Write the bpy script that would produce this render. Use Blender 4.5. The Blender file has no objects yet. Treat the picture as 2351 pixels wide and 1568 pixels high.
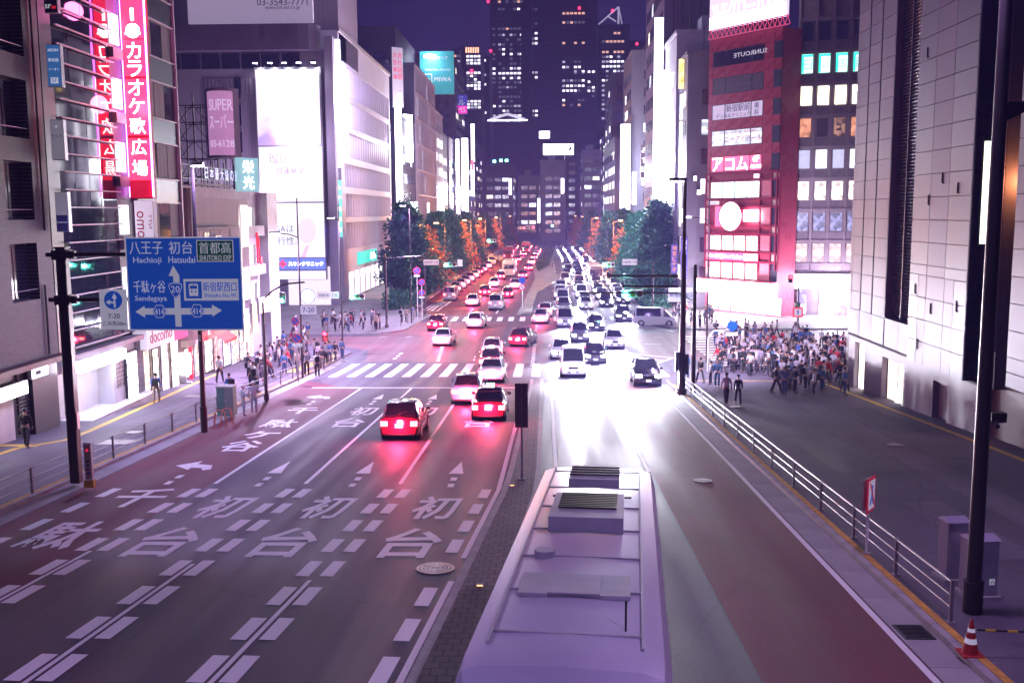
import bpy, bmesh, math, random
from mathutils import Vector, Matrix
random.seed(7)
SC = bpy.context.scene
COL = SC.collection
PI = math.pi

# ---------------------------------------------------------------- camera
W0, H0 = 2351., 1568.
FPX, CXP, CYP = 2286., W0 / 2, H0 / 2
PITCH = math.atan(297 / FPX); ROLL = .006; YAW = math.atan((1250 - CXP) / FPX)
CZ = 12.2
cam = bpy.data.objects.new('camera', bpy.data.cameras.new('camera'))
COL.objects.link(cam)
cam.data.sensor_width = 36; cam.data.lens = FPX / W0 * 36
cam.data.clip_start = .2; cam.data.clip_end = 6000
cam.matrix_world = (Matrix.Translation((0, 0, CZ)) @ Matrix.Rotation(YAW, 4, 'Z') @ Matrix.Rotation(PI / 2 - PITCH, 4, 'X') @ Matrix.Rotation(-ROLL, 4, 'Z'))
SC.camera = cam

# ---------------------------------------------------------------- sky: night over the city
wd = bpy.data.worlds.new('World'); SC.world = wd; wd.use_nodes = True
nt = wd.node_tree; nt.nodes.clear()
tc = nt.nodes.new('ShaderNodeTexCoord'); sx = nt.nodes.new('ShaderNodeSeparateXYZ')
cr = nt.nodes.new('ShaderNodeValToRGB'); bg = nt.nodes.new('ShaderNodeBackground'); ow = nt.nodes.new('ShaderNodeOutputWorld')
nt.links.new(tc.outputs['Generated'], sx.inputs[0]); nt.links.new(sx.outputs['Z'], cr.inputs[0])
nt.links.new(cr.outputs[0], bg.inputs[0]); nt.links.new(bg.outputs[0], ow.inputs[0])
cr.color_ramp.elements[0].position = 0.0; cr.color_ramp.elements[0].color = (.019, .0125, .062, 1)
cr.color_ramp.elements[1].position = .45; cr.color_ramp.elements[1].color = (.0105, .0062, .029, 1)
e = cr.color_ramp.elements.new(.12); e.color = (.0125, .0080, .040, 1)
bg.inputs[1].default_value = 1.0
vs = SC.view_settings
vs.view_transform = 'Standard'; vs.look = 'None'; vs.gamma = 1; vs.use_curve_mapping = False; vs.exposure = .78
SC.cycles.max_bounces = 6; SC.cycles.diffuse_bounces = 2; SC.cycles.glossy_bounces = 3; SC.cycles.transparent_max_bounces = 6
SC.cycles.use_denoising = True
SC.cycles.sample_clamp_indirect = 4.0
SC.cycles.caustics_reflective = False; SC.cycles.caustics_refractive = False


def zr(y):
    """height of the road: falls 5.7 % away from the bridge, then level"""
    if y < 70: return 4.7 - .057 * y
    if y < 95: return .71 - .057 * (y - 70) + .057 / 50 * (y - 70) ** 2
    return 0.


def slope(y):
    return (zr(y + .5) - zr(y - .5))


def ray(px, py):
    u, v = (px - CXP) / FPX, (CYP - py) / FPX
    c, s = math.cos(ROLL), math.sin(ROLL); u, v = u * c + v * s, -u * s + v * c
    cp, sp = math.cos(PITCH), math.sin(PITCH)
    fy = cp + v * sp; fz = -sp + v * cp
    cy, sy = math.cos(YAW), math.sin(YAW)
    return (u * cy - fy * sy, u * sy + fy * cy, fz)


def on_x(px, py, X):
    d = ray(px, py); t = X / d[0]; return (X, d[1] * t, CZ + d[2] * t)


def on_y(px, py, Y):
    d = ray(px, py); t = Y / d[1]; return (d[0] * t, Y, CZ + d[2] * t)


def on_g(px, py, dz=0.):
    d = ray(px, py); t = 5.
    while CZ + d[2] * t > zr(d[1] * t) + dz and t < 900: t += .05
    return (d[0] * t, d[1] * t, zr(d[1] * t) + dz)


# ---------------------------------------------------------------- materials
MATS = {}


def mat(name, col, rough=.6, metal=0., var=.12, scale=1.5, bump=0., bscale=30., emit=0., ecol=None, spec=None, stretch=None):
    if name in MATS: return MATS[name]
    m = bpy.data.materials.new(name); m.use_nodes = True; t = m.node_tree; b = t.nodes['Principled BSDF']
    b.inputs['Roughness'].default_value = rough; b.inputs['Metallic'].default_value = metal
    if spec is not None: b.inputs['Specular IOR Level'].default_value = spec
    b.inputs['Base Color'].default_value = (*col, 1)
    if var > 0 or bump > 0:
        co = t.nodes.new('ShaderNodeTexCoord'); src = co.outputs['Object']
        if stretch:
            mp = t.nodes.new('ShaderNodeMapping'); mp.inputs['Scale'].default_value = stretch
            t.links.new(src, mp.inputs[0]); src = mp.outputs[0]
    if var > 0:
        n = t.nodes.new('ShaderNodeTexNoise'); n.inputs['Scale'].default_value = scale; n.inputs['Detail'].default_value = 6
        t.links.new(src, n.inputs['Vector'])
        r = t.nodes.new('ShaderNodeMapRange'); r.inputs[1].default_value = .3; r.inputs[2].default_value = .7
        r.inputs[3].default_value = 1 - var; r.inputs[4].default_value = 1 + var
        t.links.new(n.outputs['Fac'], r.inputs[0])
        x = t.nodes.new('ShaderNodeMixRGB'); x.blend_type = 'MULTIPLY'; x.inputs[0].default_value = 1
        x.inputs[1].default_value = (*col, 1); t.links.new(r.outputs[0], x.inputs[2]); t.links.new(x.outputs[0], b.inputs['Base Color'])
        r2 = t.nodes.new('ShaderNodeMapRange'); r2.inputs[3].default_value = max(0, rough - var * .5); r2.inputs[4].default_value = min(1, rough + var * .5)
        t.links.new(n.outputs['Fac'], r2.inputs[0]); t.links.new(r2.outputs[0], b.inputs['Roughness'])
    if bump > 0:
        n2 = t.nodes.new('ShaderNodeTexNoise'); n2.inputs['Scale'].default_value = bscale; n2.inputs['Detail'].default_value = 4
        t.links.new(src, n2.inputs['Vector'])
        bp = t.nodes.new('ShaderNodeBump'); bp.inputs['Strength'].default_value = bump; bp.inputs['Distance'].default_value = .02
        t.links.new(n2.outputs['Fac'], bp.inputs['Height']); t.links.new(bp.outputs[0], b.inputs['Normal'])
    if emit > 0:
        b.inputs['Emission Color'].default_value = (*(ecol or col), 1); b.inputs['Emission Strength'].default_value = emit
    MATS[name] = m
    return m


def interior_mat(name, col, strength, sx=1.2, sz=1.1, contrast=.8, seed=0.):
    """a lit room seen through a window: blocks of furniture, blinds and wall in different tones"""
    if name in MATS: return MATS[name]
    m = bpy.data.materials.new(name); m.use_nodes = True; t = m.node_tree; b = t.nodes['Principled BSDF']
    co = t.nodes.new('ShaderNodeTexCoord'); mp = t.nodes.new('ShaderNodeMapping')
    mp.inputs['Scale'].default_value = (sx, sx, sz); mp.inputs['Location'].default_value = (seed, seed * 2, seed * 3)
    t.links.new(co.outputs['Object'], mp.inputs[0])
    v = t.nodes.new('ShaderNodeTexVoronoi'); v.distance = 'CHEBYCHEV'; v.inputs['Scale'].default_value = 2.2
    t.links.new(mp.outputs[0], v.inputs['Vector'])
    sp = t.nodes.new('ShaderNodeSeparateColor'); t.links.new(v.outputs['Color'], sp.inputs[0])
    r = t.nodes.new('ShaderNodeMapRange'); r.inputs[3].default_value = 1 - contrast; r.inputs[4].default_value = 1.1
    t.links.new(sp.outputs[0], r.inputs[0])
    x = t.nodes.new('ShaderNodeMixRGB'); x.blend_type = 'MULTIPLY'; x.inputs[0].default_value = 1; x.inputs[1].default_value = (*col, 1)
    t.links.new(r.outputs[0], x.inputs[2])
    t.links.new(x.outputs[0], b.inputs['Emission Color']); b.inputs['Emission Strength'].default_value = strength
    b.inputs['Base Color'].default_value = (.1, .1, .12, 1); b.inputs['Roughness'].default_value = .15
    MATS[name] = m
    return m


def brick_mat(name, c1, c2, mortar, bw, bh, ms=.015, rough=.7, offset=.5, bump=.4, axis='XZ'):
    if name in MATS: return MATS[name]
    m = bpy.data.materials.new(name); m.use_nodes = True; t = m.node_tree; b = t.nodes['Principled BSDF']
    co = t.nodes.new('ShaderNodeTexCoord'); se = t.nodes.new('ShaderNodeSeparateXYZ'); cb = t.nodes.new('ShaderNodeCombineXYZ')
    t.links.new(co.outputs['Object'], se.inputs[0])
    t.links.new(se.outputs[axis[0]], cb.inputs[0]); t.links.new(se.outputs[axis[1]], cb.inputs[1])
    k = t.nodes.new('ShaderNodeTexBrick'); k.inputs['Scale'].default_value = 1; k.offset = offset
    k.inputs['Brick Width'].default_value = bw; k.inputs['Row Height'].default_value = bh; k.inputs['Mortar Size'].default_value = ms
    k.inputs['Color1'].default_value = (*c1, 1); k.inputs['Color2'].default_value = (*c2, 1); k.inputs['Mortar'].default_value = (*mortar, 1)
    t.links.new(cb.outputs[0], k.inputs['Vector']); t.links.new(k.outputs['Color'], b.inputs['Base Color'])
    bp = t.nodes.new('ShaderNodeBump'); bp.invert = True; bp.inputs['Strength'].default_value = bump; bp.inputs['Distance'].default_value = .01
    t.links.new(k.outputs['Fac'], bp.inputs['Height']); t.links.new(bp.outputs[0], b.inputs['Normal'])
    b.inputs['Roughness'].default_value = rough
    MATS[name] = m
    return m


def asphalt_mat(name, col, wet=.56):
    if name in MATS: return MATS[name]
    m = bpy.data.materials.new(name); m.use_nodes = True; t = m.node_tree; b = t.nodes['Principled BSDF']; L = t.links.new
    co = t.nodes.new('ShaderNodeTexCoord')
    def noise(scale, detail, vec=None):
        n = t.nodes.new('ShaderNodeTexNoise'); n.inputs['Scale'].default_value = scale; n.inputs['Detail'].default_value = detail
        L(vec or co.outputs['Object'], n.inputs['Vector']); return n
    mp = t.nodes.new('ShaderNodeMapping'); mp.inputs['Scale'].default_value = (1.1, .035, 1); L(co.outputs['Object'], mp.inputs[0])
    big = noise(.25, 5); trk = noise(1.0, 4, mp.outputs[0]); fine = noise(60, 3); spk = noise(14, 2)
    def rng(n, a, c, lo=.3, hi=.7):
        r = t.nodes.new('ShaderNodeMapRange'); r.inputs[1].default_value = lo; r.inputs[2].default_value = hi
        r.inputs[3].default_value = a; r.inputs[4].default_value = c; L(n.outputs['Fac'], r.inputs[0]); return r.outputs[0]
    def mul(a, c):
        q = t.nodes.new('ShaderNodeMath'); q.operation = 'MULTIPLY'; L(a, q.inputs[0]); L(c, q.inputs[1]); return q.outputs[0]
    f = mul(mul(rng(big, .78, 1.22), rng(trk, .8, 1.2)), mul(rng(fine, .7, 1.3), rng(spk, .9, 1.1)))
    # cracks
    vo = t.nodes.new('ShaderNodeTexVoronoi'); vo.feature = 'DISTANCE_TO_EDGE'; vo.inputs['Scale'].default_value = .16
    wob = t.nodes.new('ShaderNodeMixRGB'); wob.blend_type = 'ADD'; wob.inputs[0].default_value = 1.0
    L(co.outputs['Object'], wob.inputs[1]); nn = noise(.8, 5); L(nn.outputs['Color'], wob.inputs[2]); L(wob.outputs[0], vo.inputs['Vector'])
    ck = t.nodes.new('ShaderNodeMapRange'); ck.inputs[2].default_value = .006; ck.inputs[3].default_value = .6; L(vo.outputs['Distance'], ck.inputs[0])
    f = mul(f, ck.outputs[0])
    x = t.nodes.new('ShaderNodeMixRGB'); x.blend_type = 'MULTIPLY'; x.inputs[0].default_value = 1; x.inputs[1].default_value = (*col, 1); L(f, x.inputs[2])
    L(x.outputs[0], b.inputs['Base Color'])
    L(rng(trk, wet - .12, wet + .12), b.inputs['Roughness'])
    bp = t.nodes.new('ShaderNodeBump'); bp.inputs['Strength'].default_value = .35; bp.inputs['Distance'].default_value = .01
    L(fine.outputs['Fac'], bp.inputs['Height']); L(bp.outputs[0], b.inputs['Normal'])
    MATS[name] = m
    return m


def paint_mat(name, col, wear=.45):
    if name in MATS: return MATS[name]
    m = bpy.data.materials.new(name); m.use_nodes = True; t = m.node_tree; b = t.nodes['Principled BSDF']; L = t.links.new
    co = t.nodes.new('ShaderNodeTexCoord')
    n = t.nodes.new('ShaderNodeTexNoise'); n.inputs['Scale'].default_value = 9; n.inputs['Detail'].default_value = 9; n.inputs['Roughness'].default_value = .75
    L(co.outputs['Object'], n.inputs['Vector'])
    r = t.nodes.new('ShaderNodeMapRange'); r.inputs[1].default_value = .60; r.inputs[2].default_value = .74; L(n.outputs['Fac'], r.inputs[0])
    r.inputs[4].default_value = wear
    x = t.nodes.new('ShaderNodeMixRGB'); x.inputs[1].default_value = (*col, 1); x.inputs[2].default_value = (.09, .085, .09, 1)
    L(r.outputs[0], x.inputs[0]); L(x.outputs[0], b.inputs['Base Color']); b.inputs['Roughness'].default_value = .55
    MATS[name] = m
    return m


def glow(name, col, s):
    return mat(name, col, rough=.3, var=0, emit=s)


def glass_mat(name, col=(.02, .022, .035), rough=.06, wav=.03):
    """dark window glass over an unlit room: mirrors the street"""
    if name in MATS: return MATS[name]
    m = mat(name, col, rough=rough, var=0, spec=1.0, bump=wav, bscale=.35)
    m.node_tree.nodes['Principled BSDF'].inputs['IOR'].default_value = 1.9
    return m


WHITE = (.78, .77, .8)
K = dict(
    white=mat('white_paint', (.72, .72, .75), .45), steel=mat('galvanised_steel', (.46, .45, .48), .38, .7, .1),
    dark=mat('dark_metal', (.035, .03, .04), .45, .3), black=mat('black_plastic', (.015, .015, .018), .5),
    brownpole=mat('brown_pole_paint', (.06, .04, .045), .42, .2), concrete=mat('concrete', (.34, .33, .34), .85, 0, .15, .8, .3, 40),
    kerb=mat('kerb_stone', (.36, .33, .34), .8, 0, .2, 2, .3, 30), yellow=mat('yellow_line_paint', (.62, .33, .05), .65, 0, .25, 5),
    tactile=mat('tactile_yellow', (.62, .42, .08), .7, 0, .2, 5, .3, 20), glass=glass_mat('dark_glass'),
    asphalt=asphalt_mat('asphalt', (.052, .040, .074), .60), red_asphalt=asphalt_mat('maroon_asphalt', (.135, .020, .046), .70),
    pave=asphalt_mat('pavement_asphalt', (.105, .088, .13), .74), line=paint_mat('road_paint', (.86, .85, .86)),
    rail=mat('railing_paint', (.30, .27, .29), .4, .4), lampglow=glow('lamp_white', (.86, .84, 1.0), 26),
)


# ---------------------------------------------------------------- mesh builder
class MB:
    def __init__(s): s.v = []; s.f = []; s.m = []; s.ms = []; s.T = None

    def slot(s, m):
        if m not in s.ms: s.ms.append(m)
        return s.ms.index(m)

    def add(s, vs, fs, m):
        o = len(s.v); k = s.slot(m)
        s.v += [tuple(s.T @ Vector(v)) for v in vs] if s.T else [tuple(v) for v in vs]
        for f in fs: s.f.append([o + i for i in f]); s.m.append(k)
        return s

    def box(s, x0, x1, y0, y1, z0, z1, m):
        if x0 > x1: x0, x1 = x1, x0
        if y0 > y1: y0, y1 = y1, y0
        if z0 > z1: z0, z1 = z1, z0
        return s.add([(x0, y0, z0), (x1, y0, z0), (x1, y1, z0), (x0, y1, z0), (x0, y0, z1), (x1, y0, z1), (x1, y1, z1), (x0, y1, z1)],
                     [(0, 3, 2, 1), (4, 5, 6, 7), (0, 1, 5, 4), (1, 2, 6, 5), (2, 3, 7, 6), (3, 0, 4, 7)], m)

    def cyl(s, p0, p1, r0, m, r1=None, n=10, cap=True):
        p0, p1 = Vector(p0), Vector(p1); r1 = r0 if r1 is None else r1
        d = (p1 - p0).normalized(); a = Vector((0, 0, 1)) if abs(d.z) < .9 else Vector((1, 0, 0))
        u = d.cross(a).normalized(); w = d.cross(u)
        vs = []
        for p, r in ((p0, r0), (p1, r1)):
            for i in range(n):
                t = 2 * PI * i / n; vs.append(p + (u * math.cos(t) + w * math.sin(t)) * r)
        fs = [(i, i + n, (i + 1) % n + n, (i + 1) % n) for i in range(n)]
        if cap: fs += [tuple(range(n)), tuple(range(2 * n - 1, n - 1, -1))]
        return s.add(vs, fs, m)

    def tube(s, pts, r, m, n=8):
        for a, b in zip(pts, pts[1:]): s.cyl(a, b, r, m, n=n)
        return s

    def bar(s, p0, p1, w, h, m):
        p0, p1 = Vector(p0), Vector(p1); d = (p1 - p0).normalized()
        a = Vector((0, 0, 1)) if abs(d.z) < .95 else Vector((0, 1, 0))
        u = d.cross(a).normalized() * w / 2; q = u.cross(d).normalized() * h / 2
        vs = [p + c for p in (p0, p1) for c in (-u - q, u - q, u + q, -u + q)]
        return s.add(vs, [(3, 2, 1, 0), (4, 5, 6, 7), (0, 1, 5, 4), (1, 2, 6, 5), (2, 3, 7, 6), (3, 0, 4, 7)], m)

    def quad(s, a, b, c, d, m): return s.add([a, b, c, d], [(0, 1, 2, 3)], m)

    def prism(s, pts, z0, z1, m, plane='xy', side=None):
        """extrude a polygon; plane 'xy' along z, 'xz' along y"""
        n = len(pts)
        P = (lambda p, h: (p[0], p[1], h)) if plane == 'xy' else ((lambda p, h: (p[0], h, p[1])) if plane == 'xz' else (lambda p, h: (h, p[0], p[1])))
        vs = [P(p, z0) for p in pts] + [P(p, z1) for p in pts]
        s.add(vs, [tuple(range(n - 1, -1, -1)), tuple(range(n, 2 * n))], m)
        return s.add(vs, [(i, (i + 1) % n, (i + 1) % n + n, i + n) for i in range(n)], side or m)

    def mesh(s, name, smooth=False, ang=.7):
        me = bpy.data.meshes.new(name); me.from_pydata(s.v, [], s.f)
        for m in s.ms: me.materials.append(m)
        me.polygons.foreach_set('material_index', s.m)
        bm = bmesh.new(); bm.from_mesh(me)
        if smooth:
            bmesh.ops.remove_doubles(bm, verts=bm.verts, dist=1e-4)
            for f in bm.faces: f.smooth = True
        bmesh.ops.recalc_face_normals(bm, faces=bm.faces)
        if smooth:
            for ed in bm.edges:
                ed.smooth = len(ed.link_faces) == 2 and ed.calc_face_angle(0) < ang
        bm.to_mesh(me); bm.free(); me.update()
        return me

    def build(s, name, parent=None, smooth=False, ang=.7, **kw):
        return link(name, s.mesh(name, smooth, ang), parent, **kw)


def tag(o, label=None, cat=None, group=None, kind=None):
    if label: o['label'] = label
    if cat: o['category'] = cat
    if group: o['group'] = group
    if kind: o['kind'] = kind
    return o


KIDS = {}


def adopt(o, parent):
    if parent: o.parent = parent; KIDS.setdefault(parent.name, []).append(o)


def link(name, me, parent=None, loc=None, rot=None, **kw):
    o = bpy.data.objects.new(name, me); COL.objects.link(o)
    adopt(o, parent)
    if loc: o.location = loc
    if rot: o.rotation_euler = rot
    return tag(o, **kw)


def thing(name, label, cat, loc=(0, 0, 0), rz=0., group=None, rx=0.):
    o = bpy.data.objects.new(name, None); COL.objects.link(o); o.location = loc; o.rotation_euler = (rx, 0, rz); o.empty_display_size = .3
    return tag(o, label, cat, group)


def dup(o, parent=None):
    c = o.copy(); COL.objects.link(c); adopt(c, parent)
    for ch in KIDS.get(o.name, ()): dup(ch, c)
    return c


def place(proto, used, loc, rz, label, group=None, rx=0.):
    """the prototype itself the first time, copies afterwards"""
    if proto.name in used: o = dup(proto)
    else: o = proto; used.add(proto.name)
    o.location = loc; o.rotation_euler = (rx, 0, rz); o['label'] = label
    if group: o['group'] = group
    return o


TXT = {}


def text_mesh(s, depth=.008, bold=0.):
    if (s, depth) in TXT: return TXT[(s, depth)]
    c = bpy.data.curves.new('t', 'FONT'); c.body = s; c.size = 1; c.resolution_u = 2; c.extrude = depth; c.offset = bold
    o = bpy.data.objects.new('t', c); me = bpy.data.meshes.new_from_object(o)
    xs = [v.co.x for v in me.vertices]; ys = [v.co.y for v in me.vertices]
    x0, x1, y0, y1 = min(xs), max(xs), min(ys), max(ys)
    vs = [((v.co.x - x0) / (x1 - x0), (v.co.y - y0) / (y1 - y0), v.co.z) for v in me.vertices]
    r = (vs, [tuple(p.vertices) for p in me.polygons], (x1 - x0) / (y1 - y0))
    TXT[(s, depth)] = r
    bpy.data.objects.remove(o); bpy.data.meshes.remove(me)
    return r


def letters(mb, s, x0, x1, z0, z1, y, m, keep=True, rot90=False):
    """lettering standing in the x-z plane, read from -y; keeps its shape inside the given box"""
    vs, fs, asp = text_mesh(s)
    w, h = x1 - x0, z1 - z0
    if rot90:  # reads bottom to top... turned clockwise to read downwards
        mb.add([(x0 + (1 - v[1]) * 0 + v[1] * w, y - .01 - v[2], z1 - v[0] * h) for v in vs], fs, m); return
    if keep:
        if w / h > asp: nw = h * asp; x0 += (w - nw) / 2; w = nw
        else: nh = w / asp; z0 += (h - nh) / 2; h = nh
    mb.add([(x0 + v[0] * w, y - .01 - v[2], z0 + v[1] * h) for v in vs], fs, m)


def vletters(mb, s, x0, x1, z0, z1, y, m, fill=.82):
    n = len(s); p = (z1 - z0) / n
    for i, c in enumerate(s):
        zt = z1 - i * p
        if c == ' ': continue
        if c in 'ー-': mb.box((x0 + x1) / 2 - .06 * (x1 - x0), (x0 + x1) / 2 + .06 * (x1 - x0), y - .02, y - .005, zt - p * .9, zt - p * .15, m)
        else: letters(mb, c, x0, x1, zt - p * (1 + fill) / 2, zt - p * (1 - fill) / 2, y, m)


def holes(mb, u0, u1, z0, z1, hs, m, depth=.25, y=0., mr=None):
    """a wall face at local y with rectangular openings (u0,u1,z0,z1) and their reveals"""
    us = sorted({u0, u1, *[a for h in hs for a in (h[0], h[1]) if u0 < a < u1]})
    zs = sorted({z0, z1, *[a for h in hs for a in (h[2], h[3]) if z0 < a < z1]})
    for i in range(len(us) - 1):
        run = None
        for j in range(len(zs) - 1):
            cu, cz = (us[i] + us[i + 1]) / 2, (zs[j] + zs[j + 1]) / 2
            inside = any(h[0] < cu < h[1] and h[2] < cz < h[3] for h in hs)
            if not inside:
                mb.quad((us[i], y, zs[j]), (us[i + 1], y, zs[j]), (us[i + 1], y, zs[j + 1]), (us[i], y, zs[j + 1]), m)
    r = mr or m
    for a, b, c, d in hs:
        mb.quad((a, y, c), (a, y + depth, c), (a, y + depth, d), (a, y, d), r); mb.quad((b, y, c), (b, y, d), (b, y + depth, d), (b, y + depth, c), r)
        mb.quad((a, y, c), (b, y, c), (b, y + depth, c), (a, y + depth, c), r); mb.quad((a, y, d), (a, y + depth, d), (b, y + depth, d), (b, y, d), r)


def sheet(name, pts, m, dz, y_cuts=True, kind='structure', parent=None):
    """flat polygonal sheet that follows the fall of the road: pts in order, cut every 2.5 m where it curves"""
    bm = bmesh.new(); vs = [bm.verts.new((p[0], p[1], 0)) for p in pts]; bm.faces.new(vs)
    ys = [p[1] for p in pts]
    for yc in [70, 72.5, 75, 77.5, 80, 82.5, 85, 87.5, 90, 92.5, 95]:
        if min(ys) < yc < max(ys): bmesh.ops.bisect_plane(bm, geom=bm.verts[:] + bm.edges[:] + bm.faces[:], plane_co=(0, yc, 0), plane_no=(0, 1, 0))
    for v in bm.verts: v.co.z = zr(v.co.y) + dz
    bmesh.ops.recalc_face_normals(bm, faces=bm.faces)
    for f in bm.faces:
        if f.normal.z < 0: f.normal_flip()
    me = bpy.data.meshes.new(name); bm.to_mesh(me); bm.free(); me.materials.append(m)
    return link(name, me, parent, kind=kind)


def spot(parent, loc, rot, power, col=(1, .9, 1), size=1.2, blend=.6, r=.08, name='lamp_light'):
    l = bpy.data.lights.new(name, 'SPOT'); l.energy = power; l.color = col; l.spot_size = size if size < 2 else 3.0; l.spot_blend = blend if size < 2 else 1.0; l.shadow_soft_size = r
    o = bpy.data.objects.new(name, l); COL.objects.link(o); adopt(o, parent); o.location = loc; o.rotation_euler = rot
    return o


def point(parent, loc, power, col=(1, .9, 1), r=.2, name='lamp_light'):
    l = bpy.data.lights.new(name, 'POINT'); l.energy = power; l.color = col; l.shadow_soft_size = r
    o = bpy.data.objects.new(name, l); COL.objects.link(o); adopt(o, parent); o.location = loc
    return o

# ---------------------------------------------------------------- people: one body of each kind, placed further down
used = set()
skin = mat('skin', (.48, .27, .2), .5, 0, .05); hairm = mat('hair_black', (.015, .012, .012), .5); shoe = mat('shoe_dark', (.02, .02, .02), .5)


def skinmesh(name, verts, edges, m, sub=1):
    me = bpy.data.meshes.new('t'); me.from_pydata([v[0] for v in verts], edges, []); o = bpy.data.objects.new('t', me); COL.objects.link(o)
    md = o.modifiers.new('s', 'SKIN'); md.use_smooth_shade = True
    if not me.skin_vertices: me.skin_vertices  # layer comes with the modifier
    sv = me.skin_vertices[0].data if len(me.skin_vertices) else None
    if sv is None:
        bm = bmesh.new(); bm.from_mesh(me); bm.verts.layers.skin.verify(); bm.to_mesh(me); bm.free(); sv = me.skin_vertices[0].data
    for i, v in enumerate(verts): sv[i].radius = (v[1], v[2] if len(v) > 2 else v[1]); sv[i].use_root = (i == 0)
    s2 = o.modifiers.new('u', 'SUBSURF'); s2.levels = s2.render_levels = sub
    dg = bpy.context.evaluated_depsgraph_get(); r = bpy.data.meshes.new_from_object(o.evaluated_get(dg)); r.name = name; r.materials.clear(); r.materials.append(m)
    bpy.data.objects.remove(o); bpy.data.meshes.remove(me); return r


def person_proto(pose, top, bottom, sleeve='long', skirt=False, bag=None, helmet=None, long_hair=False):
    st = {'stand': (0.05, -.05, .02, -.02), 'walk': (.34, -.30, -.22, .26), 'phone': (.04, -.04, .0, .0), 'walk2': (-.24, .22, .2, -.2)}[pose]
    def leg(s, d):  # hip, knee, ankle, toe
        return [Vector((s * .09, 0, .92)), Vector((s * .10, d * .55 + .02, .50)), Vector((s * .10, d, .09 + max(0, -d) * .25)), Vector((s * .105, d + .13, .04 + max(0, -d) * .1))]
    Lg, Rg = leg(-1, st[0]), leg(1, st[1])
    def arm(s, d):
        if pose == 'phone' and s > 0: return [Vector((.17, 0, 1.38)), Vector((.22, .0, 1.13)), Vector((.10, .22, 1.22)), Vector((.06, .28, 1.27))]
        return [Vector((s * .17, 0, 1.38)), Vector((s * .23, d * .4, 1.12)), Vector((s * .23, d * .9 + .03, .89)), Vector((s * .22, d + .05, .80))]
    La, Ra = arm(-1, st[2]), arm(1, st[3])
    head = [Vector((0, .0, 1.44)), Vector((0, .01, 1.50)), Vector((0, .015, 1.58)), Vector((0, .015, 1.66))]
    V = [(Vector((0, 0, .95)), .12, .085), (Vector((0, 0, 1.12)), .11, .08), (Vector((0, 0, 1.32)), .13, .085), (head[0], .055), (head[1], .05), (head[2], .078, .09), (head[3], .07, .085)]; E = [(0, 1), (1, 2), (2, 3), (3, 4), (4, 5), (5, 6)]
    for Lx, root, rr in ((Lg, 0, (.085, .055, .035, .03)), (Rg, 0, (.085, .055, .035, .03)), (La, 2, (.045, .035, .026, .028)), (Ra, 2, (.045, .035, .026, .028))):
        prev = root
        for p, q in zip(Lx, rr): V.append((p, q)); E.append((prev, len(V) - 1)); prev = len(V) - 1
    body = skinmesh('body', V, E, skin); bm = bmesh.new(); bm.from_mesh(body)
    # nose, ears and separate curved fingers grown into the same mesh
    def blob(c, r3):
        rr = bmesh.ops.create_icosphere(bm, subdivisions=1, radius=1); [setattr(v, 'co', Vector((v.co.x * r3[0], v.co.y * r3[1], v.co.z * r3[2])) + c) for v in rr['verts']]
    blob(Vector((0, .108, 1.595)), (.014, .02, .025)); blob(Vector((.078, .01, 1.60)), (.012, .02, .03)); blob(Vector((-.078, .01, 1.60)), (.012, .02, .03))
    for hnd, s in ((La, -1), (Ra, 1)):
        d = (hnd[3] - hnd[2]).normalized()
        for k in range(5):
            b = hnd[3] + Vector((0, (k - 1.5) * .018, 0)) if k < 4 else hnd[3] + Vector((-s * .005, .035, .02)); ln = (.07, .08, .075, .06, .05)[k]; dd = (d + Vector((-s * .25, .0 if k < 4 else .5, 0))).normalized()
            rr = bmesh.ops.create_cone(bm, segments=5, radius1=.009, radius2=.006, depth=ln, cap_ends=True); q = dd.to_track_quat('Z', 'Y')
            for v in rr['verts']: v.co = q @ v.co + b + dd * ln * .5
    bm.to_mesh(body); bm.free()
    parts = [('body', body)]
    tv = [(Vector((0, 0, .93)), .15, .105), (Vector((0, 0, 1.12)), .135, .10), (Vector((0, 0, 1.33)), .155, .105), (Vector((0, 0, 1.42)), .07, .07)]; te = [(0, 1), (1, 2), (2, 3)]
    for Lx in (La, Ra):
        prev = 2; n = 3 if sleeve == 'long' else 2
        for p, q in list(zip(Lx, (.068, .054, .042)))[:n]: tv.append((p, q)); te.append((prev, len(tv) - 1)); prev = len(tv) - 1
    parts.append(('top', skinmesh('top', tv, te, top)))
    bv = [(Vector((0, 0, 1.0)), .14, .10), (Vector((0, 0, .93)), .14, .105)]; be = [(0, 1)]
    for Lx in (Lg, Rg):
        prev = 1
        for p, q in list(zip(Lx, (.10, .075, .06)))[:3]: bv.append((p, q)); be.append((prev, len(bv) - 1)); prev = len(bv) - 1
    if skirt: parts.append(('skirt', MB().cyl((0, 0, 1.0), (0, 0, .52), .13, bottom, r1=.22, n=14).mesh('skirt', smooth=True)))
    else: parts.append(('trousers', skinmesh('trousers', bv, be, bottom)))
    for Lx in (Lg, Rg): parts.append(('shoe', skinmesh('shoe', [(Lx[2] + Vector((0, -.03, -.03)), .042), (Lx[3] + Vector((0, .0, .0)), .04, .03), (Lx[3] + Vector((0, .06, -.005)), .03, .022)], [(0, 1), (1, 2)], shoe)))
    hb = bmesh.new(); bmesh.ops.create_icosphere(hb, subdivisions=2, radius=1)
    for v in hb.verts:
        f = v.co.y > .35 and v.co.z < .45; v.co = Vector((v.co.x * .092, v.co.y * (.08 if f else .108) - (.012 if not f else .02), v.co.z * (.105 if v.co.z > 0 else (.2 if long_hair and v.co.y < .3 else .08)) + 1.635))
    for f in hb.faces: f.smooth = True
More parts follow.
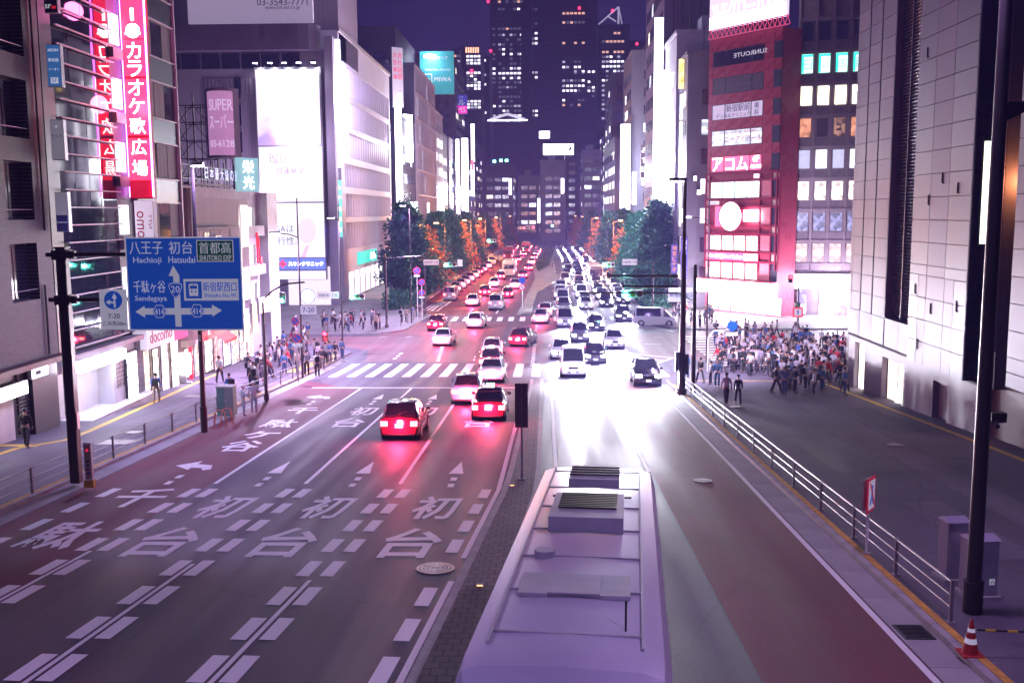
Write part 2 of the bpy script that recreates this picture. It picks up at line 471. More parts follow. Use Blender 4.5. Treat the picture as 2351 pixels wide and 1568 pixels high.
    hm_ = bpy.data.meshes.new('hair'); hb.to_mesh(hm_); hb.free(); hm_.materials.append(helmet or hairm); parts.append(('helmet' if helmet else 'hair', hm_))
    if bag: parts.append(('backpack', MB().box(-.15, .15, -.30, -.10, 1.02, 1.40, bag).mesh('backpack', smooth=True)))
    r = thing('person', 'x', 'person')
    for nm, me in parts: link(nm, me, r)
    return r


def cl(n, c): return mat('cloth_' + n, c, .85, 0, .1, 4)
PR = {
    'white_top': person_proto('stand', cl('white', (.62, .62, .66)), cl('navy', (.03, .035, .07)), bag=cl('black', (.02, .02, .022))),
    'black_walk': person_proto('walk', cl('black', (.02, .02, .022)), cl('charcoal', (.05, .05, .06))),
    'white_walk': person_proto('walk2', cl('white', (.62, .62, .66)), cl('charcoal', (.05, .05, .06)), sleeve='short'),
    'denim': person_proto('stand', cl('denim', (.08, .16, .34)), cl('denim2', (.05, .09, .2))),
    'phone': person_proto('phone', cl('black', (.02, .02, .022)), cl('black', (.02, .02, .022)), bag=cl('grey', (.2, .2, .22))),
    'lilac_skirt': person_proto('stand', cl('lilac', (.45, .38, .5)), cl('greyskirt', (.25, .23, .28)), skirt=True, long_hair=True),
    'red_walk': person_proto('walk', cl('red', (.5, .03, .05)), cl('navy', (.03, .035, .07)), long_hair=True),
    'beige_phone': person_proto('phone', cl('beige', (.42, .34, .27)), cl('black', (.02, .02, .022)), long_hair=True),
    'blue_walk': person_proto('walk2', cl('blue', (.06, .12, .35)), cl('khaki', (.25, .2, .14)), bag=cl('black', (.02, .02, .022))),
    'worker': person_proto('phone', cl('workgrey', (.45, .5, .55)), cl('workgrey2', (.35, .38, .42)), helmet=mat('helmet_white', (.7, .7, .72), .3)),
}

# ================================================================ GROUND, ROAD, PAVEMENTS
# one ground sheet out to the horizon, below the road
mb = MB(); gm = asphalt_mat('city_ground', (.05, .05, .06))
yg = [-32, -20, 70, 75, 80, 85, 90, 95, 885]
for a, b in zip(yg, yg[1:]):
    mb.quad((-590, a, zr(a) - .05), (590, a, zr(a) - .05), (590, b, zr(b) - .05), (-590, b, zr(b) - .05), gm)
mb.build('ground', kind='structure')
sheet('road', [(-70, -20), (70, -20), (70, 880), (-70, 880)], K['asphalt'], 0)

Z1 = .004
sheet('bus_lane', [(-16.0, 8), (-13.45, 8), (-11.75, 33), (-11.65, 61), (-16.0, 66)], K['red_asphalt'], Z1)
sheet('bus_lane', [(3.95, 5), (7.2, 5), (7.2, 66), (9.5, 70), (5.2, 70), (4.6, 55), (3.95, 40)], K['red_asphalt'], Z1)
sheet('junction_surface', [(-14.5, 79), (-4.5, 79), (-4, 110.5), (-14, 110.5), (-17, 98), (-40, 97.5), (-40, 93), (-20, 92), (-15.5, 87)], asphalt_mat('red_brown_asphalt', (.13, .045, .06)), Z1)
sheet('junction_surface', [(8, 80), (60, 80), (60, 101), (16, 101), (9, 100)], asphalt_mat('red_brown_asphalt', (.13, .045, .06)), Z1)
sheet('bus_lane', [(-13.6, 118), (-9.6, 118), (-10, 260), (-12, 260), (-15.5, 230), (-15.8, 124)], K['red_asphalt'], Z1)


def slab(name, pts, m, h=.13, kerbm=None, kerbw=.0):
    """raised pavement slab with an upright kerb face"""
    o = sheet(name, pts, m, h)
    mb = MB(); n = len(pts); km = kerbm or K['kerb']
    for i in range(n):
        a, b = pts[i], pts[(i + 1) % n]
        k = max(1, int(abs(b[1] - a[1]) / 2.5)) if (min(a[1], b[1]) < 95 and max(a[1], b[1]) > 70) else 1
        for j in range(k):
            p = [a[q] + (b[q] - a[q]) * j / k for q in (0, 1)]; r = [a[q] + (b[q] - a[q]) * (j + 1) / k for q in (0, 1)]
            mb.quad((p[0], p[1], zr(p[1]) - .04), (r[0], r[1], zr(r[1]) - .04), (r[0], r[1], zr(r[1]) + h), (p[0], p[1], zr(p[1]) + h), km)
    mb.build('kerb_face', o)
    return o


def arc(cx, cy, r, a0, a1, n=8):
    return [(cx + r * math.cos(math.radians(a0 + (a1 - a0) * i / n)), cy + r * math.sin(math.radians(a0 + (a1 - a0) * i / n))) for i in range(n + 1)]


pavL = slab('pavement', [(-70, -20), (-16.95, -20), (-16.95, 80)] + arc(-21.5, 84, 4.9, 0, 78)[1:] + [(-70, 92)], K['pave'])
pavR = slab('pavement', [(8.15, -20), (60, -20), (60, 73), (20, 73)] + arc(12.6, 66, 4.4, 80, 180, 6), K['pave'])
pavFL = slab('pavement', [(-70, 99.5), (-20, 99.5)] + arc(-19, 104, 4.6, -80, -10, 5) + [(-13.9, 113), (-13.6, 118), (-16.3, 123), (-15.8, 230), (-12, 380), (-14, 700), (-70, 700)],
             asphalt_mat('far_pavement', (.2, .19, .2), .75))
pavFR = slab('pavement', [(70, 102.5), (70, 700), (16, 700), (9, 380), (11.6, 220), (11.8, 125), (13, 112)] + arc(17, 107, 4.2, 190, 260, 5), asphalt_mat('far_pavement', (.2, .19, .2), .75))


# kerb stones and gutter along both near roadsides
def course(name, x0, x1, y0, y1, step, h0, h1, m, pname, gap=.012, top=None, tm=None):
    root = link(name, None, kind='structure')
    me = MB().box(0, x1 - x0, 0, step - gap, h0, h1, m)
    if top: me.box(top[0] - x0, top[1] - x0, 0, step - gap, h1, h1 + .006, tm)
    me = me.mesh(pname); y = y0
    while y < y1 - .01:
        link(pname, me, root, (x0, y, zr(y)), (math.atan(slope(y + step / 2)), 0, 0)); y += step
    return root


course('kerb', 7.98, 8.15, 12, 64, 1.0, -.03, .135, K['kerb'], 'kerb_stone')
course('kerb', -16.95, -16.78, 16, 80, 1.0, -.03, .135, K['kerb'], 'kerb_stone')
course('gutter', 7.22, 7.97, 12, 64, 2.0, -.03, .008, K['concrete'], 'gutter_slab')
course('gutter', -16.77, -16.05, 16, 79, 2.0, -.03, .008, K['concrete'], 'gutter_slab')
sheet('kerb_line', [(8.16, 12), (8.34, 12), (8.34, 63), (8.16, 63)], K['yellow'], .137)
sheet('kerb_line', [(-17.14, 16), (-16.96, 16), (-16.96, 80), (-17.14, 80)], K['yellow'], .137)

# drain grate in the gutter
g = thing('drain_grate', 'steel drain grating set in the concrete gutter beside the yellow kerb line', 'drain grate', (7.28, 19.4, zr(19.4) + .012), 0, rx=math.atan(-.057))
MB().box(0, .62, 0, .05, 0, .02, K['dark']).box(0, .62, .75, .8, 0, .02, K['dark']).box(0, .05, .05, .75, 0, .02, K['dark']).box(.57, .62, .05, .75, 0, .02, K['dark']).build('frame', g)
bar = MB().box(.05, .57, 0, .03, 0, .018, K['dark']).mesh('bar')
for i in range(9): link('bar', bar, g, (0, .09 + i * .075, 0))

# median: brick paved island with kerb
def bend(y): return -.068 * (33 - y) if y < 33 else 0.


def med_x(y):  # road-side edges of the near median
    t = max(0, min(1, (y - 30) / 30)); return (-1.4 + .45 * t + bend(y), -.12 + .06 * t + bend(y))
mb = MB(); mm = brick_mat('median_paving', (.20, .16, .17), (.15, .12, .13), (.07, .06, .07), .3, .3, .018, .85, axis='XY')
ysm = [8, 12, 16, 20, 24, 28, 32, 36, 42, 48, 54, 60, 66]
for a, b in zip(ysm, ysm[1:]):
    (l0, r0), (l1, r1) = med_x(a), med_x(b)
    mb.quad((l0 + .2, a, zr(a) + .15), (r0 - .2, a, zr(a) + .15), (r1 - .2, b, zr(b) + .15), (l1 + .2, b, zr(b) + .15), mm)
    for e0, e1, s in ((l0, l1, 1), (r0, r1, -1)):
        mb.quad((e0, a, zr(a) + .14), (e0 + s * .2, a, zr(a) + .15), (e1 + s * .2, b, zr(b) + .15), (e1, b, zr(b) + .14), K['kerb'])
        mb.quad((e0, a, zr(a) - .03), (e1, b, zr(b) - .03), (e1, b, zr(b) + .14), (e0, a, zr(a) + .14), K['kerb'])
mb.quad((-1, 66, .9), (-.1, 66, .9), (-.1, 66, 1.09), (-1, 66, 1.09), K['kerb'])
median = mb.build('median', kind='structure')

# far median with planting
fm = [on_g(*p)[:2] for p in [(1185, 727), (1218, 720), (1233, 672), (1284, 642), (1266, 611), (1276, 572), (1249, 576), (1223, 614), (1229, 640), (1205, 690)]]
slab('median', fm, mat('far_island_paving', (.20, .20, .21), .8, 0, .3, .5), .16)
pm = [on_g(*p)[:2] for p in [(1236, 628), (1262, 613), (1272, 576), (1252, 578), (1228, 612)]]
hed = MB(); hm = mat('hedge_leaf', (.035, .07, .03), .7, 0, .3, 6)
xs = [p[0] for p in pm]; ys_ = [p[1] for p in pm]
hroot = thing('median_hedge', 'low clipped green hedge planted on the far median island between the two carriageways', 'hedge', (sum(xs) / 5, sum(ys_) / 5, .18))
for i in range(5000):
    a, b, c = random.random(), random.random(), random.random()
    k = random.randrange(5); p, q = pm[k], pm[(k + 1) % 5]; cx, cy = sum(xs) / 5, sum(ys_) / 5
    if a + b > 1: a, b = 1 - a, 1 - b
    x, y = (p[0] - cx) * a + (q[0] - cx) * b, (p[1] - cy) * a + (q[1] - cy) * b
    z = .05 + c ** .5 * .75; r = .16
    d = [Vector((random.uniform(-1, 1), random.uniform(-1, 1), random.uniform(-1, 1))).normalized() * r for _ in range(2)]
    o_ = Vector((x, y, z)); hed.quad(o_ - d[0], o_ - d[1], o_ + d[0], o_ + d[1], hm)
hed.build('foliage', hroot, kind='stuff')

# ---------------------------------------------------------------- painted markings
Z2 = .009


def rect(mb, x0, x1, y0, y1, dz=Z2, skew=0., m=None):
    n = 1 if y1 < 70 or y0 > 95 else max(1, int((y1 - y0) / 2.5))
    for i in range(n):
        a, b = y0 + (y1 - y0) * i / n, y0 + (y1 - y0) * (i + 1) / n
        s0, s1 = skew * i / n, skew * (i + 1) / n
        mb.quad((x0 + s0, a, zr(a) + dz), (x1 + s0, a, zr(a) + dz), (x1 + s1, b, zr(b) + dz), (x0 + s1, b, zr(b) + dz), m or K['line'])


mb = MB()
for x in (-11.6, -8.4, -5.05): rect(mb, x - .075, x + .075, 33.8, 62)
mb.build('lane_line', kind='structure')


def bent(mb, x, y0, y1, w=.15):
    n = max(1, int((y1 - y0) / 1.5))
    for i in range(n):
        a, b = y0 + (y1 - y0) * i / n, y0 + (y1 - y0) * (i + 1) / n
        mb.quad((x - w / 2 + bend(a), a, zr(a) + Z2), (x + w / 2 + bend(a), a, zr(a) + Z2), (x + w / 2 + bend(b), b, zr(b) + Z2), (x - w / 2 + bend(b), b, zr(b) + Z2), K['line'])


mb = MB()
for x, y in ((-11.66, 25.4), (-8.4, 24.3), (-5.0, 23.0)): bent(mb, x, 9, y, .11)
mb.build('lane_line', kind='structure')
mb = MB(); bent(mb, -1.56, 9, 23.0)
bent(mb, -1.56, 24.9, 33)
for a, b, xa, xb in ((33, 44, -1.56, -1.42), (44, 55, -1.42, -1.25), (55, 61.5, -1.25, -1.2)):
    mb.quad((xa - .08, a, zr(a) + Z2), (xa + .08, a, zr(a) + Z2), (xb + .08, b, zr(b) + Z2), (xb - .08, b, zr(b) + Z2), K['line'])
mb.build('edge_line', kind='structure')
mb = MB(); rect(mb, .35, .5, 10, 66); mb.build('edge_line', kind='structure')
mb = MB(); rect(mb, 7.02, 7.17, 10, 62); mb.build('edge_line', kind='structure')
mb = MB(); rect(mb, -14.8, -1.4, 62.0, 62.35); mb.build('stop_line', kind='structure')
mb = MB()
for x in (3.85,):
    y = 8
    while y < 24: rect(mb, x - .075, x + .075, y, min(y + 9, 23.5)); y += 16
    rect(mb, x - .075, x + .075, 36, 42); rect(mb, x - .075, x + .075, 52, 58)
mb.build('lane_line', kind='structure')
# slow-down blocks on both sides of every lane line
blk = link('slow_down_blocks', None, kind='structure')
mq = MB(); mq.add([(-.17, -.64, 0), (.17, -.64, 0), (.17, .64, 0), (-.17, .64, 0)], [(0, 1, 2, 3)], K['line']); mq = mq.mesh('paint_block')
for k in range(12):
    y = 32.35 - 2.1 * k; rot = (math.atan(-.057), 0, -math.atan(.068))
    for x in (-11.66, -8.4, -5.0):
        for s in (-1, 1): link('paint_block', mq, blk, (x + s * .30 + bend(y), y, zr(y) + Z2), rot)
    if k != 4: link('paint_block', mq, blk, (-1.56 - .40 + bend(y), y, zr(y) + Z2), rot)
    link('paint_block', mq, blk, (-14.72 + bend(y), y, zr(y) + Z2), rot)


def road_text(s, cx, y0, y1, w):
    vs, fs, _ = text_mesh(s, 0, .02)
    mb = MB(); vv = []
    for v in vs:
        y = y0 + (y1 - y0) * v[1]; x = cx - w / 2 + v[0] * w + bend(y); vv.append((x, y, zr(y) + Z2))
    mb.add(vv, fs, K['line']); o = mb.build('lane_lettering', kind='structure')
    return o


def arrow(cx, y0, dashes=True, turn=False):
    mb = MB(); q = K['line']
    def P(x, y): return (cx + x, y, zr(y) + Z2)
    if turn:
        mb.add([P(-.9, y0 + 2.0), P(-.15, y0 + 1.2), P(-.15, y0 + 1.6), P(.25, y0 + 1.55), P(.45, y0 + 1.1), P(.7, y0 + 1.3), P(.5, y0 + 2.1), P(-.15, y0 + 2.3), P(-.15, y0 + 2.9)], [tuple(range(9))], q)
    else: mb.add([P(-.27, y0 + .9), P(.27, y0 + .9), P(.02, y0 + 3.2)], [(0, 1, 2)], q)
    for k in (-1.15, -.1): mb.quad(P(-.11, y0 + k - .2), P(.11, y0 + k - .2), P(.11, y0 + k + .35), P(-.11, y0 + k + .35), q)
    mb.build('lane_arrow', kind='structure')


for cx, c2 in ((-10.05, -10.45), (-6.75, -7.1), (-3.3, -3.62)):
    road_text('初', cx + .05, 28.9, 31.95, 1.38); road_text('台', c2 + .42, 24.9, 27.9, 1.62); arrow(cx + .05, 34.7)
for cx in (-9.6, -6.4, -3.2): road_text('初', cx, 50.3, 53.3, 1.35); road_text('台', cx, 46.4, 49.2, 1.5); arrow(cx - .1, 55.7)
for s, a, b in (('千', 30.3, 33.0), ('駄', 25.5, 28.5)): road_text(s, -13.3, a, b, 1.65)
for s, a, b in (('千', 50.8, 53.2), ('駄', 46.2, 48.8), ('ヶ', 43.2, 45.2), ('谷', 40.0, 42.6)): road_text(s, -12.95, a, b, 1.6)
arrow(-13.3, 35.0, turn=True); arrow(-13.2, 55.6, turn=True)


def crosswalk(x0, x1, y0, y1, pitch=1.3, w=.62):
    root = link('crosswalk', None, kind='structure'); x = x0
    while x < x1:
        m = MB(); rect(m, x, x + w, y0, y1); m.build('stripe', root); x += pitch


crosswalk(-15.2, 8.6, 68.6, 77.6); crosswalk(-13.2, 11.6, 111.6, 116.0)
root = link('crosswalk', None, kind='structure')
for i in range(12):
    m = MB(); y = 76 + i * 1.9; rect(m, 13.5, 17.5, y, y + .8); m.build('stripe', root)
# give-way triangles and guide lines round the junction
def line(mb, a, b, w=.15, m=None):
    a, b = Vector((*a, 0)), Vector((*b, 0)); n = (b - a).normalized().cross(Vector((0, 0, 1))) * w / 2
    k = max(1, int(abs(b.y - a.y) / 2.5))
    for i in range(k):
        p, q = a + (b - a) * i / k, a + (b - a) * (i + 1) / k
        mb.add([(v.x, v.y, zr(v.y) + Z2) for v in (p - n, q - n, q + n, p + n)], [(0, 1, 2, 3)], m or K['line'])
for P in ([(1460, 813), (1545, 822), (1478, 845)], [(1452, 738), (1550, 762), (1462, 752)], [(972, 712), (1010, 690), (1035, 690), (1003, 715)], [(992, 700), (1028, 682), (1050, 682), (1022, 703)]):
    mb = MB(); g2 = [on_g(*p)[:2] for p in P]
    for i in range(len(g2)): line(mb, g2[i], g2[(i + 1) % len(g2)], .22)
    for t in (.3, .6): line(mb, [g2[0][q] * (1 - t) + g2[-1][q] * t for q in (0, 1)], [g2[1][q] * (1 - t) + g2[2][q] * t for q in (0, 1)], .3)
    mb.build('hatched_marking', kind='structure')
for P in ([(905, 825), (925, 808)], [(1005, 830), (1020, 780)], [(1088, 828), (1092, 815)], [(1222, 840), (1232, 745)], [(870, 775), (905, 772)], [(930, 775), (960, 772)], [(990, 775), (1018, 772)], [(1500, 775), (1530, 775)], [(1480, 790), (1550, 792)]):
    a, b = [on_g(*p)[:2] for p in P]; d = math.dist(a, b); mb = MB(); n = max(1, int(d / 1.6))
    for i in range(n):
        t0, t1 = i / n, (i + .55) / n
        line(mb, [a[q] + (b[q] - a[q]) * t0 for q in (0, 1)], [a[q] + (b[q] - a[q]) * t1 for q in (0, 1)], .3 if n > 2 else .15)
    mb.build('guide_line', kind='structure')
mb = MB()
for x in (-9.2, -5.9):
    for y in range(120, 330, 12): mb.quad((x + (y - 120) * .02, y, Z2), (x + .16 + (y - 120) * .02, y, Z2), (x + .16 + (y - 114) * .02, y + 6, Z2), (x + (y - 114) * .02, y + 6, Z2), K['line'])
for x in (2.2, 5.4, 8.4):
    for y in range(120, 330, 12): mb.quad((x, y, Z2), (x + .16, y, Z2), (x + .16, y + 6, Z2), (x, y + 6, Z2), K['line'])
mb.build('far_lane_lines', kind='structure')

# tactile paving
def tactile(pts, w=.3):
    mb = MB()
    for a, b in zip(pts, pts[1:]):
        A, B = Vector((*a, 0)), Vector((*b, 0)); n = (B - A).normalized().cross(Vector((0, 0, 1))) * w / 2; k = max(1, int((B - A).length / 3))
        for i in range(k):
            p, q = A + (B - A) * i / k, A + (B - A) * (i + 1) / k
            mb.add([(v.x, v.y, zr(v.y) + .136) for v in (p - n, q - n, q + n, p + n)], [(0, 1, 2, 3)], K['tactile'])
    mb.build('tactile_strip', kind='structure')
tactile([(-22.2, 30), (-22.0, 40), (-20.9, 42), (-21.0, 44.5), (-21.9, 54), (-22.9, 64), (-23.4, 70)])
tactile([(18.4, 28), (18.3, 40), (17.9, 64)]); tactile([(8.9, 65.2), (17.9, 64.6), (24, 66.4)]); tactile([(-18.4, 70.5), (-17.8, 83)], .9)
tactile([(-24.5, 40.6), (-21.4, 40.6)], .5)


def manhole(x, y, r, label, m, dz=.006):
    o = thing('manhole_cover', label, 'manhole cover', (x, y, zr(y) + dz), 0, rx=math.atan(slope(y)))
    MB().cyl((0, 0, -.02), (0, 0, .012), r, m, n=32).build('lid', o)
    for k in range(4):
        ring = MB(); a, b = r * (.93 - .2 * k), r * (.86 - .2 * k)
        for i in range(32):
            t, u = 2 * PI * i / 32, 2 * PI * (i + 1) / 32
            ring.quad((a * math.cos(t), a * math.sin(t), .02), (a * math.cos(u), a * math.sin(u), .02), (b * math.cos(u), b * math.sin(u), .02), (b * math.cos(t), b * math.sin(t), .02), K['steel'])
        ring.build('raised_ring', o)
    sp = MB().box(.04, r * .9, -.012, .012, .012, .022, K['steel']).mesh('spoke')
    for k in range(8): link('spoke', sp, o, rot=(0, 0, k * PI / 4))
iron = mat('cast_iron', (.22, .2, .21), .5, .5, .2, 6)
manhole(-2.74, 24.0, .5, 'round cast iron manhole cover with concentric rings in the lane beside the brick median', iron)
manhole(11.6, 26.2, .42, 'dark round manhole cover in the pavement behind the railing and no-walking sign', K['dark'], .14)
manhole(-18.7, 44, .4, 'round manhole cover in the shaded pavement near the tall lamp post', iron, .14)
for x, y, w, d, lb in ((-18.3, 41.4, 1.6, 1.3, 'rectangular steel grating in the pavement behind the railing'), (-20.6, 57, .9, .9, 'square pale access lid in the pavement beside the tactile strip'), (14.2, 24, 1.7, 1.4, 'rectangular access cover framed in pale concrete beside the traffic cone')):
    h = thing('access_cover', lb, 'access cover', (x, y, zr(y) + .137), 0, rx=math.atan(slope(y)))
    MB().box(-w / 2, w / 2, -d / 2, d / 2, -.02, .008, K['concrete']).build('frame', h)
    MB().box(-w / 2 + .1, w / 2 - .1, -d / 2 + .1, d / 2 - .1, .008, .014, iron).build('lid', h)


# mended patches and seams in the plaza asphalt
pt1 = asphalt_mat('patch_dark', (.06, .05, .08), .7); pt2 = asphalt_mat('patch_light', (.15, .13, .17), .8)
for (x0, x1, y0, y1, m) in ((10.4, 13.0, 35, 44, pt1), (13.6, 15.0, 22, 58, pt2), (9.0, 10.2, 46, 60, pt2), (15.6, 17.4, 44, 52, pt1), (11.2, 12.6, 24.5, 31, pt2), (-20.4, -19.2, 46, 62, pt2), (-19.4, -17.9, 64, 72, pt1), (-22.0, -20.6, 30, 37, pt1)):
    sheet('pavement_patch', [(x0, y0), (x1, y0 + .3), (x1 - .1, y1), (x0 + .1, y1 - .2)], m, .134)
for y in (30, 38.5, 47, 55): sheet('pavement_seam', [(8.4, y), (18.9, y + .25), (18.9, y + .29), (8.4, y + .04)], K['dark'], .138)
manhole(14.6, 41, .35, 'small round cover in the middle of the dark plaza pavement', iron, .14); manhole(10.2, 52.5, .35, 'small round cover near the railing and the walking pair', iron, .14)
manhole(5.6, 34.5, .33, 'round iron cover in the maroon lane beside the coach', iron); manhole(-13.0, 47.8, .33, 'round iron cover between the characters in the maroon kerb lane', iron)
ls_ = [(12.3, 20.2), (16.2, 33), (11.0, 39.5), (-19.8, 52), (-18.2, 36)]


# ---------------------------------------------------------------- railings
def railing(pts, label, step=3.2, h=.86, m=None):
    m = m or K['rail']; root = thing('railing', label, 'railing', (pts[0][0], pts[0][1], zr(pts[0][1]) + .13)); o0 = Vector(root.location)
    cum = []
    for a, b in zip(pts, pts[1:]):
        d = math.dist(a, b); n = max(1, round(d / step))
        for i in range(n): cum.append([a[q] + (b[q] - a[q]) * i / n for q in (0, 1)])
    cum.append(list(pts[-1]))
    P = [Vector((x, y, zr(y) + .13)) - o0 for x, y in cum]
    pm_ = MB().box(-.035, .035, -.025, .025, -.05, h + .03, m).box(-.08, .08, -.08, .08, -.02, .02, K['concrete']).box(-.045, .045, -.035, .035, h + .03, h + .05, m).mesh('post')
    for p in P: link('post', pm_, root, p)
    for p, q in zip(P, P[1:]):
        for z in (h, h * .66, h * .36):
            MB().cyl(p + Vector((0, 0, z)), q + Vector((0, 0, z)), .026 if z == h else .016, m, n=6).build('rail', root)
    return root


railing([(-17.0, 16), (-17.0, 78.5)], 'brown three-bar railing along the kerb in front of the shops', 3.2)
railing([(8.45, 20.1), (8.45, 62.5)], 'three-bar railing with concrete footings along the kerb of the dark plaza', 3.25)
railing([(-17.6, 83.2), (-18.6, 86), (-20.6, 87.8)], 'short curved railing round the pavement corner where people wait', 1.6)
railing([(-21, 100.6), (-17.8, 102), (-15.4, 106), (-14.7, 111)], 'low railing along the far corner by the white office building', 2.2)
railing([(11.6, 68.3), (14.4, 71.3), (17, 72.2)], 'white hoop railing beside the crossing full of people', 1.5)

# ================================================================ BUILDINGS NEAR THE CAMERA
def plane(origin, rz):
    """picture point -> (distance along the facade, height) on a facade through origin"""
    ox, oy = origin; c, s = math.cos(rz), math.sin(rz)
    def uv(px, py, d=0.):
        r = ray(px, py); nx, ny = s, -c  # outward normal of local -y
        X0, Y0 = ox + nx * d, oy + ny * d
        t = (X0 * nx + Y0 * ny) / (r[0] * nx + r[1] * ny)
        x, y = r[0] * t - ox, r[1] * t - oy
        return (x * c + y * s, CZ + r[2] * t)
    return uv


def zm(x0, y0, k):
    """detail-view point -> picture point"""
    return lambda x, y: ((x0 + x / k) * W0 / 2432, (y0 + y / k) * W0 / 2432)


WM = {}


def window(parent, u0, u1, z0, z1, y, pane, frame, cols=1, rows=1, t=.06, d=.05, name='window'):
    """frame with bars (part) and its pane (sub-part); alike windows share their meshes"""
    w, h = round(u1 - u0, 3), round(z1 - z0, 3); k = (w, h, pane.name, frame.name, cols, rows, t)
    if k not in WM:
        f = MB(); f.box(0, w, 0, d, 0, t, frame).box(0, w, 0, d, h - t, h, frame).box(0, t, 0, d, t, h - t, frame).box(w - t, w, 0, d, t, h - t, frame)
        for i in range(1, cols): f.box(w * i / cols - t / 3, w * i / cols + t / 3, .004, d, t, h - t, frame)
        for i in range(1, rows): f.box(t, w - t, .008, d - .004, h * i / rows - t / 3, h * i / rows + t / 3, frame)
        p = MB().box(t * .5, w - t * .5, d * .6, d * .6 + .02, t * .5, h - t * .5, pane)
        WM[k] = (f.mesh(name), p.mesh('pane'))
    a, b = WM[k]; o = link(name, a, parent, (u0, y, z0)); link('pane', b, o)
    return o


def sign_box(parent_or_none, name, label, loc, rz, w, h, d, face, edge, group=None):
    """a box sign standing in x-z with its face to -y; origin at its lower left corner"""
    r = thing(name, label, 'sign', loc, rz, group)
    MB().box(0, w, 0, d, 0, h, edge).build('casing', r)
    MB().box(.05, w - .05, -.03, 0, .05, h - .05, face).build('face', r)
    return r


# ---- A: building clad in small pale tiles, dark deep-set windows
tileA = brick_mat('small_grey_tiles', (.12, .105, .125), (.09, .08, .095), (.035, .03, .04), .24, .085, .012, .55)
A = thing('tiled_building', 'grey building faced with small tiles and deep dark windows beside the lit doorway', 'building', (-23, 18, 0), PI / 2)
hsA = []
for k in range(7):
    for u in (7.0, 12.4, 18.2, 24.3): hsA.append((u, u + 2.35, 8.4 + 3.58 * k, 10.95 + 3.58 * k))
mb = MB(); holes(mb, 0, 28, 5.7, 36, hsA, tileA, .55)
mb.quad((28, 0, 5.7), (28, 12, 5.7), (28, 12, 36), (28, 0, 36), tileA); mb.quad((0, 0, 36), (28, 0, 36), (28, 12, 36), (0, 12, 36), K['concrete'])
mb.build('wall', A)
intA = mat('dark_brown_door', (.05, .03, .03), .5, 0, .3, 3)
for i, h in enumerate(hsA):
    w = window(A, h[0], h[1], h[2], h[3], .5, K['glass'], K['dark'], 2, 1)
    MB().cyl((h[0], .1, h[2] + .45), (h[1], .1, h[2] + .45), .025, K['steel'], n=6).build('guard_rail', w).matrix_parent_inverse = Matrix.Translation((-h[0], -.5, -h[2]))
mb = MB(); mb.cyl((27.3, -.08, 11.5), (27.3, -.08, 36), .05, K['dark'], n=8).cyl((27.0, -.08, 5.8), (27.0, -.08, 9), .05, K['dark'], n=8); mb.build('drain_pipe', A)
MB().box(0, 28, -.5, .2, 5.45, 5.7, mat('red_brown_fascia', (.07, .03, .035), .4)).build('canopy_edge', A)
darkstone = mat('dark_stone', (.045, .04, .048), .35, 0, .2, 2)
uv = plane((-23, 18), PI / 2)
mb = MB(); mb.quad((0, .3, -1), (28, .3, -1), (28, .3, 5.45), (0, .3, 5.45), darkstone); mb.build('ground_floor_wall', A)
u, z = uv(105, 850, 0); MB().box(u - 1.2, u + 1.1, .02, .3, zr(44) + .1, 5.4, darkstone).build('stone_pier', A)
a, b = uv(0, 1030), uv(52, 985)
MB().box(b[0] - 2.4, b[0] - .25, .2, .3, zr(42) + .1, 4.3, mat('cream_door', (.72, .68, .62), .5)).build('entrance_door', A)
for k in range(16): MB().box(b[0] + .2, b[0] + 1.5, .2, .29, zr(43) + .3 + k * .17, zr(43) + .42 + k * .17, K['dark']).build('shutter_slat', A)
a, b = uv(0, 905), uv(56, 862)
lb = thing('light_box', 'long bright white light box above the cream entrance door', 'sign', (-22.9, 18 + b[0] - 5, 4.35), PI / 2)
MB().box(0, 5, 0, .2, 0, .62, K['steel']).build('casing', lb); MB().box(.04, 4.96, -.04, 0, .04, .58, glow('strip_white', (.95, .9, 1), 9)).build('face', lb)
a, b = uv(68, 872), uv(105, 848)
lb = thing('light_box', 'small white box sign over the dark shuttered entry', 'sign', (-22.9, 18 + a[0], a[1]), PI / 2)
MB().box(0, b[0] - a[0], 0, .2, 0, .5, K['steel']).build('casing', lb)
m = MB(); m.box(.03, b[0] - a[0] - .03, -.04, 0, .03, .47, glow('sign_soft', (.75, .72, .9), 2)); m.build('face', lb)
m = MB(); m.box(.3, .75, -.055, -.042, .16, .34, mat('ink_dark', (.03, .03, .05))); m.build('lettering', lb)

# ---- B: glass building with white horizontal fins
Bm = thing('glass_building', 'dark curtain wall building ribbed with thin white horizontal fins', 'building', (-23, 46.3, 0), PI / 2)
uv = plane((-23, 46.3), PI / 2)
mb = MB(); dk = mat('blue_black_panel', (.02, .02, .04), .3)
mb.box(0, 1.15, .1, 10, 5.6, 40, dk).box(7.45, 9.9, .25, 10, 5.6, 40, mat('stair_panel', (.10, .10, .14), .5)).box(1.15, 7.45, .25, 10, 5.3, 40, dk).box(9.9, 16.6, .25, 10, 5.3, 40, dk); mb.build('structure_frame', Bm)
gB = glass_mat('curtain_glass', (.02, .024, .05), .04, .02); gB.node_tree.nodes['Principled BSDF'].inputs['Specular IOR Level'].default_value = .22
pm_ = MB().box(0, 1.54, .1, .14, 0, .82, gB).mesh('pane')
fn = MB().box(0, 6.3, -.16, -.04, -.03, .03, K['white']).mesh('fin')
for k in range(38):
    z = 5.75 + k * .85; link('fin', fn, Bm, (1.15, 0, z))
    for j in range(4): link('pane', pm_, Bm, (1.17 + j * 1.57, random.uniform(-.01, .01), z + .015), (random.uniform(-.006, .006), 0, random.uniform(-.006, .006)))
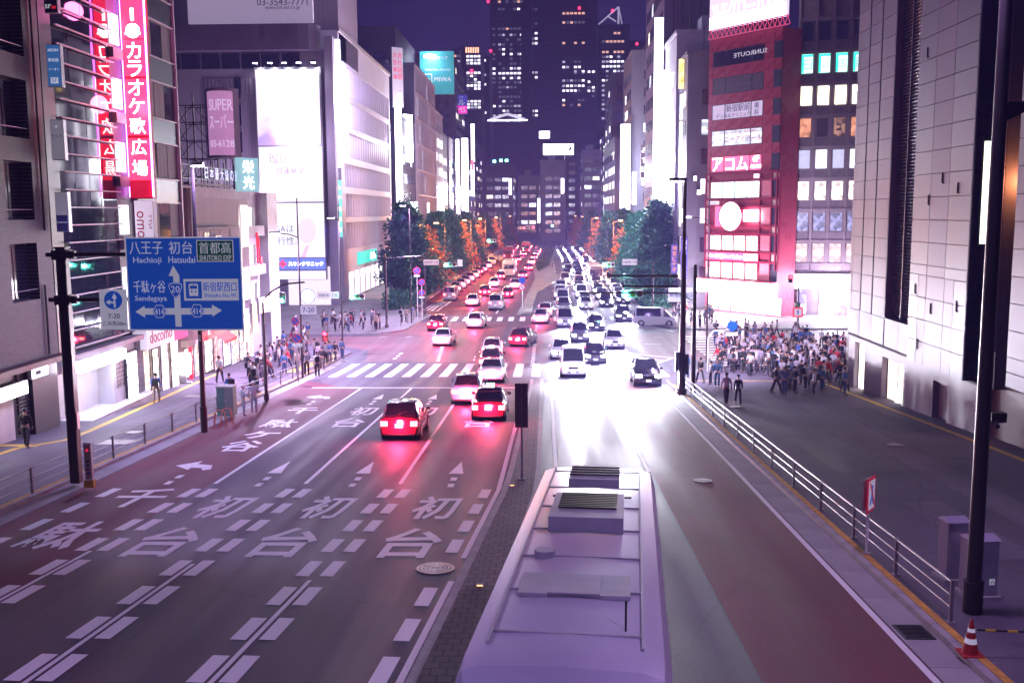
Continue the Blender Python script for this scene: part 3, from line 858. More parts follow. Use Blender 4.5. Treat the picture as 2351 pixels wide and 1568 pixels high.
for k in range(9):
    z = 6.9 + k * 3.4
    MB().box(7.5, 8.75, -.12, .25, z, z + .55, mat('balcony_grey', (.26, .24, .3), .6)).build('balcony', Bm)
    MB().box(7.9, 9.0, .16, .25, z + .8, z + 2.4, glow('stair_light', (.75, .72, .82), 1.2)).build('stair_window', Bm)
curt = mat('drawn_curtains', (.20, .17, .19), .7, 0, .4, 2.5, stretch=(4, 4, .1))
for k in range(9):
    z = 5.8 + k * 3.55
    MB().box(10.0, 16.55, -.02, .25, z, z + 1.35, dk).build('spandrel', Bm)
    MB().box(9.95, 16.6, -.1, .25, z + 1.35, z + 1.42, K['white']).build('trim', Bm); MB().box(9.95, 16.6, -.1, .25, z - .07, z, K['white']).build('trim', Bm)
    for j in range(4):
        MB().box(10.05 + j * 1.64, 11.6 + j * 1.64, .06, .2, z + 1.45, z + 3.45, curt if (j + k) % 3 else gB).build('pane', Bm)
MB().box(16.55, 16.7, -.15, .3, 5.4, 37, K['white']).build('corner_trim', Bm)
# entrance block below the glass
wl = mat('entrance_white', (.62, .6, .66), .5, 0, .06)
mb = MB(); mb.box(0, 8.6, -.5, .2, 5.25, 5.5, mat('entrance_canopy', (.25, .25, .3), .4)).box(.2, 8.5, .9, 1.1, -1, 5.25, wl); mb.build('entrance_wall', Bm)
MB().box(5.6, 8.5, .05, .9, -1, 5.25, wl).build('white_pier', Bm)
MB().box(-.1, 9.6, -.75, 1.0, 1.0, zr(51) + .33, mat('pale_step', (.62, .6, .62), .6)).build('entrance_step', Bm)
MB().box(.6, 1.6, .82, .9, zr(48) + .3, 4.4, K['steel']).box(1.75, 2.7, .82, .9, zr(48) + .3, 4.4, K['steel']).build('entrance_doors', Bm)
root = Bm
pmx = MB().box(0, .36, -.03, 0, 0, .2, mat('postbox_grey', (.3, .28, .3), .4, .5)).box(.02, .34, -.036, -.03, .14, .17, K['black']).mesh('letter_box')
for i in range(3):
    for j in range(6): link('letter_box', pmx, Bm, (6.0 + i * .4, .05, 2.9 + j * .23))
bl = thing('strip_light', 'long glaring white fluorescent light box over the white entrance', 'lamp', (-22.75, 47.0, 4.55), PI / 2)
MB().box(0, 5.2, 0, .25, 0, .55, K['steel']).build('casing', bl); MB().box(.03, 5.17, -.35, 0, .03, .52, glow('tube_white', (.88, .86, 1), 22)).build('diffuser', bl)
# board of lit notices
nb = thing('notice_board', 'upright board of four bright white notices on the white entrance pier', 'sign', (-22.9, 46.3 + 7.0, 2.0), PI / 2)
MB().box(0, 1.4, 0, .12, -.25, 2.75, K['dark']).build('board', nb)
for j in range(4):
    m = MB(); m.box(.1, 1.3, -.04, 0, .05 + j * .66, .62 + j * .66, glow('notice_white', (.9, .9, 1), 5)); o = m.build('notice', nb)
m = MB(); [m.box(.25 + .1 * i, .27 + .1 * i, -.05, -.041, 2.1, 2.5, MATS['ink_dark']) for i in range(4)]; m.build('lettering', nb)


def px_sign(px0, py0, px1, py1, Y, d, name, label, face, edge, cat='sign', group=None, rz=0.):
    x0, _, z1 = on_y(px0, py0, Y); x1, _, z0 = on_y(px1, py1, Y)
    r = thing(name, label, cat, (x0, Y, z0), rz, group); w, h = x1 - x0, z1 - z0
    MB().box(0, w, 0, d, 0, h, edge).build('casing', r); MB().box(.03, w - .03, -.03, 0, .03, h - .03, face).build('face', r)
    return r, w, h


# vertical karaoke sign
redglow = glow('sign_red', (1, .02, .06), 2.6); wglow = glow('sign_letters_white', (1, .93, .95), 7); darkred = mat('dark_red', (.30, .01, .03), .5)
x0 = on_y(291, 300, 55.2)[0]; x1 = on_y(344, 300, 55.2)[0]; zb = on_y(300, 457, 55.2)[2]
ks = thing('karaoke_sign', 'tall glowing red vertical sign with white Japanese karaoke lettering', 'sign', (x0, 55.2, zb))
w = x1 - x0; h = 15.5
MB().box(0, w, 0, .55, 0, h, darkred).build('casing', ks)
zs = [on_y(300, yy * .333, 55.2)[2] - zb for yy in (0,)]
def zc(y): return on_y(310, y / 2.903 * .9667, 55.2)[2] - zb
for a, b in ((zc(1245), zc(955)), (zc(935), zc(545)), (zc(530), zc(275)), (zc(268), h - .1)): MB().box(.05, w - .05, -.03, 0, a, b, redglow).build('lit_panel', ks)
MB().box(.05, w - .05, -.03, 0, .05, zc(1250), mat('dim_red', (.4, .01, .03), .4, emit=.35, ecol=(.8, .01, .05))).build('lower_panel', ks)
for ch, yy in (('カ', 350), ('ラ', 475), ('オ', 605), ('ケ', 735), ('歌', 870), ('広', 1015), ('場', 1160)):
    m = MB(); letters(m, ch, .16, w - .16, zc(yy) - .42, zc(yy) + .42, -.03, wglow); m.build('letter', ks)
m = MB(); m.box(w / 2 - .08, w / 2 + .08, -.06, -.035, zc(145), zc(60), wglow); m.build('letter', ks)
m = MB(); m.cyl((w / 2, -.03, zc(215)), (w / 2, -.07, zc(215)), .38, wglow, n=20); m.box(w / 2 - .42, w / 2 + .42, -.07, -.035, zc(240), zc(228), wglow); m.build('round_emblem', ks)
m = MB(); letters(m, 'ク', .16, w - .16, zc(0) + .35, zc(0) + 1.2, -.03, wglow); m.build('letter', ks)
m = MB(); m.cyl((w + .06, -.1, .1), (w + .06, -.1, h), .05, glow('neon_magenta', (.9, .15, .95), 9), n=8); m.build('neon_tube', ks)
m = MB(); m.cyl((-.12, .3, .1), (-.12, .3, h), .05, glow('neon_magenta', (.9, .15, .95), 9), n=8); m.build('neon_tube', ks)
point(ks, (w / 2, -1.2, 5), 260, (1, .12, .2), .5); point(ks, (w + .8, -.6, 10), 200, (1, .15, .5), .5)
# white sign below it
ds, w2, h2 = px_sign(307, 460, 356, 560, 55.2, .5, 'phone_shop_sign', 'white vertical sign with sideways crimson letters under the red karaoke sign', glow('sign_dimwhite', (.55, .48, .6), .55), mat('sign_edge_grey', (.4, .38, .42), .5))
m = MB(); crim = mat('crimson_ink', (.55, .01, .06), .5)
vs, fs, asp = text_mesh('docomo')
m.add([(w2 * .12 + v[1] * w2 * .55, -.045 - v[2], -.9 + v[0] * (h2 + .3)) for v in vs], fs, crim)
vs, fs, asp = text_mesh('NTT'); m.add([(w2 * .74 + v[1] * w2 * .16, -.045 - v[2], h2 * .35 + v[0] * .8) for v in vs], fs, crim); m.build('lettering', ds)

# projecting signs on the dark edge between the two buildings
blue = mat('sign_blue', (.05, .16, .42), .4, emit=.25, ecol=(.06, .22, .6)); pale = mat('sign_pale', (.5, .48, .55), .5, emit=.15, ecol=(.5, .48, .6))
s1, w, h = px_sign(105, 103, 143, 200, 46.1, .3, 'school_sign', 'blue projecting sign with white lettering for an English school on the fifth floor', blue, K['steel'])
m = MB(); wi = mat('ink_white', (.75, .75, .8), .5, emit=.3, ecol=(.8, .8, .9)); letters(m, 'AEON', .08, w - .08, h * .8, h * .93, -.03, wi); letters(m, '英会話', .08, w - .08, h * .55, h * .72, -.03, wi); letters(m, 'イーオン', .08, w - .08, h * .33, h * .5, -.03, wi)
m.box(.15, w - .15, -.045, -.032, h * .08, h * .22, wi); letters(m, '5F', .2, w - .2, h * .1, h * .2, -.045, blue); m.build('lettering', s1)
s1, w, h = px_sign(98, -40, 133, 30, 46.1, .3, 'corner_sign', 'dark projecting sign with pale and red lettering high on the dark building edge', mat('sign_navy', (.02, .02, .06), .4), K['steel'])
m = MB(); letters(m, 'sr', .05, w * .55, .05, .5, -.03, wi); letters(m, 'W', w * .55, w - .05, .05, .4, -.03, mat('ink_red', (.6, .02, .04), .5, emit=.5, ecol=(.9, .02, .05))); m.build('lettering', s1)
s1, w, h = px_sign(114, 275, 150, 368, 46.1, .3, 'notice_sign', 'silver projecting sign reflecting white with dark blue Japanese characters', pale, K['steel'])
m = MB(); ib = mat('ink_blue', (.04, .05, .2), .5); letters(m, 'テンイ', .06, w - .06, h * .52, h * .66, -.03, ib); letters(m, 'W', .25, w - .25, h * .7, h * .95, -.03, wi); m.build('lettering', s1)
s1, w, h = px_sign(125, 441, 160, 533, 46.1, .3, 'notice_sign', 'projecting sign with a mauve top and blue lower band, lowest on the dark edge', pale, K['steel'])
m = MB(); m.box(.04, w - .04, -.04, -.032, .04, h * .42, mat('band_blue', (.12, .14, .4), .5)); letters(m, 'テイケイアシスト', .06, w - .06, h * .18, h * .3, -.042, wi); m.build('lettering', s1)
# docomo shop front
uvd = plane((-22.6, 46.3), PI / 2); a = uvd(338, 800); b = uvd(430, 757)
f = thing('shop_fascia', 'white shop fascia with crimson lettering over the phone shop', 'sign', (-22.6, 46.3 + a[0], a[1] - .1), PI / 2); L = b[0] - a[0]
MB().box(0, L, 0, .8, 0, 1.4, mat('fascia_white', (.6, .56, .62), .5, emit=.35, ecol=(.8, .72, .85))).build('board', f)
MB().box(L * .66, L, -.03, 0, 0, 1.4, mat('fascia_crimson', (.5, .02, .1), .5, emit=.5, ecol=(.8, .03, .18))).build('crimson_end', f)
m = MB(); letters(m, 'docomo', L * .07, L * .6, .25, 1.05, 0, crim); m.build('lettering', f)
# dim recess and goods of the phone shop
MB().box(8.6, 16.6, .6, .8, -1, 5.2, mat('shop_back', (.25, .2, .2), .8, 0, .4, 2)).box(8.55, 9.6, 0, .7, -1, 5.2, mat('granite_pier', (.14, .13, .15), .5, 0, .3, 6)).build('shop_wall', Bm)
for px, py0, py1, wd_, col, s, lb in ((372, 905, 830, .9, (.9, .4, .35), .0, ''), (418, 860, 800, 1.5, (1, .86, .84), 6, 'bright white standing sign on a white foot outside the phone shop'),):
    if s:
        x, y, z = on_g(px + 4, 880, .13)
        t = thing('pavement_sign', lb, 'sign', (x, y, z)); MB().box(-.55, .55, -.15, .15, 0, .1, K['white']).box(-.2, .2, -.06, .06, .1, .6, K['white']).build('foot', t)
        MB().box(-.5, .5, -.14, .14, .6, 2.0, glow('standsign', col, s)).build('light_panel', t)
t = thing('pavement_sign', 'red vertical banner pole beside the bright standing sign', 'sign', (on_g(440, 870, .13)))
MB().box(-.1, .1, -.1, .1, 0, 3.6, mat('banner_red', (.5, .01, .03), .5, emit=.8, ecol=(.9, .02, .05))).build('banner', t)
for i, (u, wd_, z0, z1, c) in enumerate(((10.2, 1.4, 1.2, 4.3, (1, .75, .6)), (12.0, 1.0, 1.4, 4.2, (1, .9, .8)), (13.3, 1.3, 1.2, 4.3, (.9, .75, .9)), (14.9, 1.4, 1.0, 4.3, (1, .8, .7)))):
    window(Bm, u, u + wd_, z0, z1, .45, interior_mat('shopint%d' % i, c, 1.6, 1.6, 1.6, .7, i * 3.1), K['dark'], 1, 1)
window(Bm, 9.0, 9.9, 1.5, 4.4, .3, mat('tall_door_grey', (.18, .17, .19), .4), K['dark'])

# ---- beige building with pinkish panels
beige = mat('beige_panel', (.34, .27, .27), .7, 0, .12, 1.2, stretch=(3, 3, .3)); beige2 = mat('beige_panel_light', (.42, .36, .38), .7, 0, .1)
Dm = thing('beige_building', 'low beige building with panelled front and a rounded corner column', 'building', (-24, 64.6, 0), PI / 2)
uv = plane((-24, 64.6), PI / 2)
mb = MB(); mb.box(0, 17.4, .4, 10, -1, 13.9, beige).box(0, 17.4, .2, .5, 13.3, 14.1, beige2); mb.build('wall', Dm)
MB().cyl((1.6, .5, 3.8), (1.6, .5, 13.9), 1.2, mat('brown_column', (.15, .09, .08), .5), n=20).build('round_column', Dm)
pn = MB().box(0, 2.2, -.06, 0, 0, 2.9, beige).mesh('panel'); pn2 = MB().box(0, 2.2, -.1, 0, 0, 2.9, beige2).mesh('panel')
for k in range(2):
    for j in range(6):
        link('panel', pn2 if j in (4,) else pn, Dm, (3.2 + j * 2.28, .4, 5.2 + k * 3.1))
for k in range(3): MB().box(2.6, 12.2, -.1, .4, 8.1 + k * 3.1 - .12, 8.1 + k * 3.1 + .05, mat('ledge_brown', (.1, .05, .06), .6)).build('ledge', Dm)
window(Dm, 6.3, 7.5, 9.2, 10.9, .28, interior_mat('warmwin', (1, .85, .7), 1.2, seed=4), K['dark'], 2)
window(Dm, 3.2, 3.9, 11.7, 13.2, .28, interior_mat('warmwin', (1, .85, .7), 1.2, seed=4), K['dark'], 2, 4)
window(Dm, 14.8, 16.8, 9.5, 12.9, .2, interior_mat('whitewin', (1, .92, .95), 2.6, seed=9), K['white'], 3)
window(Dm, 14.8, 16.8, 5.2, 7.9, .2, interior_mat('whitewin2', (1, .8, .8), 1.6, seed=19), K['white'], 3)
MB().box(7.9, 9.3, .0, .4, 9.7, 10.6, K['steel']).build('air_conditioner', Dm)
# roof frame with a row of sign letters seen from behind
rf = thing('roof_sign', 'dark lattice roof frame holding a row of small white letters', 'sign', (-23.9, 66.0, 14.05), PI / 2)
mb = MB()
for i in range(13):
    u = i * 1.25; mb.box(u, u + .07, 0, .07, 0, 1.9 if i % 2 else 1.5, K['dark'])
mb.box(0, 15, .01, .06, .5, .58, K['dark']).box(0, 15, .01, .06, 1.4, 1.48, K['dark'])
for i in range(12): mb.bar((i * 1.25, .04, .5), (i * 1.25 + 1.25, .04, 1.4), .05, .05, K['dark'])
mb.build('frame', rf)
for i, ch in enumerate('日本最大級の進学塾'):
    m = MB(); letters(m, ch, 4 + i * 1.15, 4.9 + i * 1.15, .6, 1.4, -.1, glow('letters_cold', (.5, .55, .8), .7)); m.build('letter', rf)
b3 = thing('roof_sign', 'big white glowing Japanese characters on a pale teal board at the roof corner', 'sign', (-23.6, 77.3, 13.9), math.radians(50))
MB().box(-.1, 1.9, .1, .3, 0, 2.6, mat('teal_pale_board', (.25, .45, .5), .5, emit=.5, ecol=(.3, .6, .65))).build('board', b3)
m = MB(); vletters(m, '栄光', .2, 1.7, .1, 2.5, .08, glow('letters_white', (.95, 1, 1), 4)); m.build('lettering', b3)

# shops along the beige and next building
f = thing('shop_sign', 'dark slanted box sign with white lettering over a red awning', 'sign', (-23.5, 66.0, 4.1), PI / 2)
MB().box(0, 2.4, 0, .4, 0, 1.1, mat('sign_charcoal', (.04, .03, .05), .5)).build('board', f); m = MB(); letters(m, 'KiEn', .4, 2.0, .25, .85, 0, wglow); m.build('lettering', f)
aw = thing('awning', 'small red awning glowing over a shop door', 'awning', (-23.6, 68.8, 3.3), PI / 2)
MB().add([(0, -1.1, 0), (3, -1.1, 0), (3, 0, .7), (0, 0, .7), (0, -1.1, -.2), (3, -1.1, -.2)], [(0, 1, 2, 3), (4, 5, 1, 0)], mat('awning_red', (.5, .03, .02), .6, emit=.4, ecol=(1, .05, .04))).build('cloth', aw)
cols = [(1, .82, .75), (1, .55, .4), (1, .9, 1), (1, .4, .4), (.9, .8, 1), (1, .7, .5)]
for i in range(8):
    u = 1.0 + i * 2.05
    window(Dm, u, u + 1.85, zr(66 + u) + .2, 3.2 + .02 * i, .25, interior_mat('shopw%d' % (i % 6), cols[i % 6], 1.7, 1.8, 1.8, .9, i * 1.7), [K['dark'], K['white']][i % 2], 1 + i % 2)
    MB().box(u - .05, u + 1.9, -.1, .4, 3.3, 4.2, mat('fascia%d' % (i % 4), [(.4, .3, .3), (.5, .05, .05), (.6, .55, .5), (.1, .1, .2)][i % 4], .5, emit=.5 if i % 2 else .15, ecol=[(.4, .3, .3), (1, .1, .1), (1, .85, .8), (.2, .2, .5)][i % 4])).build('fascia', Dm)
for i, (u, z, w, h, c, s, lb) in enumerate((
        (6.6, 3.4, .5, 1.5, (1, .95, .9), 8, 'short white lantern sign beside the red awning'), (12.3, 2.2, .5, 2.6, (1, .9, .9), 7, 'tall white pavement light box between two shop fronts'),
        (14.6, 2.6, .5, 2.4, (1, .62, .3), 2.5, 'orange and yellow vertical banner sign on a shop front'), (16.6, 4.0, 2.4, 1.3, (1, .85, .88), 6, 'wide white shop sign glowing pink at its edge'))):
    s_ = thing('shop_sign', lb, 'sign', (-23.5, 64.6 + u, z), PI / 2 - (.5 if i != 3 else .15))
    MB().box(0, w, 0, .25, 0, h, K['steel']).build('casing', s_); MB().box(.03, w - .03, -.03, 0, .03, h - .03, glow('shoplight%d' % i, c, s)).build('face', s_)

# white corner block after the beige one
Em = thing('white_building', 'narrow white building with balconies next to the giant billboard', 'building', (-25.2, 82.1, 0), PI / 2)
wl2 = mat('offwhite_wall', (.60, .57, .62), .6, 0, .1)
hs = [(1.0, 4.6, 4.2 + 3.3 * k, 6.2 + 3.3 * k) for k in range(3)]
mb = MB(); holes(mb, 0, 5.4, -1, 14.2, hs, wl2, .3); mb.quad((0, 0, 14.2), (5.4, 0, 14.2), (5.4, 8, 14.2), (0, 8, 14.2), wl2); mb.build('wall', Em)
for h in hs: window(Em, h[0], h[1], h[2], h[3], .22, interior_mat('whitewin3', (1, .88, .9), 1.7, seed=33), K['white'], 3); MB().box(.3, 5.0, -.7, 0, h[2] - .5, h[2] + .35, wl2).build('balcony', Em)
MB().box(5.4, 8.6, -.9, 3, -1, 14.0, mat('white_pillar', (.72, .7, .76), .5)).build('corner_pillar', Em)
gar = thing('gas_pipe_cluster', 'red pipes and a round wheel fixed to the white balconies', 'pipes', (-24.4, 84.4, 8.0), PI / 2)
MB().cyl((0, 0, 0), (0, 0, 2.6), .09, MATS['ink_red'], n=8).cyl((.5, 0, .3), (.5, 0, 2.2), .07, MATS['ink_red'], n=8).cyl((-.1, 0, .5), (.6, 0, .5), .07, MATS['ink_red'], n=8).build('pipe', gar)
MB().cyl((.5, -.1, .2), (.5, -.2, .2), .35, MATS['ink_red'], n=16).build('wheel', gar)

# curved roof billboard on its lattice stand
Y = 84; xa, _, zt = on_y(470, 205, Y); xb = on_y(545, 235, Y)[0]; zb_ = on_y(470, 365, Y)[2]
bb = thing('roof_billboard', 'curved pink and lilac billboard on a steel lattice above the beige roof', 'billboard', (xa, Y, zb_)); w, h = xb - xa, zt - zb_
pts = [(w * t, .9 * (1 - (2 * t - 1) ** 2) * -1) for t in [i / 10 for i in range(11)]]
pk = mat('billboard_pink', (.50, .26, .42), .5, 0, .15, .8, emit=.45, ecol=(.55, .25, .5)); fr = mat('billboard_frame', (.5, .46, .55), .4)
m = MB()
for p, q in zip(pts, pts[1:]): m.quad((p[0], p[1], 0), (q[0], q[1], 0), (q[0], q[1], h), (p[0], p[1], h), fr); m.quad((p[0], p[1] + .4, 0), (q[0], q[1] + .4, 0), (q[0], q[1] + .4, h), (p[0], p[1] + .4, h), fr)
for z in (0, h): m.add([(p[0], p[1], z) for p in pts] + [(p[0], p[1] + .4, z) for p in reversed(pts)], [tuple(range(22))], fr)
m.build('panel', bb)
m = MB()
for p, q in zip(pts[1:-1], pts[2:-1]): m.quad((p[0], p[1] - .03, .25), (q[0], q[1] - .03, .25), (q[0], q[1] - .03, h - .25), (p[0], p[1] - .03, h - .25), pk)
m.build('picture', bb)
m = MB(); lt = mat('lettering_lilac', (.7, .6, .75), .5, emit=.45, ecol=(.75, .6, .85))
for s, z0, z1 in (('SUPER', h * .68, h * .84), ('スーパー', h * .42, h * .62), ('03-6128', h * .16, h * .26)):
    vs, fs, asp = text_mesh(s)
    m.add([((.18 + .72 * v[0]) * w, -.9 * (1 - (2 * (.18 + .72 * v[0]) - 1) ** 2) - .06 - v[2], z0 + v[1] * (z1 - z0)) for v in vs], fs, lt)
m.build('lettering', bb)
m = MB()
for x in (-2.6, -1.3, 0, 1.3, 2.4):
    m.box(x, x + .1, .5, .6, -2.5 - (zb_ - 16.6), h * .95 if x < .1 else .3, K['dark']); m.box(x, x + .1, 2.4, 2.5, -2.5, h * .8 if x < .1 else .1, K['dark'])
for z in (-1.5, 0, 1.5, 3.0, 4.4): m.box(-2.6, 2.4 if z < 1 else .1, .5, .58, z, z + .08, K['dark']); m.box(-2.6, .1, 2.4, 2.48, z, z + .08, K['dark'])
for z in (-1.5, 0, 1.5, 3.0): m.bar((-2.6, .55, z), (-1.3, .55, z + 1.5), .06, .06, K['dark']); m.bar((0, .55, z), (-1.3, .55, z + 1.5), .06, .06, K['dark']); m.bar((-2.6, .55, z + 1.5), (-2.6, 2.45, z), .06, .06, K['dark'])
m.build('lattice', bb)

# ================================================================ WHITE DEPARTMENT BUILDING WITH THE BILLBOARDS
mauve = mat('ribbed_mauve_wall', (.30, .25, .33), .6, 0, .12, .5, stretch=(6, 6, .05)); lil = mat('lilac_wall', (.46, .42, .50), .55, 0, .08, .3)
YC = 131.
CB = thing('department_building', 'broad pale corner building with a rounded canopy and a wall of giant billboards', 'building', (-60, YC, 0))
def P(px, py, Y=YC): q = on_y(px, py, Y); return (q[0] + 60, q[2])
mb = MB(); a = P(400, 150); r_ = P(758, 90)
mb.box(0, r_[0] - .5, 0, 25, -.5, 33.0, lil).box(0, 32.5, 6, 20, 32.8, 44, mauve); mb.build('wall', CB)
# ribs
rib = MB().box(0, .22, -.18, 0, 0, 24.5, mauve).mesh('rib')
for i in range(16): link('rib', rib, CB, (P(470, 200)[0] + i * .48, 0, 5))
for i in range(7): link('rib', rib, CB, (P(553, 200)[0] + i * .27, -.15, 3))
zt, zb_ = P(400, 63)[1], P(400, 122)[1]
mb = MB(); L = P(735, 90)[0]
pts = [(8, -1.6), (L - 2.5, -1.6), (L - 1.2, -1.3), (L - .3, -.6), (L, .3), (8, .3)]
mb.prism(pts, zb_, zt, mat('canopy_mauve', (.26, .21, .30), .5, 0, .1, .4)); mb.build('canopy', CB)
dkw = glass_mat('band_glass', (.03, .03, .06), .1)
for i in range(9):
    x = P(400, 0)[0] - 2 + i * 2.6
    if x + 2.4 < L - 1: MB().box(x, x + 2.4, -.1, .02, zb_ - 2.1, zb_ - .1, dkw).build('window', CB)
for px in (530,): 
    for k in range(7): MB().box(P(px, 0)[0], P(px + 16, 0)[0], -.2, .02, P(0, 185 + k * 62)[1] - 2.6, P(0, 185 + k * 62)[1], dkw).build('window', CB)
MB().box(P(742, 0)[0], P(762, 0)[0], -.6, 1, -.5, 34.6, lil).build('corner_pier', CB)
MB().box(P(640, 0)[0], P(752, 0)[0], -.1, .4, -.5, 5.2, mat('street_level_glass', (.5, .45, .5), .4, emit=.6, ecol=(1, .85, .95))).build('shop_front', CB)
# roof advertisement
rb = thing('roof_billboard', 'huge pale roof billboard printed with a telephone number and web address', 'billboard', (P(433, 0)[0] - 60, YC - .5, P(0, 66)[1] + .2))
w = P(719, 0)[0] - P(433, 0)[0]
MB().box(0, w, 0, .6, 0, 14, mat('billboard_white', (.50, .45, .55), .5, 0, .05, emit=.30, ecol=(.52, .42, .62))).build('panel', rb)
m = MB(); ink = MATS['ink_blue']
def bz(py): return P(0, py)[1] - rb.location.z
def bxx(px): return P(px, 0)[0] - 60 - rb.location.x
letters(m, '03-3543-7771', bxx(592), bxx(708), bz(28), bz(3), 0, ink); letters(m, 'www.hit-ad.co.jp', bxx(610), bxx(690), bz(38), bz(20), 0, ink); letters(m, '広告募集中', bxx(620), bxx(700), bz(-4), bz(-22), 0, crim)
m.build('lettering', rb)
m = MB(); [m.box(x, x + .3, 1.0, 1.3, -2.5, 0.3, K['dark']) for x in (1, 5, 9, 13)]; m.box(0, w, .9, 1.2, -1.0, -.8, K['dark']); m.build('support', rb)

# the giant billboard: four posters one above another
gb = thing('giant_billboard', 'giant overexposed white billboard lit by five floodlights on the pale building', 'billboard', (P(583, 0)[0] - 60, YC - .9, 0))
ox = P(583, 0)[0]
def B(px, py): q = P(px, py, YC - .9); return (q[0] - ox, q[1])
x1 = B(738, 300)[0]
MB().box(-.1, x1 + .15, 0, .8, B(0, 645)[1], B(0, 162)[1], K['steel']).build('casing', gb)
poster = bpy.data.materials.new('poster_print'); poster.use_nodes = True; t = poster.node_tree; b = t.nodes['Principled BSDF']
co = t.nodes.new('ShaderNodeTexCoord'); mp_ = t.nodes.new('ShaderNodeMapping'); mp_.inputs['Scale'].default_value = (.25, .25, .3)
n = t.nodes.new('ShaderNodeTexNoise'); n.inputs['Scale'].default_value = 1.0; n.inputs['Detail'].default_value = 5
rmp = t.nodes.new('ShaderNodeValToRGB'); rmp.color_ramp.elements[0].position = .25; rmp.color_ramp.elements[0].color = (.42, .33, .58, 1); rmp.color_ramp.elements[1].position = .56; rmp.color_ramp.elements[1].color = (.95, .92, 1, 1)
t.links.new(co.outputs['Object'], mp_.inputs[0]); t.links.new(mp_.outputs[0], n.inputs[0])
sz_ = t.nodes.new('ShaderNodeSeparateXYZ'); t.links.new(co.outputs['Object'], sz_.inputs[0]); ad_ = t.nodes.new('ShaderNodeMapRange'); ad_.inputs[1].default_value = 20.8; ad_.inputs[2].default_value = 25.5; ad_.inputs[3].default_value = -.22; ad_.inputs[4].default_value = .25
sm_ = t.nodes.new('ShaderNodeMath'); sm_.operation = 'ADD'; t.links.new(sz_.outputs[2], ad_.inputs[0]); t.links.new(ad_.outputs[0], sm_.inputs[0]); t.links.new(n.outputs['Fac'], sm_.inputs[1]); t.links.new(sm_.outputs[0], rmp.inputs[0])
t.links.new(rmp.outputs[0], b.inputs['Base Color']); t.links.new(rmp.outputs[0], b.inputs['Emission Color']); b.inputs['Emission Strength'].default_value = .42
bw = glow('poster_white', (.85, .8, .86), .55); bw2 = glow('poster_white_low', (.88, .84, .88), .62)
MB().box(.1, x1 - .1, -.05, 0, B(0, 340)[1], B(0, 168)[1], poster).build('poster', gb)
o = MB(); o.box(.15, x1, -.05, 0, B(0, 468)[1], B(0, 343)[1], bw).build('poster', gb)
gi = mat('ink_gray', (.3, .27, .33), .6, emit=.12, ecol=(.6, .55, .65)); o = MB()
letters(o, '瑠璃光院', 1.4, x1 - 1.6, B(0, 382)[1], B(0, 358)[1], -.05, gi); letters(o, '白蓮華堂', 2.4, x1 - 2.4, B(0, 405)[1], B(0, 389)[1], -.05, gi); letters(o, '新宿', 3.4, x1 - 3.8, B(0, 354)[1], B(0, 346)[1], -.05, gi); o.build('lettering', gb)
MB().box(.2, x1, -.05, 0, B(0, 594)[1], B(0, 471)[1], bw2).build('poster', gb)
o = MB(); gt = mat('ink_teal', (.12, .25, .28), .6, emit=.12, ecol=(.3, .45, .5)); letters(o, 'AGAは', 1.0, x1 * .52, B(0, 540)[1], B(0, 518)[1], -.05, gt); letters(o, '進行性。', 1.0, x1 * .58, B(0, 568)[1], B(0, 545)[1], -.05, gt); o.build('lettering', gb)
# a plain head-and-hand shape printed pale on the right of the poster
o = MB(); sk = mat('print_skin', (.8, .66, .68), .6, emit=.5, ecol=(1, .82, .86))
c = B(705, 530); o.add([(c[0] + 1.25 * math.cos(q / 16 * 2 * PI), -.056, c[1] + 1.7 * math.sin(q / 16 * 2 * PI)) for q in range(16)], [tuple(range(16))], sk)
o.add([(B(690, 594)[0], -.056, B(0, 594)[1]), (B(702, 594)[0], -.056, B(0, 594)[1]), (B(710, 570)[0], -.056, B(0, 568)[1]), (B(704, 570)[0], -.056, B(0, 566)[1])], [(0, 1, 2, 3)], mat('print_pink', (.8, .3, .35), .6, emit=.8, ecol=(1, .45, .55))); o.build('portrait', gb)
MB().box(.2, x1, -.06, 0, B(0, 622)[1], B(0, 596)[1], mat('band_blue_lit', (.12, .16, .55), .5, emit=.7, ecol=(.15, .22, .8))).build('blue_band', gb)
o = MB(); letters(o, 'AGA', .3, x1 * .26, B(0, 617)[1], B(0, 601)[1], -.065, wglow); letters(o, 'スキンクリニック', x1 * .42, x1 - .3, B(0, 618)[1], B(0, 600)[1], -.065, wglow); o.build('lettering', gb)
o = MB(); zc_ = (B(0, 617)[1] + B(0, 601)[1]) / 2; cx = x1 * .33; rr = mat('cross_red', (.7, .02, .05), .5, emit=1.2, ecol=(1, .05, .1)); o.box(cx - .16, cx + .16, -.08, -.06, zc_ - .5, zc_ + .5, rr).box(cx - .5, cx + .5, -.082, -.06, zc_ - .16, zc_ + .16, rr); o.build('red_cross', gb)
MB().box(.2, x1, -.06, 0, B(0, 644)[1], B(0, 625)[1], bw2).build('poster', gb)
for i in range(5):
    x = .5 + (x1 - 1) * i / 4; q = MB(); q.bar((x, 0, B(0, 162)[1]), (x, -1.3, B(0, 162)[1] + .5), .08, .08, K['dark']).box(x - .3, x + .3, -1.55, -1.2, B(0, 162)[1] + .35, B(0, 162)[1] + .6, K['dark']); fl = q.build('floodlight', gb)
    MB().box(x - .26, x + .26, -1.5, -1.25, B(0, 162)[1] + .3, B(0, 162)[1] + .35, K['lampglow']).build('lens', fl)
    spot(gb, (x, -1.4, B(0, 162)[1] + .25), (math.radians(38), 0, 0), 110, (.9, .8, 1), 1.7, .8, .2)
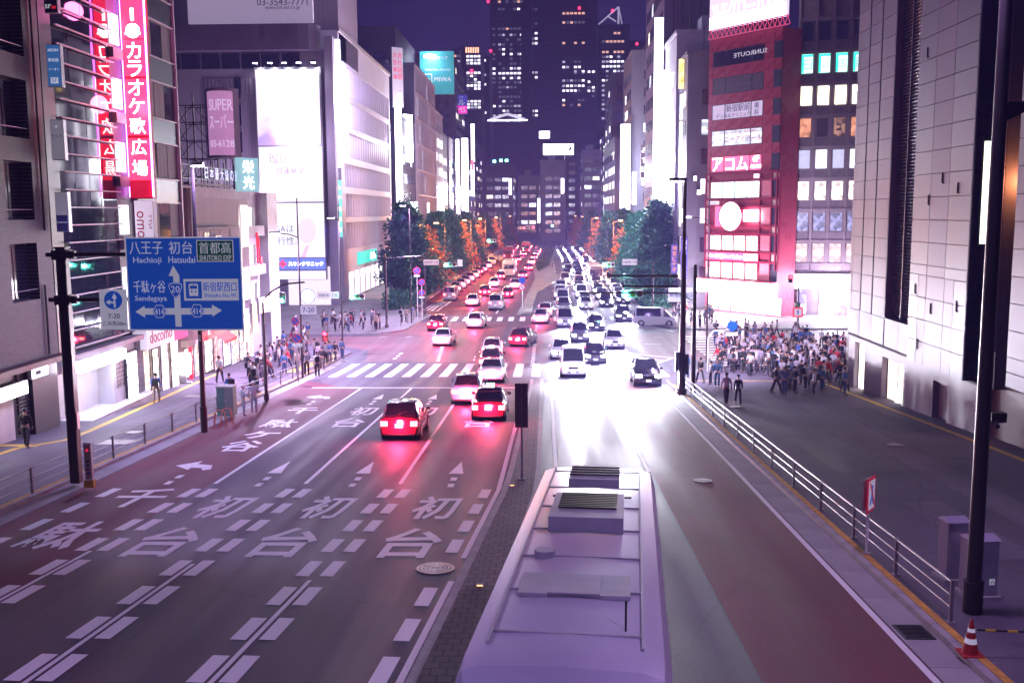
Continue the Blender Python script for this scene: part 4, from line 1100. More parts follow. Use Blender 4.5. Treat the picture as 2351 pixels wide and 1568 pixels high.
# tall light strip on the corner and the green sign below
def vstrip(px0, py0, px1, py1, Y, label, col, s, d=.6, txt=None, tm=None, cat='sign', rz=0., group=None):
    o, w, h = px_sign(px0, py0, px1, py1, Y, d, 'vertical_sign', label, glow('vs_%d_%d' % (px0, py0), col, s), K['steel'], cat, group, rz)
    if txt: m = MB(); vletters(m, txt, .12, w - .12, .3, h - .3, -.035, tm or wglow); m.build('lettering', o)
    return o
v = vstrip(765, 91, 788, 385, 134.5, 'tall blazing white light column on the corner of the white office block', (.93, .92, 1), 7)
point(v, (3.6, 2, 9), 6000, (.80, .64, 1), 1.0); point(v, (-4, -7, 3), 1100, (.80, .62, 1), 1.0); point(v, (-12, -9, -4), 1100, (.84, .64, 1), 1.0)
vstrip(770, 414, 787, 545, 134.5, 'narrow teal green vertical sign under the light column', (.12, .6, .55), 1.3, txt='みずほ銀行', tm=wglow)

# long white office facade with vertical fins
CL = thing('office_building', 'long white office block with six bands of vertical fins', 'building', (-27.5, 136.3, 0), PI / 2)
wf = mat('office_white', (.56, .56, .66), .5, 0, .06, .4)
LC = 44.5; rows = [(28.5, 32.3), (24.2, 27.7), (19.9, 23.4), (15.8, 19.0), (11.6, 14.9), (7.2, 10.9)]
hs = [(5.6 if k < 3 else 2.5, LC - 1.0, a, b) for k, (a, b) in enumerate(rows)]
mb = MB(); holes(mb, 0, LC, -.5, 36.4, hs, wf, 1.1)
mb.quad((0, 0, -.5), (0, 20, -.5), (0, 20, 36.4), (0, 0, 36.4), wf); mb.quad((0, 0, 36.4), (LC, 0, 36.4), (LC, 20, 36.4), (0, 20, 36.4), K['concrete']); mb.box(-.1, LC + .1, -.25, 0, 36.2, 36.7, K['concrete']); mb.build('wall', CL)
fm_ = {}
wgl = mat('office_glass', (.14, .12, .2), .2, 0, .25, .2, emit=.12, ecol=(.5, .35, .65))
for k, h in enumerate(hs):
    MB().box(h[0], h[1], .9, 1.0, h[2], h[3], wgl).build('window_band', CL)
    hh = round(h[3] - h[2] - .02, 2)
    if hh not in fm_: fm_[hh] = MB().box(0, .28, 0, .95, .01, hh, wf).mesh('fin')
    n = int((h[1] - h[0]) / 2.0)
    for i in range(n): link('fin', fm_[hh], CL, (h[0] + 1 + i * 2.0, .05, h[2]))
MB().box(10, 26, -.25, 0, 4.6, 6.4, mat('bank_green', (.02, .3, .25), .5, emit=.8, ecol=(.05, .6, .48))).build('green_fascia', CL)
MB().box(20, 24, -.29, -.25, 5.0, 6.0, glow('fascia_logo', (1, 1, 1), 3)).build('fascia_lettering', CL)
for i in range(7): window(CL, 3 + i * 4.4, 6.4 + i * 4.4, .3, 4.0, -.1, interior_mat('bankwin', (1, .9, .95), 1.8, .4, .5, .6, 7), K['steel'], 2)
v = vstrip(905, 214, 926, 492, 187, 'tall white light column at the far end of the finned office block', (.93, .93, 1), 6)
point(v, (3.5, -2, 12), 9000, (.9, .88, 1), 1.)

# ================================================================ RIGHT: STONE-CLAD STATION BUILDING
cl1 = mat('cladding_mauve', (.165, .130, .225), .5, 0, .14, .7, stretch=(1, 2.5, .22)); cl2 = mat('cladding_mauve_dark', (.125, .11, .185), .45, 0, .10, .7); cl3 = mat('cladding_pale', (.21, .165, .25), .5, 0, .08, .7)
seam = mat('joint_dark', (.05, .04, .055), .8)
R1 = thing('stone_building', 'tall building clad in large mauve stone panels with a dark louvred slot', 'building', (19, 62.5, 0), -PI / 2)
mb = MB(); mb.box(0, 6.55, .06, 14, 4.6, 40, seam).box(6.55, 11, .62, 14, 6.2, 40, mat('slot_dark', (.03, .028, .04), .7)).box(6.55, 11, .06, 14, 4.6, 6.2, cl1)
mb.box(11, 17.9, -.24, 14, 4.6, 40, seam).box(17.9, 19.1, 1.0, 14, 4.6, 40, cl2).box(19.1, 20.2, .06, 14, 4.6, 40, seam).box(20.2, 21.3, 1.2, 14, 3.0, 40, cl2).box(21.3, 52, .06, 14, 4.9, 40, seam)
mb.build('core', R1)
pc = {}
def panel(u0, u1, z0, z1, y, m, g=.018, poly=None):
    k = (round(u1 - u0, 2), round(z1 - z0, 2), m.name)
    if k not in pc: pc[k] = MB().box(g, u1 - u0 - g, 0, .07, g, z1 - z0 - g, m).mesh('panel')
    link('panel', pc[k], R1, (u0, y + random.uniform(-.004, .004), z0))
ph = 1.1
for k in range(26):
    z = 6.2 + k * ph
    for a, b in ((0, .5), (.5, 2.15), (2.3, 4.25), (4.4, 6.5)): panel(a, b, z, z + ph, -.01, cl1 if (k + int(a)) % 5 else cl3)
    for a, b, m_ in ((11, 13.2, cl2), (13.2, 15.4, cl1 if z > 9 else cl3), (15.4, 17.85, cl2)):
        if z > 8.9: panel(a, b, z, z + ph, -.31, m_)
    panel(19.1, 20.2, z, z + ph, -.01, cl1)
    for a, b in ((21.4, 24.0), (24.0, 26.6)): 
        if z > 5: panel(a, b, z, z + ph, -.01, cl2 if z > 9 else cl1)
    if k < 10:
        for a in (26.6, 29.2, 31.8): panel(a, a + 2.6, z, z + ph, -.01, cl2)
for k in range(4):
    z = 4.6 + k * 1.1
    for a, b, m_ in ((11, 12.2, cl2), (12.2, 13.2, cl3), (13.2, 15.4, cl3), (15.4, 16.5, cl3), (16.5, 17.85, cl2)): panel(a, b, z, z + ph, -.31, m_)
for a, b, m_ in ((11, 13.2, cl2), (13.2, 15.4, cl3), (15.4, 17.85, cl2)): panel(a, b, 9.0, 9.5, -.31, m_)
for a, b in ((0, 2.2), (2.2, 4.4), (4.4, 6.5)): panel(a, b, 4.65, 6.2, -.01, cl1)
for a, b in ((6.6, 8.8), (8.8, 11)): panel(a, b, 4.65, 6.15, .0, cl3)
for k in range(2):
    for a in (21.4, 24.0, 26.6, 29.2): panel(a, a + 2.6, 4.95 + k * .63, 4.95 + k * .63 + .62, -.01, cl1)
# return faces of the projecting bay
mb = MB(); mb.box(17.86, 17.9, -.3, 1.0, 4.6, 40, cl2).box(6.5, 6.56, -.0, 1.3, 6.2, 40, cl3).box(10.95, 11, -.3, 1.3, 6.2, 40, cl2); mb.build('return_panel', R1)
lv = MB().add([(0, 0, 0), (1.42, 0, 0), (1.42, .16, .1), (0, .16, .1), (0, .02, -.03), (1.42, .02, -.03)], [(0, 1, 2, 3), (4, 5, 1, 0)], mat('louvre_grey', (.13, .12, .16), .4, .3)).mesh('louvre')
for k in range(150):
    if k < 98:
        for j in range(3): link('louvre', lv, R1, (6.65 + j * 1.47, .38, 6.45 + k * .18))
    else: pass
mb = MB(); [mb.box(6.6 + j * 1.47, 6.66 + j * 1.47, .3, .6, 6.2, 40, MATS['louvre_grey']) for j in range(4)]; mb.box(6.56, 10.95, -.02, .6, 6.14, 6.22, cl1); mb.build('louvre_frame', R1)
g_ = MB()
for k in range(70): g_.add([(6.65, .4, 24.1 + k * .2), (11, .4, 24.1 + k * .2), (11, .55, 24.2 + k * .2), (6.65, .55, 24.2 + k * .2)], [(0, 1, 2, 3)], MATS['louvre_grey'])
g_.build('upper_louvres', R1, kind='stuff')
# ground storey
gw = mat('ground_storey_stone', (.18, .15, .21), .5, 0, .14, .7)
hsG = [(1.2, 3.1, 1.1, 4.2), (6.2, 9.6, 1.3, 4.0), (13.6, 15.4, 1.6, 3.9)]
mb = MB(); holes(mb, 0, 19.1, -.5, 4.6, hsG, gw, .35, .1); mb.box(-.05, 0, .1, 14, -.5, 40, cl1); mb.box(19.1, 52, .5, 14, -.5, 4.9, mat('brown_base', (.10, .05, .06), .5, 0, .2, 2)).box(0, 19.1, .0, .1, 4.52, 4.62, seam); mb.build('ground_wall', R1)
window(R1, *hsG[0], .35, interior_mat('vitrine1', (1, .85, .75), 3.0, .5, .3, .4, 3), K['dark'], 2)
wn = window(R1, *hsG[1], .4, interior_mat('vitrine2', (1, .78, .7), 1.6, .6, .5, .5, 8), K['dark'], 2)
pt = thing('shop_display', 'two round glass vases of greenery in the lit shop window of the stone building', 'display', (19.45, 54.2, 1.75), -PI / 2)
for q in (0, 1.1):
    MB().cyl((q, 0, 0), (q, 0, .8), .3, mat('vase_white', (.6, .6, .58), .2, emit=.8, ecol=(.8, .85, .75)), r1=.36, n=16).build('vase', pt)
MB().box(13.6, 15.4, .4, .45, 1.6, 3.9, mat('alcove_grey', (.18, .17, .2), .5)).box(14.9, 15.3, .3, .4, 2.9, 3.5, K['black']).build('service_door', R1)
for i in range(8): window(R1, 22.5 + i * 3, 24.9 + i * 3, 3.5, 4.6, .42, mat('low_window_glow', (.2, .18, .25), .2, 0, .3, emit=.12, ecol=(.5, .5, .8)), K['dark'])
# wall lamps: greenish-white strip and an orange wash
wlamp = thing('wall_lamp', 'long greenish white wall lamp glowing between stone panels', 'lamp', (19.22, 62.5 - 18.15, 10.7), 0)
MB().box(-.22, .22, 0, .2, -.1, 4.6, K['dark']).build('housing', wlamp); MB().box(-.2, .2, -.05, 0, 0, 4.4, mat('lamp_green_white', (.8, .9, .7), .4, emit=1.6, ecol=(.75, .9, .62))).build('tube', wlamp)
ol = thing('wall_lamp', 'small orange lamp hidden in the narrow slot of the stone building', 'lamp', (19.9, 62.5 - 20.7, 11.8), -PI / 2)
MB().box(-.12, .12, 0, .3, 0, .25, K['dark']).build('housing', ol); MB().box(-.1, .1, -.02, 0, .02, .2, glow('amber', (1, .45, .15), 6)).build('lens', ol)
point(ol, (0, -.2, 1.5), 260, (1, .35, .12), .2)
for u0, z0 in ((12.0, 19.5), (14.6, 13.4), (16.4, 12.9), (11.8, 8.0), (13.9, 7.2), (16.9, 7.6), (12.4, 5.3), (13.0, 12.4)):
    MB().box(u0, u0 + .03, -.36, -.3, z0, z0 + .5, seam).box(u0, u0 + .16, -.36, -.3, z0, z0 + .05, seam).build('anchor_mark', R1)

# ================================================================ RED BUILDING
red = mat('red_cladding', (.42, .065, .105), .28, 0, .12, .4); redd = mat('dark_red_frame', (.28, .015, .05), .35); cream = mat('cream_panel', (.62, .47, .40), .6)
RO = (19.6, 122.7); RZ = math.atan2(-10, 7.5)
RB = thing('red_building', 'slender red clad building stacked with window signs above a brilliant shop canopy', 'building', (*RO, 0), RZ)
uv = plane(RO, RZ); z4 = zm(1520, 0, 2.904); z1 = zm(1560, 400, 2.8)
UR = uv(*z4(975, 300))[0]; ZT = uv(*z4(700, 238))[1]
mb = MB(); mb.box(0, UR, .25, 3.4, -.5, ZT, red); mb.build('wall', RB)
ROWZ = []
for y0, y1 in ((365, 470), (548, 660), (730, 835), (908, 1015), (1085, 1190)): ROWZ.append((uv(*z4(500, y1))[1], uv(*z4(500, y0))[1]))
uA, uB = uv(*z4(495, 600))[0], uv(*z4(845, 600))[0]; uW = [uv(*z4(x, 600))[0] for x in (495, 583, 763, 845)]; uC, uD = uv(*z4(915, 600))[0], UR
# cladding panels in a grid: built as separate proud pieces
pr = {}
def rp(u0, u1, z0, z1, m, y=.17, nm='panel'):
    if u1 - u0 < .1 or z1 - z0 < .1: return
    k = (round(u1 - u0, 2), round(z1 - z0, 2), m.name)
    if k not in pr: pr[k] = MB().box(.015, u1 - u0 - .015, 0, .08, .015, z1 - z0 - .015, m).mesh(nm)
    link(nm, pr[k], RB, (u0, y, z0))
zlow = uv(*z4(500, 1200))[1]
zcuts = [zlow] + [v for r in reversed(ROWZ) for v in r] + [ZT]
ucols = [0, uA] + [uA + (uB - uA) * i / 4 for i in (1, 2, 3)] + [uB, uC, UR]
for i in range(len(zcuts) - 1):
    iswin = i % 2 == 1
    for j in range(len(ucols) - 1):
        a, b = ucols[j], ucols[j + 1]
        if iswin and 1 <= j <= 4: continue
        if iswin and j == 6: continue
        if not iswin and zcuts[i + 1] - zcuts[i] < .1: continue
        rp(a, b, zcuts[i], zcuts[i + 1], red)
wfr = mat('window_frame_navy', (.03, .03, .06), .4)
for k, (a, b) in enumerate(ROWZ):
    pan = [glass_mat('red_glass', (.04, .035, .06), .08), mat('blinds_grey', (.10, .08, .1), .4, 0, .5, 1, stretch=(.1, .1, 12)), mat('clinic_white', (.55, .5, .6), .5, emit=.35, ecol=(.75, .65, .9)), interior_mat('office_lit', (.8, .8, 1), .9, .8, 1, .5, 5), mat('acom_red', (.7, .05, .12), .4, emit=1.3, ecol=(1, .12, .25))][k]
    for j in range(3): window(RB, uW[j], uW[j + 1], a, b, .14, pan, wfr)
    MB().box(uC, UR + .01, .1, .3, a, b, wfr).build('bay_window', RB)
    m = MB(); y = .155
    if k == 0:
        # lettering on the inside of the glass reads backwards from the street
        vs, fs, _ = text_mesh('SUNROUTE'); xa, xb = uW[1] + 1.2, uW[3] + .4
        m.add([(xb - v[0] * (xb - xa), y - .01 - v[2], a + .75 + v[1] * .5) for v in vs if True], fs, wi)
    if k == 2: letters(m, '新宿駅前', uW[1] + .1, uW[2] - .1, a + (b - a) * .45, b - .12, y, ink); letters(m, 'デンタルクリニック', uW[0] + .7, uW[2] - .1, a + .1, a + (b - a) * .42, y, ink); vletters(m, '歯科', uW[2] + .3, uW[3] - .4, a + .1, b - .1, y, ink)
    if k == 3: letters(m, 'ニーアイアール', uW[1] + .05, uW[3] - .05, a + .3, a + 1.15, y, crim); letters(m, 'らくらくカンタン検索 駅前探し', uW[1] + .1, uW[3] - .4, b - .45, b - .12, y, crim)
    if k == 4: letters(m, 'ア', uW[0] + .1, uW[1] - .1, a + .12, b - .15, y, wglow); letters(m, 'コム', uW[1] + .2, uW[2] - .2, a + .12, b - .15, y, wglow); letters(m, '6F', uW[2] + .3, uW[3] - .2, a + 1.0, b - .12, y, wglow); letters(m, 'ACOM', uW[2] + .1, uW[3] - .1, a + .12, a + .8, y, wglow)
    if m.v: m.build('lettering', RB)
# lower storeys: red frame grid with cream squares
def zz(y): return uv(*z1(400, y))[1]
gridz = [zz(y) for y in (40, 85, 208, 258, 380, 435, 552, 612, 735)]
ug = [0, uv(*z1(345, 400))[0], uW[0] + .05, uv(*z1(515, 400))[0], uv(*z1(600, 400))[0], uB, uv(*z1(755, 400))[0], uv(*z1(808, 400))[0], UR]
for z in gridz: MB().box(-.05, UR + .1, .0, .2, z - .12, z + .12, redd).build('frame_rail', RB)
for u in (0, ug[1], uB, ug[6], ug[7], UR - .1): MB().box(u - .09, u + .09, -.02, .18, 5.4, gridz[0], redd).build('frame_post', RB)
for i in range(0, 8, 2): rp(.1, ug[1] - .1, gridz[i + 1] + .12, gridz[i] - .12, cream, .1, 'cream_panel'); rp(ug[6] + .1, ug[7] - .1, gridz[i + 1] + .12, gridz[i] - .12, cream, .1, 'cream_panel')
for i in range(1, 8, 2):
    rp(.1, ug[1] - .1, gridz[i + 1] + .12, gridz[i] - .12, cream, .1, 'cream_panel'); rp(ug[6] + .1, ug[7] - .1, gridz[i + 1] + .12, gridz[i] - .12, wfr, .1, 'dark_panel'); rp(uB + .1, ug[6] - .1, gridz[i + 1] + .12, gridz[i] - .12, mat('pink_panel', (.6, .2, .25), .35), .1)
lw = interior_mat('lit_white', (.9, 1, .97), 3.2, .5, .5, .25, 2)
for j in range(4): a = ug[1] + .15 + (uB - ug[1] - .25) / 4 * j; window(RB, a, a + (uB - ug[1] - .25) / 4 - .05, gridz[2] + .15, gridz[1] - .15, .08, lw, mat('teal_frame', (.1, .45, .42), .4))
cafe = interior_mat('cafe_lit', (1, .82, .76), 3.0, 1.4, 1.3, .8, 6)
for i in (5, 7):
    for j in range(4): a = ug[1] + .15 + (uB - ug[1] - .25) / 4 * j; window(RB, a, a + (uB - ug[1] - .25) / 4 - .08, gridz[i + 1] + .15, gridz[i] - .15, .08, cafe, redd, 1)
sg = thing('shop_sign', 'red fascia sign reading a burger kitchen name in white beside a green and white notice', 'sign', (RO[0] + math.cos(RZ) * ug[1] - .1, RO[1] + math.sin(RZ) * ug[1] - .1, gridz[7] + .1), RZ)
wS = uB - ug[1]; hS = gridz[6] - gridz[7] - .2
MB().box(0, wS, 0, .12, 0, hS, MATS['acom_red']).build('board', sg); m = MB(); letters(m, "Wendy's", .2, wS * .25, .15, hS - .15, 0, wglow); letters(m, 'First Kitchen', wS * .34, wS * .7, .2, hS - .2, 0, wglow); m.cyl((wS * .29, -.01, hS / 2), (wS * .29, -.04, hS / 2), hS * .32, wglow, n=14); m.build('lettering', sg)
m = MB(); m.box(wS * .74, wS - .05, -.03, 0, .05, hS - .05, glow('notice_pale', (.85, .95, .9), 1.3)); letters(m, '110円', wS * .78, wS - .3, .2, hS - .3, -.03, ink); m.build('notice', sg)
m = MB(); m.box(ug[1] + .1, ug[2] + 1.4, .0, .12, gridz[3] + .3, gridz[2] - .2, glow('notice_small', (.8, .7, .8), .8)); letters(m, '新宿東南口', ug[1] + .2, ug[2] + 1.3, gridz[3] + .35, gridz[2] - .3, 0, ink); m.build('small_sign', RB)
m = MB(); m.box(ug[4] + .8, uB - .2, .0, .12, gridz[1] + .15, gridz[0] - .15, glow('notice_small', (.8, .7, .8), .8)); letters(m, 'アコム', ug[4] + .9, uB - .3, gridz[1] + .2, gridz[0] - .2, 0, crim); m.build('small_sign', RB)
# round glaring logo sign
cu, cz = uv(*z1(512, 320)); px_ = RO[0] + math.cos(RZ) * cu + math.sin(RZ) * .6; py_ = RO[1] + math.sin(RZ) * cu - math.cos(RZ) * .6
lg = thing('round_sign', 'round glaring white and pink restaurant sign on the red building front', 'sign', (px_, py_, cz), RZ)
MB().cyl((0, .3, 0), (0, 0, 0), 1.75, redd, n=28).build('rim', lg); MB().cyl((0, 0, 0), (0, -.05, 0), 1.62, glow('logo_glare', (1, .9, .93), 12), n=28).build('face', lg)
MB().box(-2.6, -1.9, .2, .5, -1.2, 1.2, MATS['acom_red']).build('side_panel', lg); MB().box(1.95, 3.9, .1, .4, -.55, .75, glow('logo_glare2', (1, .85, .9), 8)).build('side_panel', lg)
# shop canopy
a = uv(*z1(300, 735)); b = uv(*z1(345, 830))
cn = thing('shop_canopy', 'brilliant white curved canopy sign wrapping the ground floor of the red building', 'canopy', (RO[0] - .4, RO[1] - .2, 0), RZ)
zt_, zb2 = uv(*z1(500, 745))[1], uv(*z1(500, 830))[1]
MB().prism([(-1, -.3), (UR - .6, -.8), (UR + .4, -.5), (UR + .6, .3), (-1, .3)], zb2, zt_, glow('canopy_glare', (1, .93, .97), 9)).build('light_band', cn)
MB().prism([(-1, -.35), (UR - .6, -.86), (UR + .5, -.5), (UR + .66, .3), (-1, .3)], zt_ + .01, zt_ + .15, redd).build('trim', cn)
point(cn, (4, -4, 2.0), 2600, (1, .78, .95), .8); point(cn, (9, -4, 2.0), 2600, (1, .78, .95), .8)
for i in range(6): window(RB, .6 + i * 1.9, 2.35 + i * 1.9, .3, zb2 - .2, .1, interior_mat('shop_g%d' % (i % 3), [(1, .85, .9), (.9, .8, .85), (1, .7, .65)][i % 3], 2.2, 1.5, 1.3, .7, i), K['steel'], 2)
# rooftop billboard
a = uv(*z4(440, 240)); b = uv(*z4(998, 130)); c = uv(*z4(998, -200))
rbb = thing('roof_billboard', 'bright roof billboard with bold white English and katakana letters over a red lattice', 'billboard', (RO[0], RO[1] - .5, ZT + 1.0), RZ)
MB().box(0, b[0], 0, .5, 0, 13, mat('poster_lilac', (.55, .42, .55), .5, emit=.75, ecol=(.75, .6, .85))).build('panel', rbb)
m = MB(); gl = glow('letters_glare', (1, .97, 1), 5); letters(m, 'THEグローバル社', .3, b[0] - .2, .6, 3.2, 0, gl, keep=False); m.build('lettering', rbb)
m = MB(); m.box(0, b[0], -.02, 0, 0, 1.4, glow('glare_strip', (1, .93, 1), 3.5)); m.build('light_strip', rbb)
m = MB(); drs = mat('print_violet', (.25, .16, .32), .6, 0, .6, 2.5, emit=.25, ecol=(.5, .3, .6)); m.prism([(3.6, 3.4), (7.6, 3.0), (8.0, 6), (7.5, 10), (4.6, 11), (4.2, 7)], -.05, -.01, drs, 'xz'); m.prism([(2.4, 8.8), (3.1, 3.9), (3.6, 2.9), (4.2, 4.0), (3.5, 4.6), (3.2, 9)], -.055, -.02, MATS['print_skin'], 'xz'); m.build('printed_dress', rbb)
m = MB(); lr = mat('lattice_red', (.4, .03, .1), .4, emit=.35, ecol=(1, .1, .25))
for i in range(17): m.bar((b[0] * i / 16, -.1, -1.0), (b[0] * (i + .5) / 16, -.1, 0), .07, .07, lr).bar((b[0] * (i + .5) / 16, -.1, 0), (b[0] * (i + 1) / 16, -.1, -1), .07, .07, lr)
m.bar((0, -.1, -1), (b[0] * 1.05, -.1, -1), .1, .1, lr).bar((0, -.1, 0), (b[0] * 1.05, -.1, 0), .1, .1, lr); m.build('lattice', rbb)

# ================================================================ GRID-WINDOW OFFICE BUILDING
GO = (29.4, 117.6); GZ = -math.radians(16)
GB = thing('grid_office_building', 'grey metal office tower with a grid of square windows, some lit green and yellow', 'building', (*GO, 0), GZ)
uv = plane(GO, GZ); z5 = zm(1900, 0, 2.904); gm_ = mat('anodised_panel', (.30, .24, .26), .35, .5, .1, .6)
zrow = [uv(*z5(100, y))[1] for y in (145, 365, 585, 805, 1025, 1250, 1465)]; pit = (zrow[0] - zrow[-1]) / 6
u1_ = uv(*z5(118, 400))[0]; u2_ = uv(*z5(237, 400))[0]; du = u2_ - u1_; ustart = u1_ - du
mb = MB(); mb.box(-.3, 16, .5, 14, -.5, zrow[0] + pit * 1.25, gm_); mb.build('wall', GB)
names = ['dark', 'green', 'yellow', 'bar', 'blinds', 'shop', 'clinic', 'rest', 'rest2']
gcol = {'dark': [glass_mat('grid_glass', (.02, .025, .05), .1)], 'green': [glow('green_win', (.55, 1, .85), 1.5)], 'yellow': [glow('yellow_win', (1, .97, .72), 2.4)],
        'bar': [interior_mat('bar1', (.9, .35, .2), .8, 1, 1, .9, 1), mat('curtain_mauve', (.12, .09, .13), .6), interior_mat('bar2', (.6, .3, .2), .5, 1, 1, .9, 4)],
        'blinds': [mat('blind_white', (.5, .5, .6), .5, 0, .15, 1, emit=.55, ecol=(.6, .62, .85)), glow('blind_bright', (.9, .95, 1), 1.3)],
        'shop': [interior_mat('shopg', (1, .8, .75), 1.8, 1, 1, .8, 12)], 'clinic': [interior_mat('clinicg', (.4, .4, .75), .7, 1, 1, .8, 14)], 'rest': [interior_mat('restg', (.9, .5, .45), 1.2, 1, 1, .7, 16)], 'rest2': [interior_mat('restg', (.9, .5, .45), 1.2, 1, 1, .7, 16)]}
fv = MB().box(-.13, .13, -.12, .5, 0, pit * 8.3, gm_).mesh('mullion'); nrow = 8
for j in range(8): link('mullion', fv, GB, (ustart + j * du - .12, .02, zrow[7 - 1] - pit * 1.2))
sill_m = MB().box(0, du - .26, .22, .5, 0, pit * .25, mat('spandrel_metal', (.24, .19, .22), .4, .4)).mesh('spandrel'); hd = MB().box(0, du - .26, .05, .5, 0, pit * .1, gm_).mesh('transom')
for i in range(8):
    zt2 = zrow[0] - i * pit
    for j in range(7):
        u = ustart + j * du; c = gcol[names[i]]; h0 = pit * .62
        window(GB, u + .14, u + du - .38, zt2 - h0, zt2, .3, c[(j + i) % len(c)], gm_, t=.07)
        link('spandrel', sill_m, GB, (u + .01, 0, zt2 - h0 - pit * .27)); link('transom', hd, GB, (u + .01, 0, zt2 + .02))
        if names[i] == 'green':
            m = MB(); g2_ = glow('green_edge', (.02, .6, .4), 1.5); m.box(u + .2, u + du - .45, .28, .3, zt2 - .35, zt2 - .1, g2_).box(u + .2, u + .45, .28, .3, zt2 - h0 + .1, zt2 - .35, g2_); letters(m, '日公医目立歯'[j % 6], u + .5, u + du - .5, zt2 - h0 + .3, zt2 - .5, .28, glow('ink_g', (.1, .7, .5), .8)); m.build('lettering', GB)
zc2 = uv(*z1(1000, 700))[1]; ze = uv(*z1(1000, 800))[1]
sf = thing('shop_sign', 'huge blown-out white shop sign along the base of the grid office tower', 'sign', (GO[0], GO[1] - .6, ze), GZ)
MB().box(-.2, 15, 0, .5, 0, zc2 - ze, K['steel']).build('casing', sf); MB().box(-.15, 14.9, -.05, 0, .05, zc2 - ze - .05, glow('shopfront_glare', (.97, .95, 1), 8)).build('face', sf)
point(sf, (4, -4, 0), 3500, (.88, .74, 1), .8)
MB().box(2.8, 15, -.3, .5, -.3, ze - .05, glow('shopfront_glare2', (.97, .95, 1), 3)).build('shop_front', GB)
for px0, py0, px1, py1, c in ((942, 780, 992, 825, (.2, .2, .4)), (942, 835, 1000, 895, (.18, .2, .35)), (945, 900, 995, 965, (.6, .55, .6)), (1165, 815, 1275, 985, (.25, .2, .35))):
    a, b = uv(*z1(px0, py1), .35), uv(*z1(px1, py0), .35); MB().box(a[0], b[0], -.42, -.31, a[1], b[1], mat('poster_%d' % px0, c, .5, 0, .5, 2)).build('poster', GB)

# ================================================================ BUILDINGS FARTHER ALONG THE AVENUE
def block(name, label, x0, x1, y0, y1, h, m, cat='building', face='side', win=None, wm=None, lit=None, litp=.15, fp=3.6, cp=2.6, seedv=0, wsz=(.62, .5), parts=False, zb=3.5, trim=None):
    """box-shaped building with windows set in on the faces the street sees"""
    rnd = random.Random(seedv)
    r = thing(name, label, cat, (x0, y0, 0)); W, D = x1 - x0, y1 - y0
    mb = MB(); mb.box(0, W, 0, D, -.5, h, m).box(-.15, W + .15, -.15, D + .15, h, h + .5, trim or m); mb.build('wall', r)
    mb = MB(); mb.box(W * .3, W * .6, D * .3, D * .6, h + .5, h + 3, m).cyl((W * .2, D * .5, h + .5), (W * .2, D * .5, h + 4), .06, K['dark'], n=5); mb.build('roof_plant', r)
    faces = []
    if 'f' in face: faces.append(('f', W))
    if 'r' in face: faces.append(('r', D))
    if 'l' in face: faces.append(('l', D))
    dk_, lt_ = MB(), MB(); cnt = 0; pm = {}
    for f, L in faces:
        n = max(1, int((L - 1) / cp)); off = (L - n * cp) / 2
        nf = int((h - zb - .8) / fp)
        for k in range(nf):
            row = rnd.random()
            for i in range(n):
                a = off + i * cp + cp * (1 - wsz[0]) / 2; b = a + cp * wsz[0]; z = zb + k * fp; z2 = z + fp * wsz[1]
                on = rnd.random() < litp * (2.2 if row > .6 else .5)
                mm = (lit[rnd.randrange(len(lit))] if on else wm)
                if mm is None: continue
                t = lt_ if on else dk_
                if f == 'f': t.box(a, b, -.06, .0, z, z2, mm)
                elif f == 'r': t.box(W, W + .06, a, b, z, z2, mm)
                else: t.box(-.06, 0, a, b, z, z2, mm)
    if dk_.v: dk_.build('dark_windows', r, kind='stuff')
    if lt_.v: lt_.build('lit_windows', r, kind='stuff')
    return r


dwin = glass_mat('far_glass', (.03, .03, .055), .15)
litA = [interior_mat('far_lit1', (.9, .88, 1), 2.2, .3, .5, .6, 2), interior_mat('far_lit2', (1, .85, .7), 1.5, .3, .5, .6, 5), interior_mat('far_lit3', (.8, .85, 1), 1.0, .3, .5, .7, 9)]
navy = mat('navy_facade', (.06, .06, .11), .4, 0, .15, .3); lilf = mat('lilac_facade', (.38, .35, .46), .55, 0, .1, .3); gry = mat('grey_facade', (.2, .19, .24), .6, 0, .12, .3); dgr = mat('charcoal_facade', (.07, .065, .09), .6, 0, .15, .3)
block('office_building', 'dark blue office behind the white finned block carrying a blank lit billboard', -45, -27.2, 188, 211.5, 30, navy, face='rf', wm=dwin, lit=litA, litp=.1, seedv=1)
gbm = block('glass_office_building', 'dark glass office gridded with thin pale mullions beyond the lit billboard', -46, -27, 212, 250, 42.6, navy, face='', seedv=2)
mb = MB()
for i in range(20): mb.box(19, 19.25, i * 2.0 - .05, i * 2.0 + .07, 2, 42.6, lilf)
mb.build('mullions', gbm, kind='stuff')
for k in range(8): MB().box(19, 19.35, 0, 38, 5 + k * 5.35, 5.35 + k * 5.35, lilf).build('floor_band', gbm)
mb = MB(); [mb.box(19, 19.08, i * 2 + .3, i * 2 + 1.8, 5.5 + k * 5.35, 9.5 + k * 5.35, dwin if (i * 7 + k * 3) % 11 else litA[2]) for i in range(19) for k in range(7)]; mb.build('panes', gbm, kind='stuff')
block('office_building', 'pale lilac office with narrow lit slots beside the glass office', -45, -27, 252, 270, 37, lilf, face='rf', wm=dwin, lit=litA, litp=.15, seedv=3, wsz=(.3, .6))
block('office_building', 'slim dark building squeezed between lilac neighbours on the avenue', -45, -27.4, 271, 286, 33, dgr, face='rf', wm=dwin, lit=litA, litp=.2, seedv=4)
block('office_building', 'grey office with banded windows before the brightest signs', -45, -27, 287, 312, 33, gry, face='rf', wm=dwin, lit=litA, litp=.25, seedv=5, wsz=(.85, .5))
block('office_building', 'white-lit shop tower at the far bend of the avenue', -42, -26, 316, 380, 30, lilf, face='rf', wm=dwin, lit=litA, litp=.45, seedv=6)
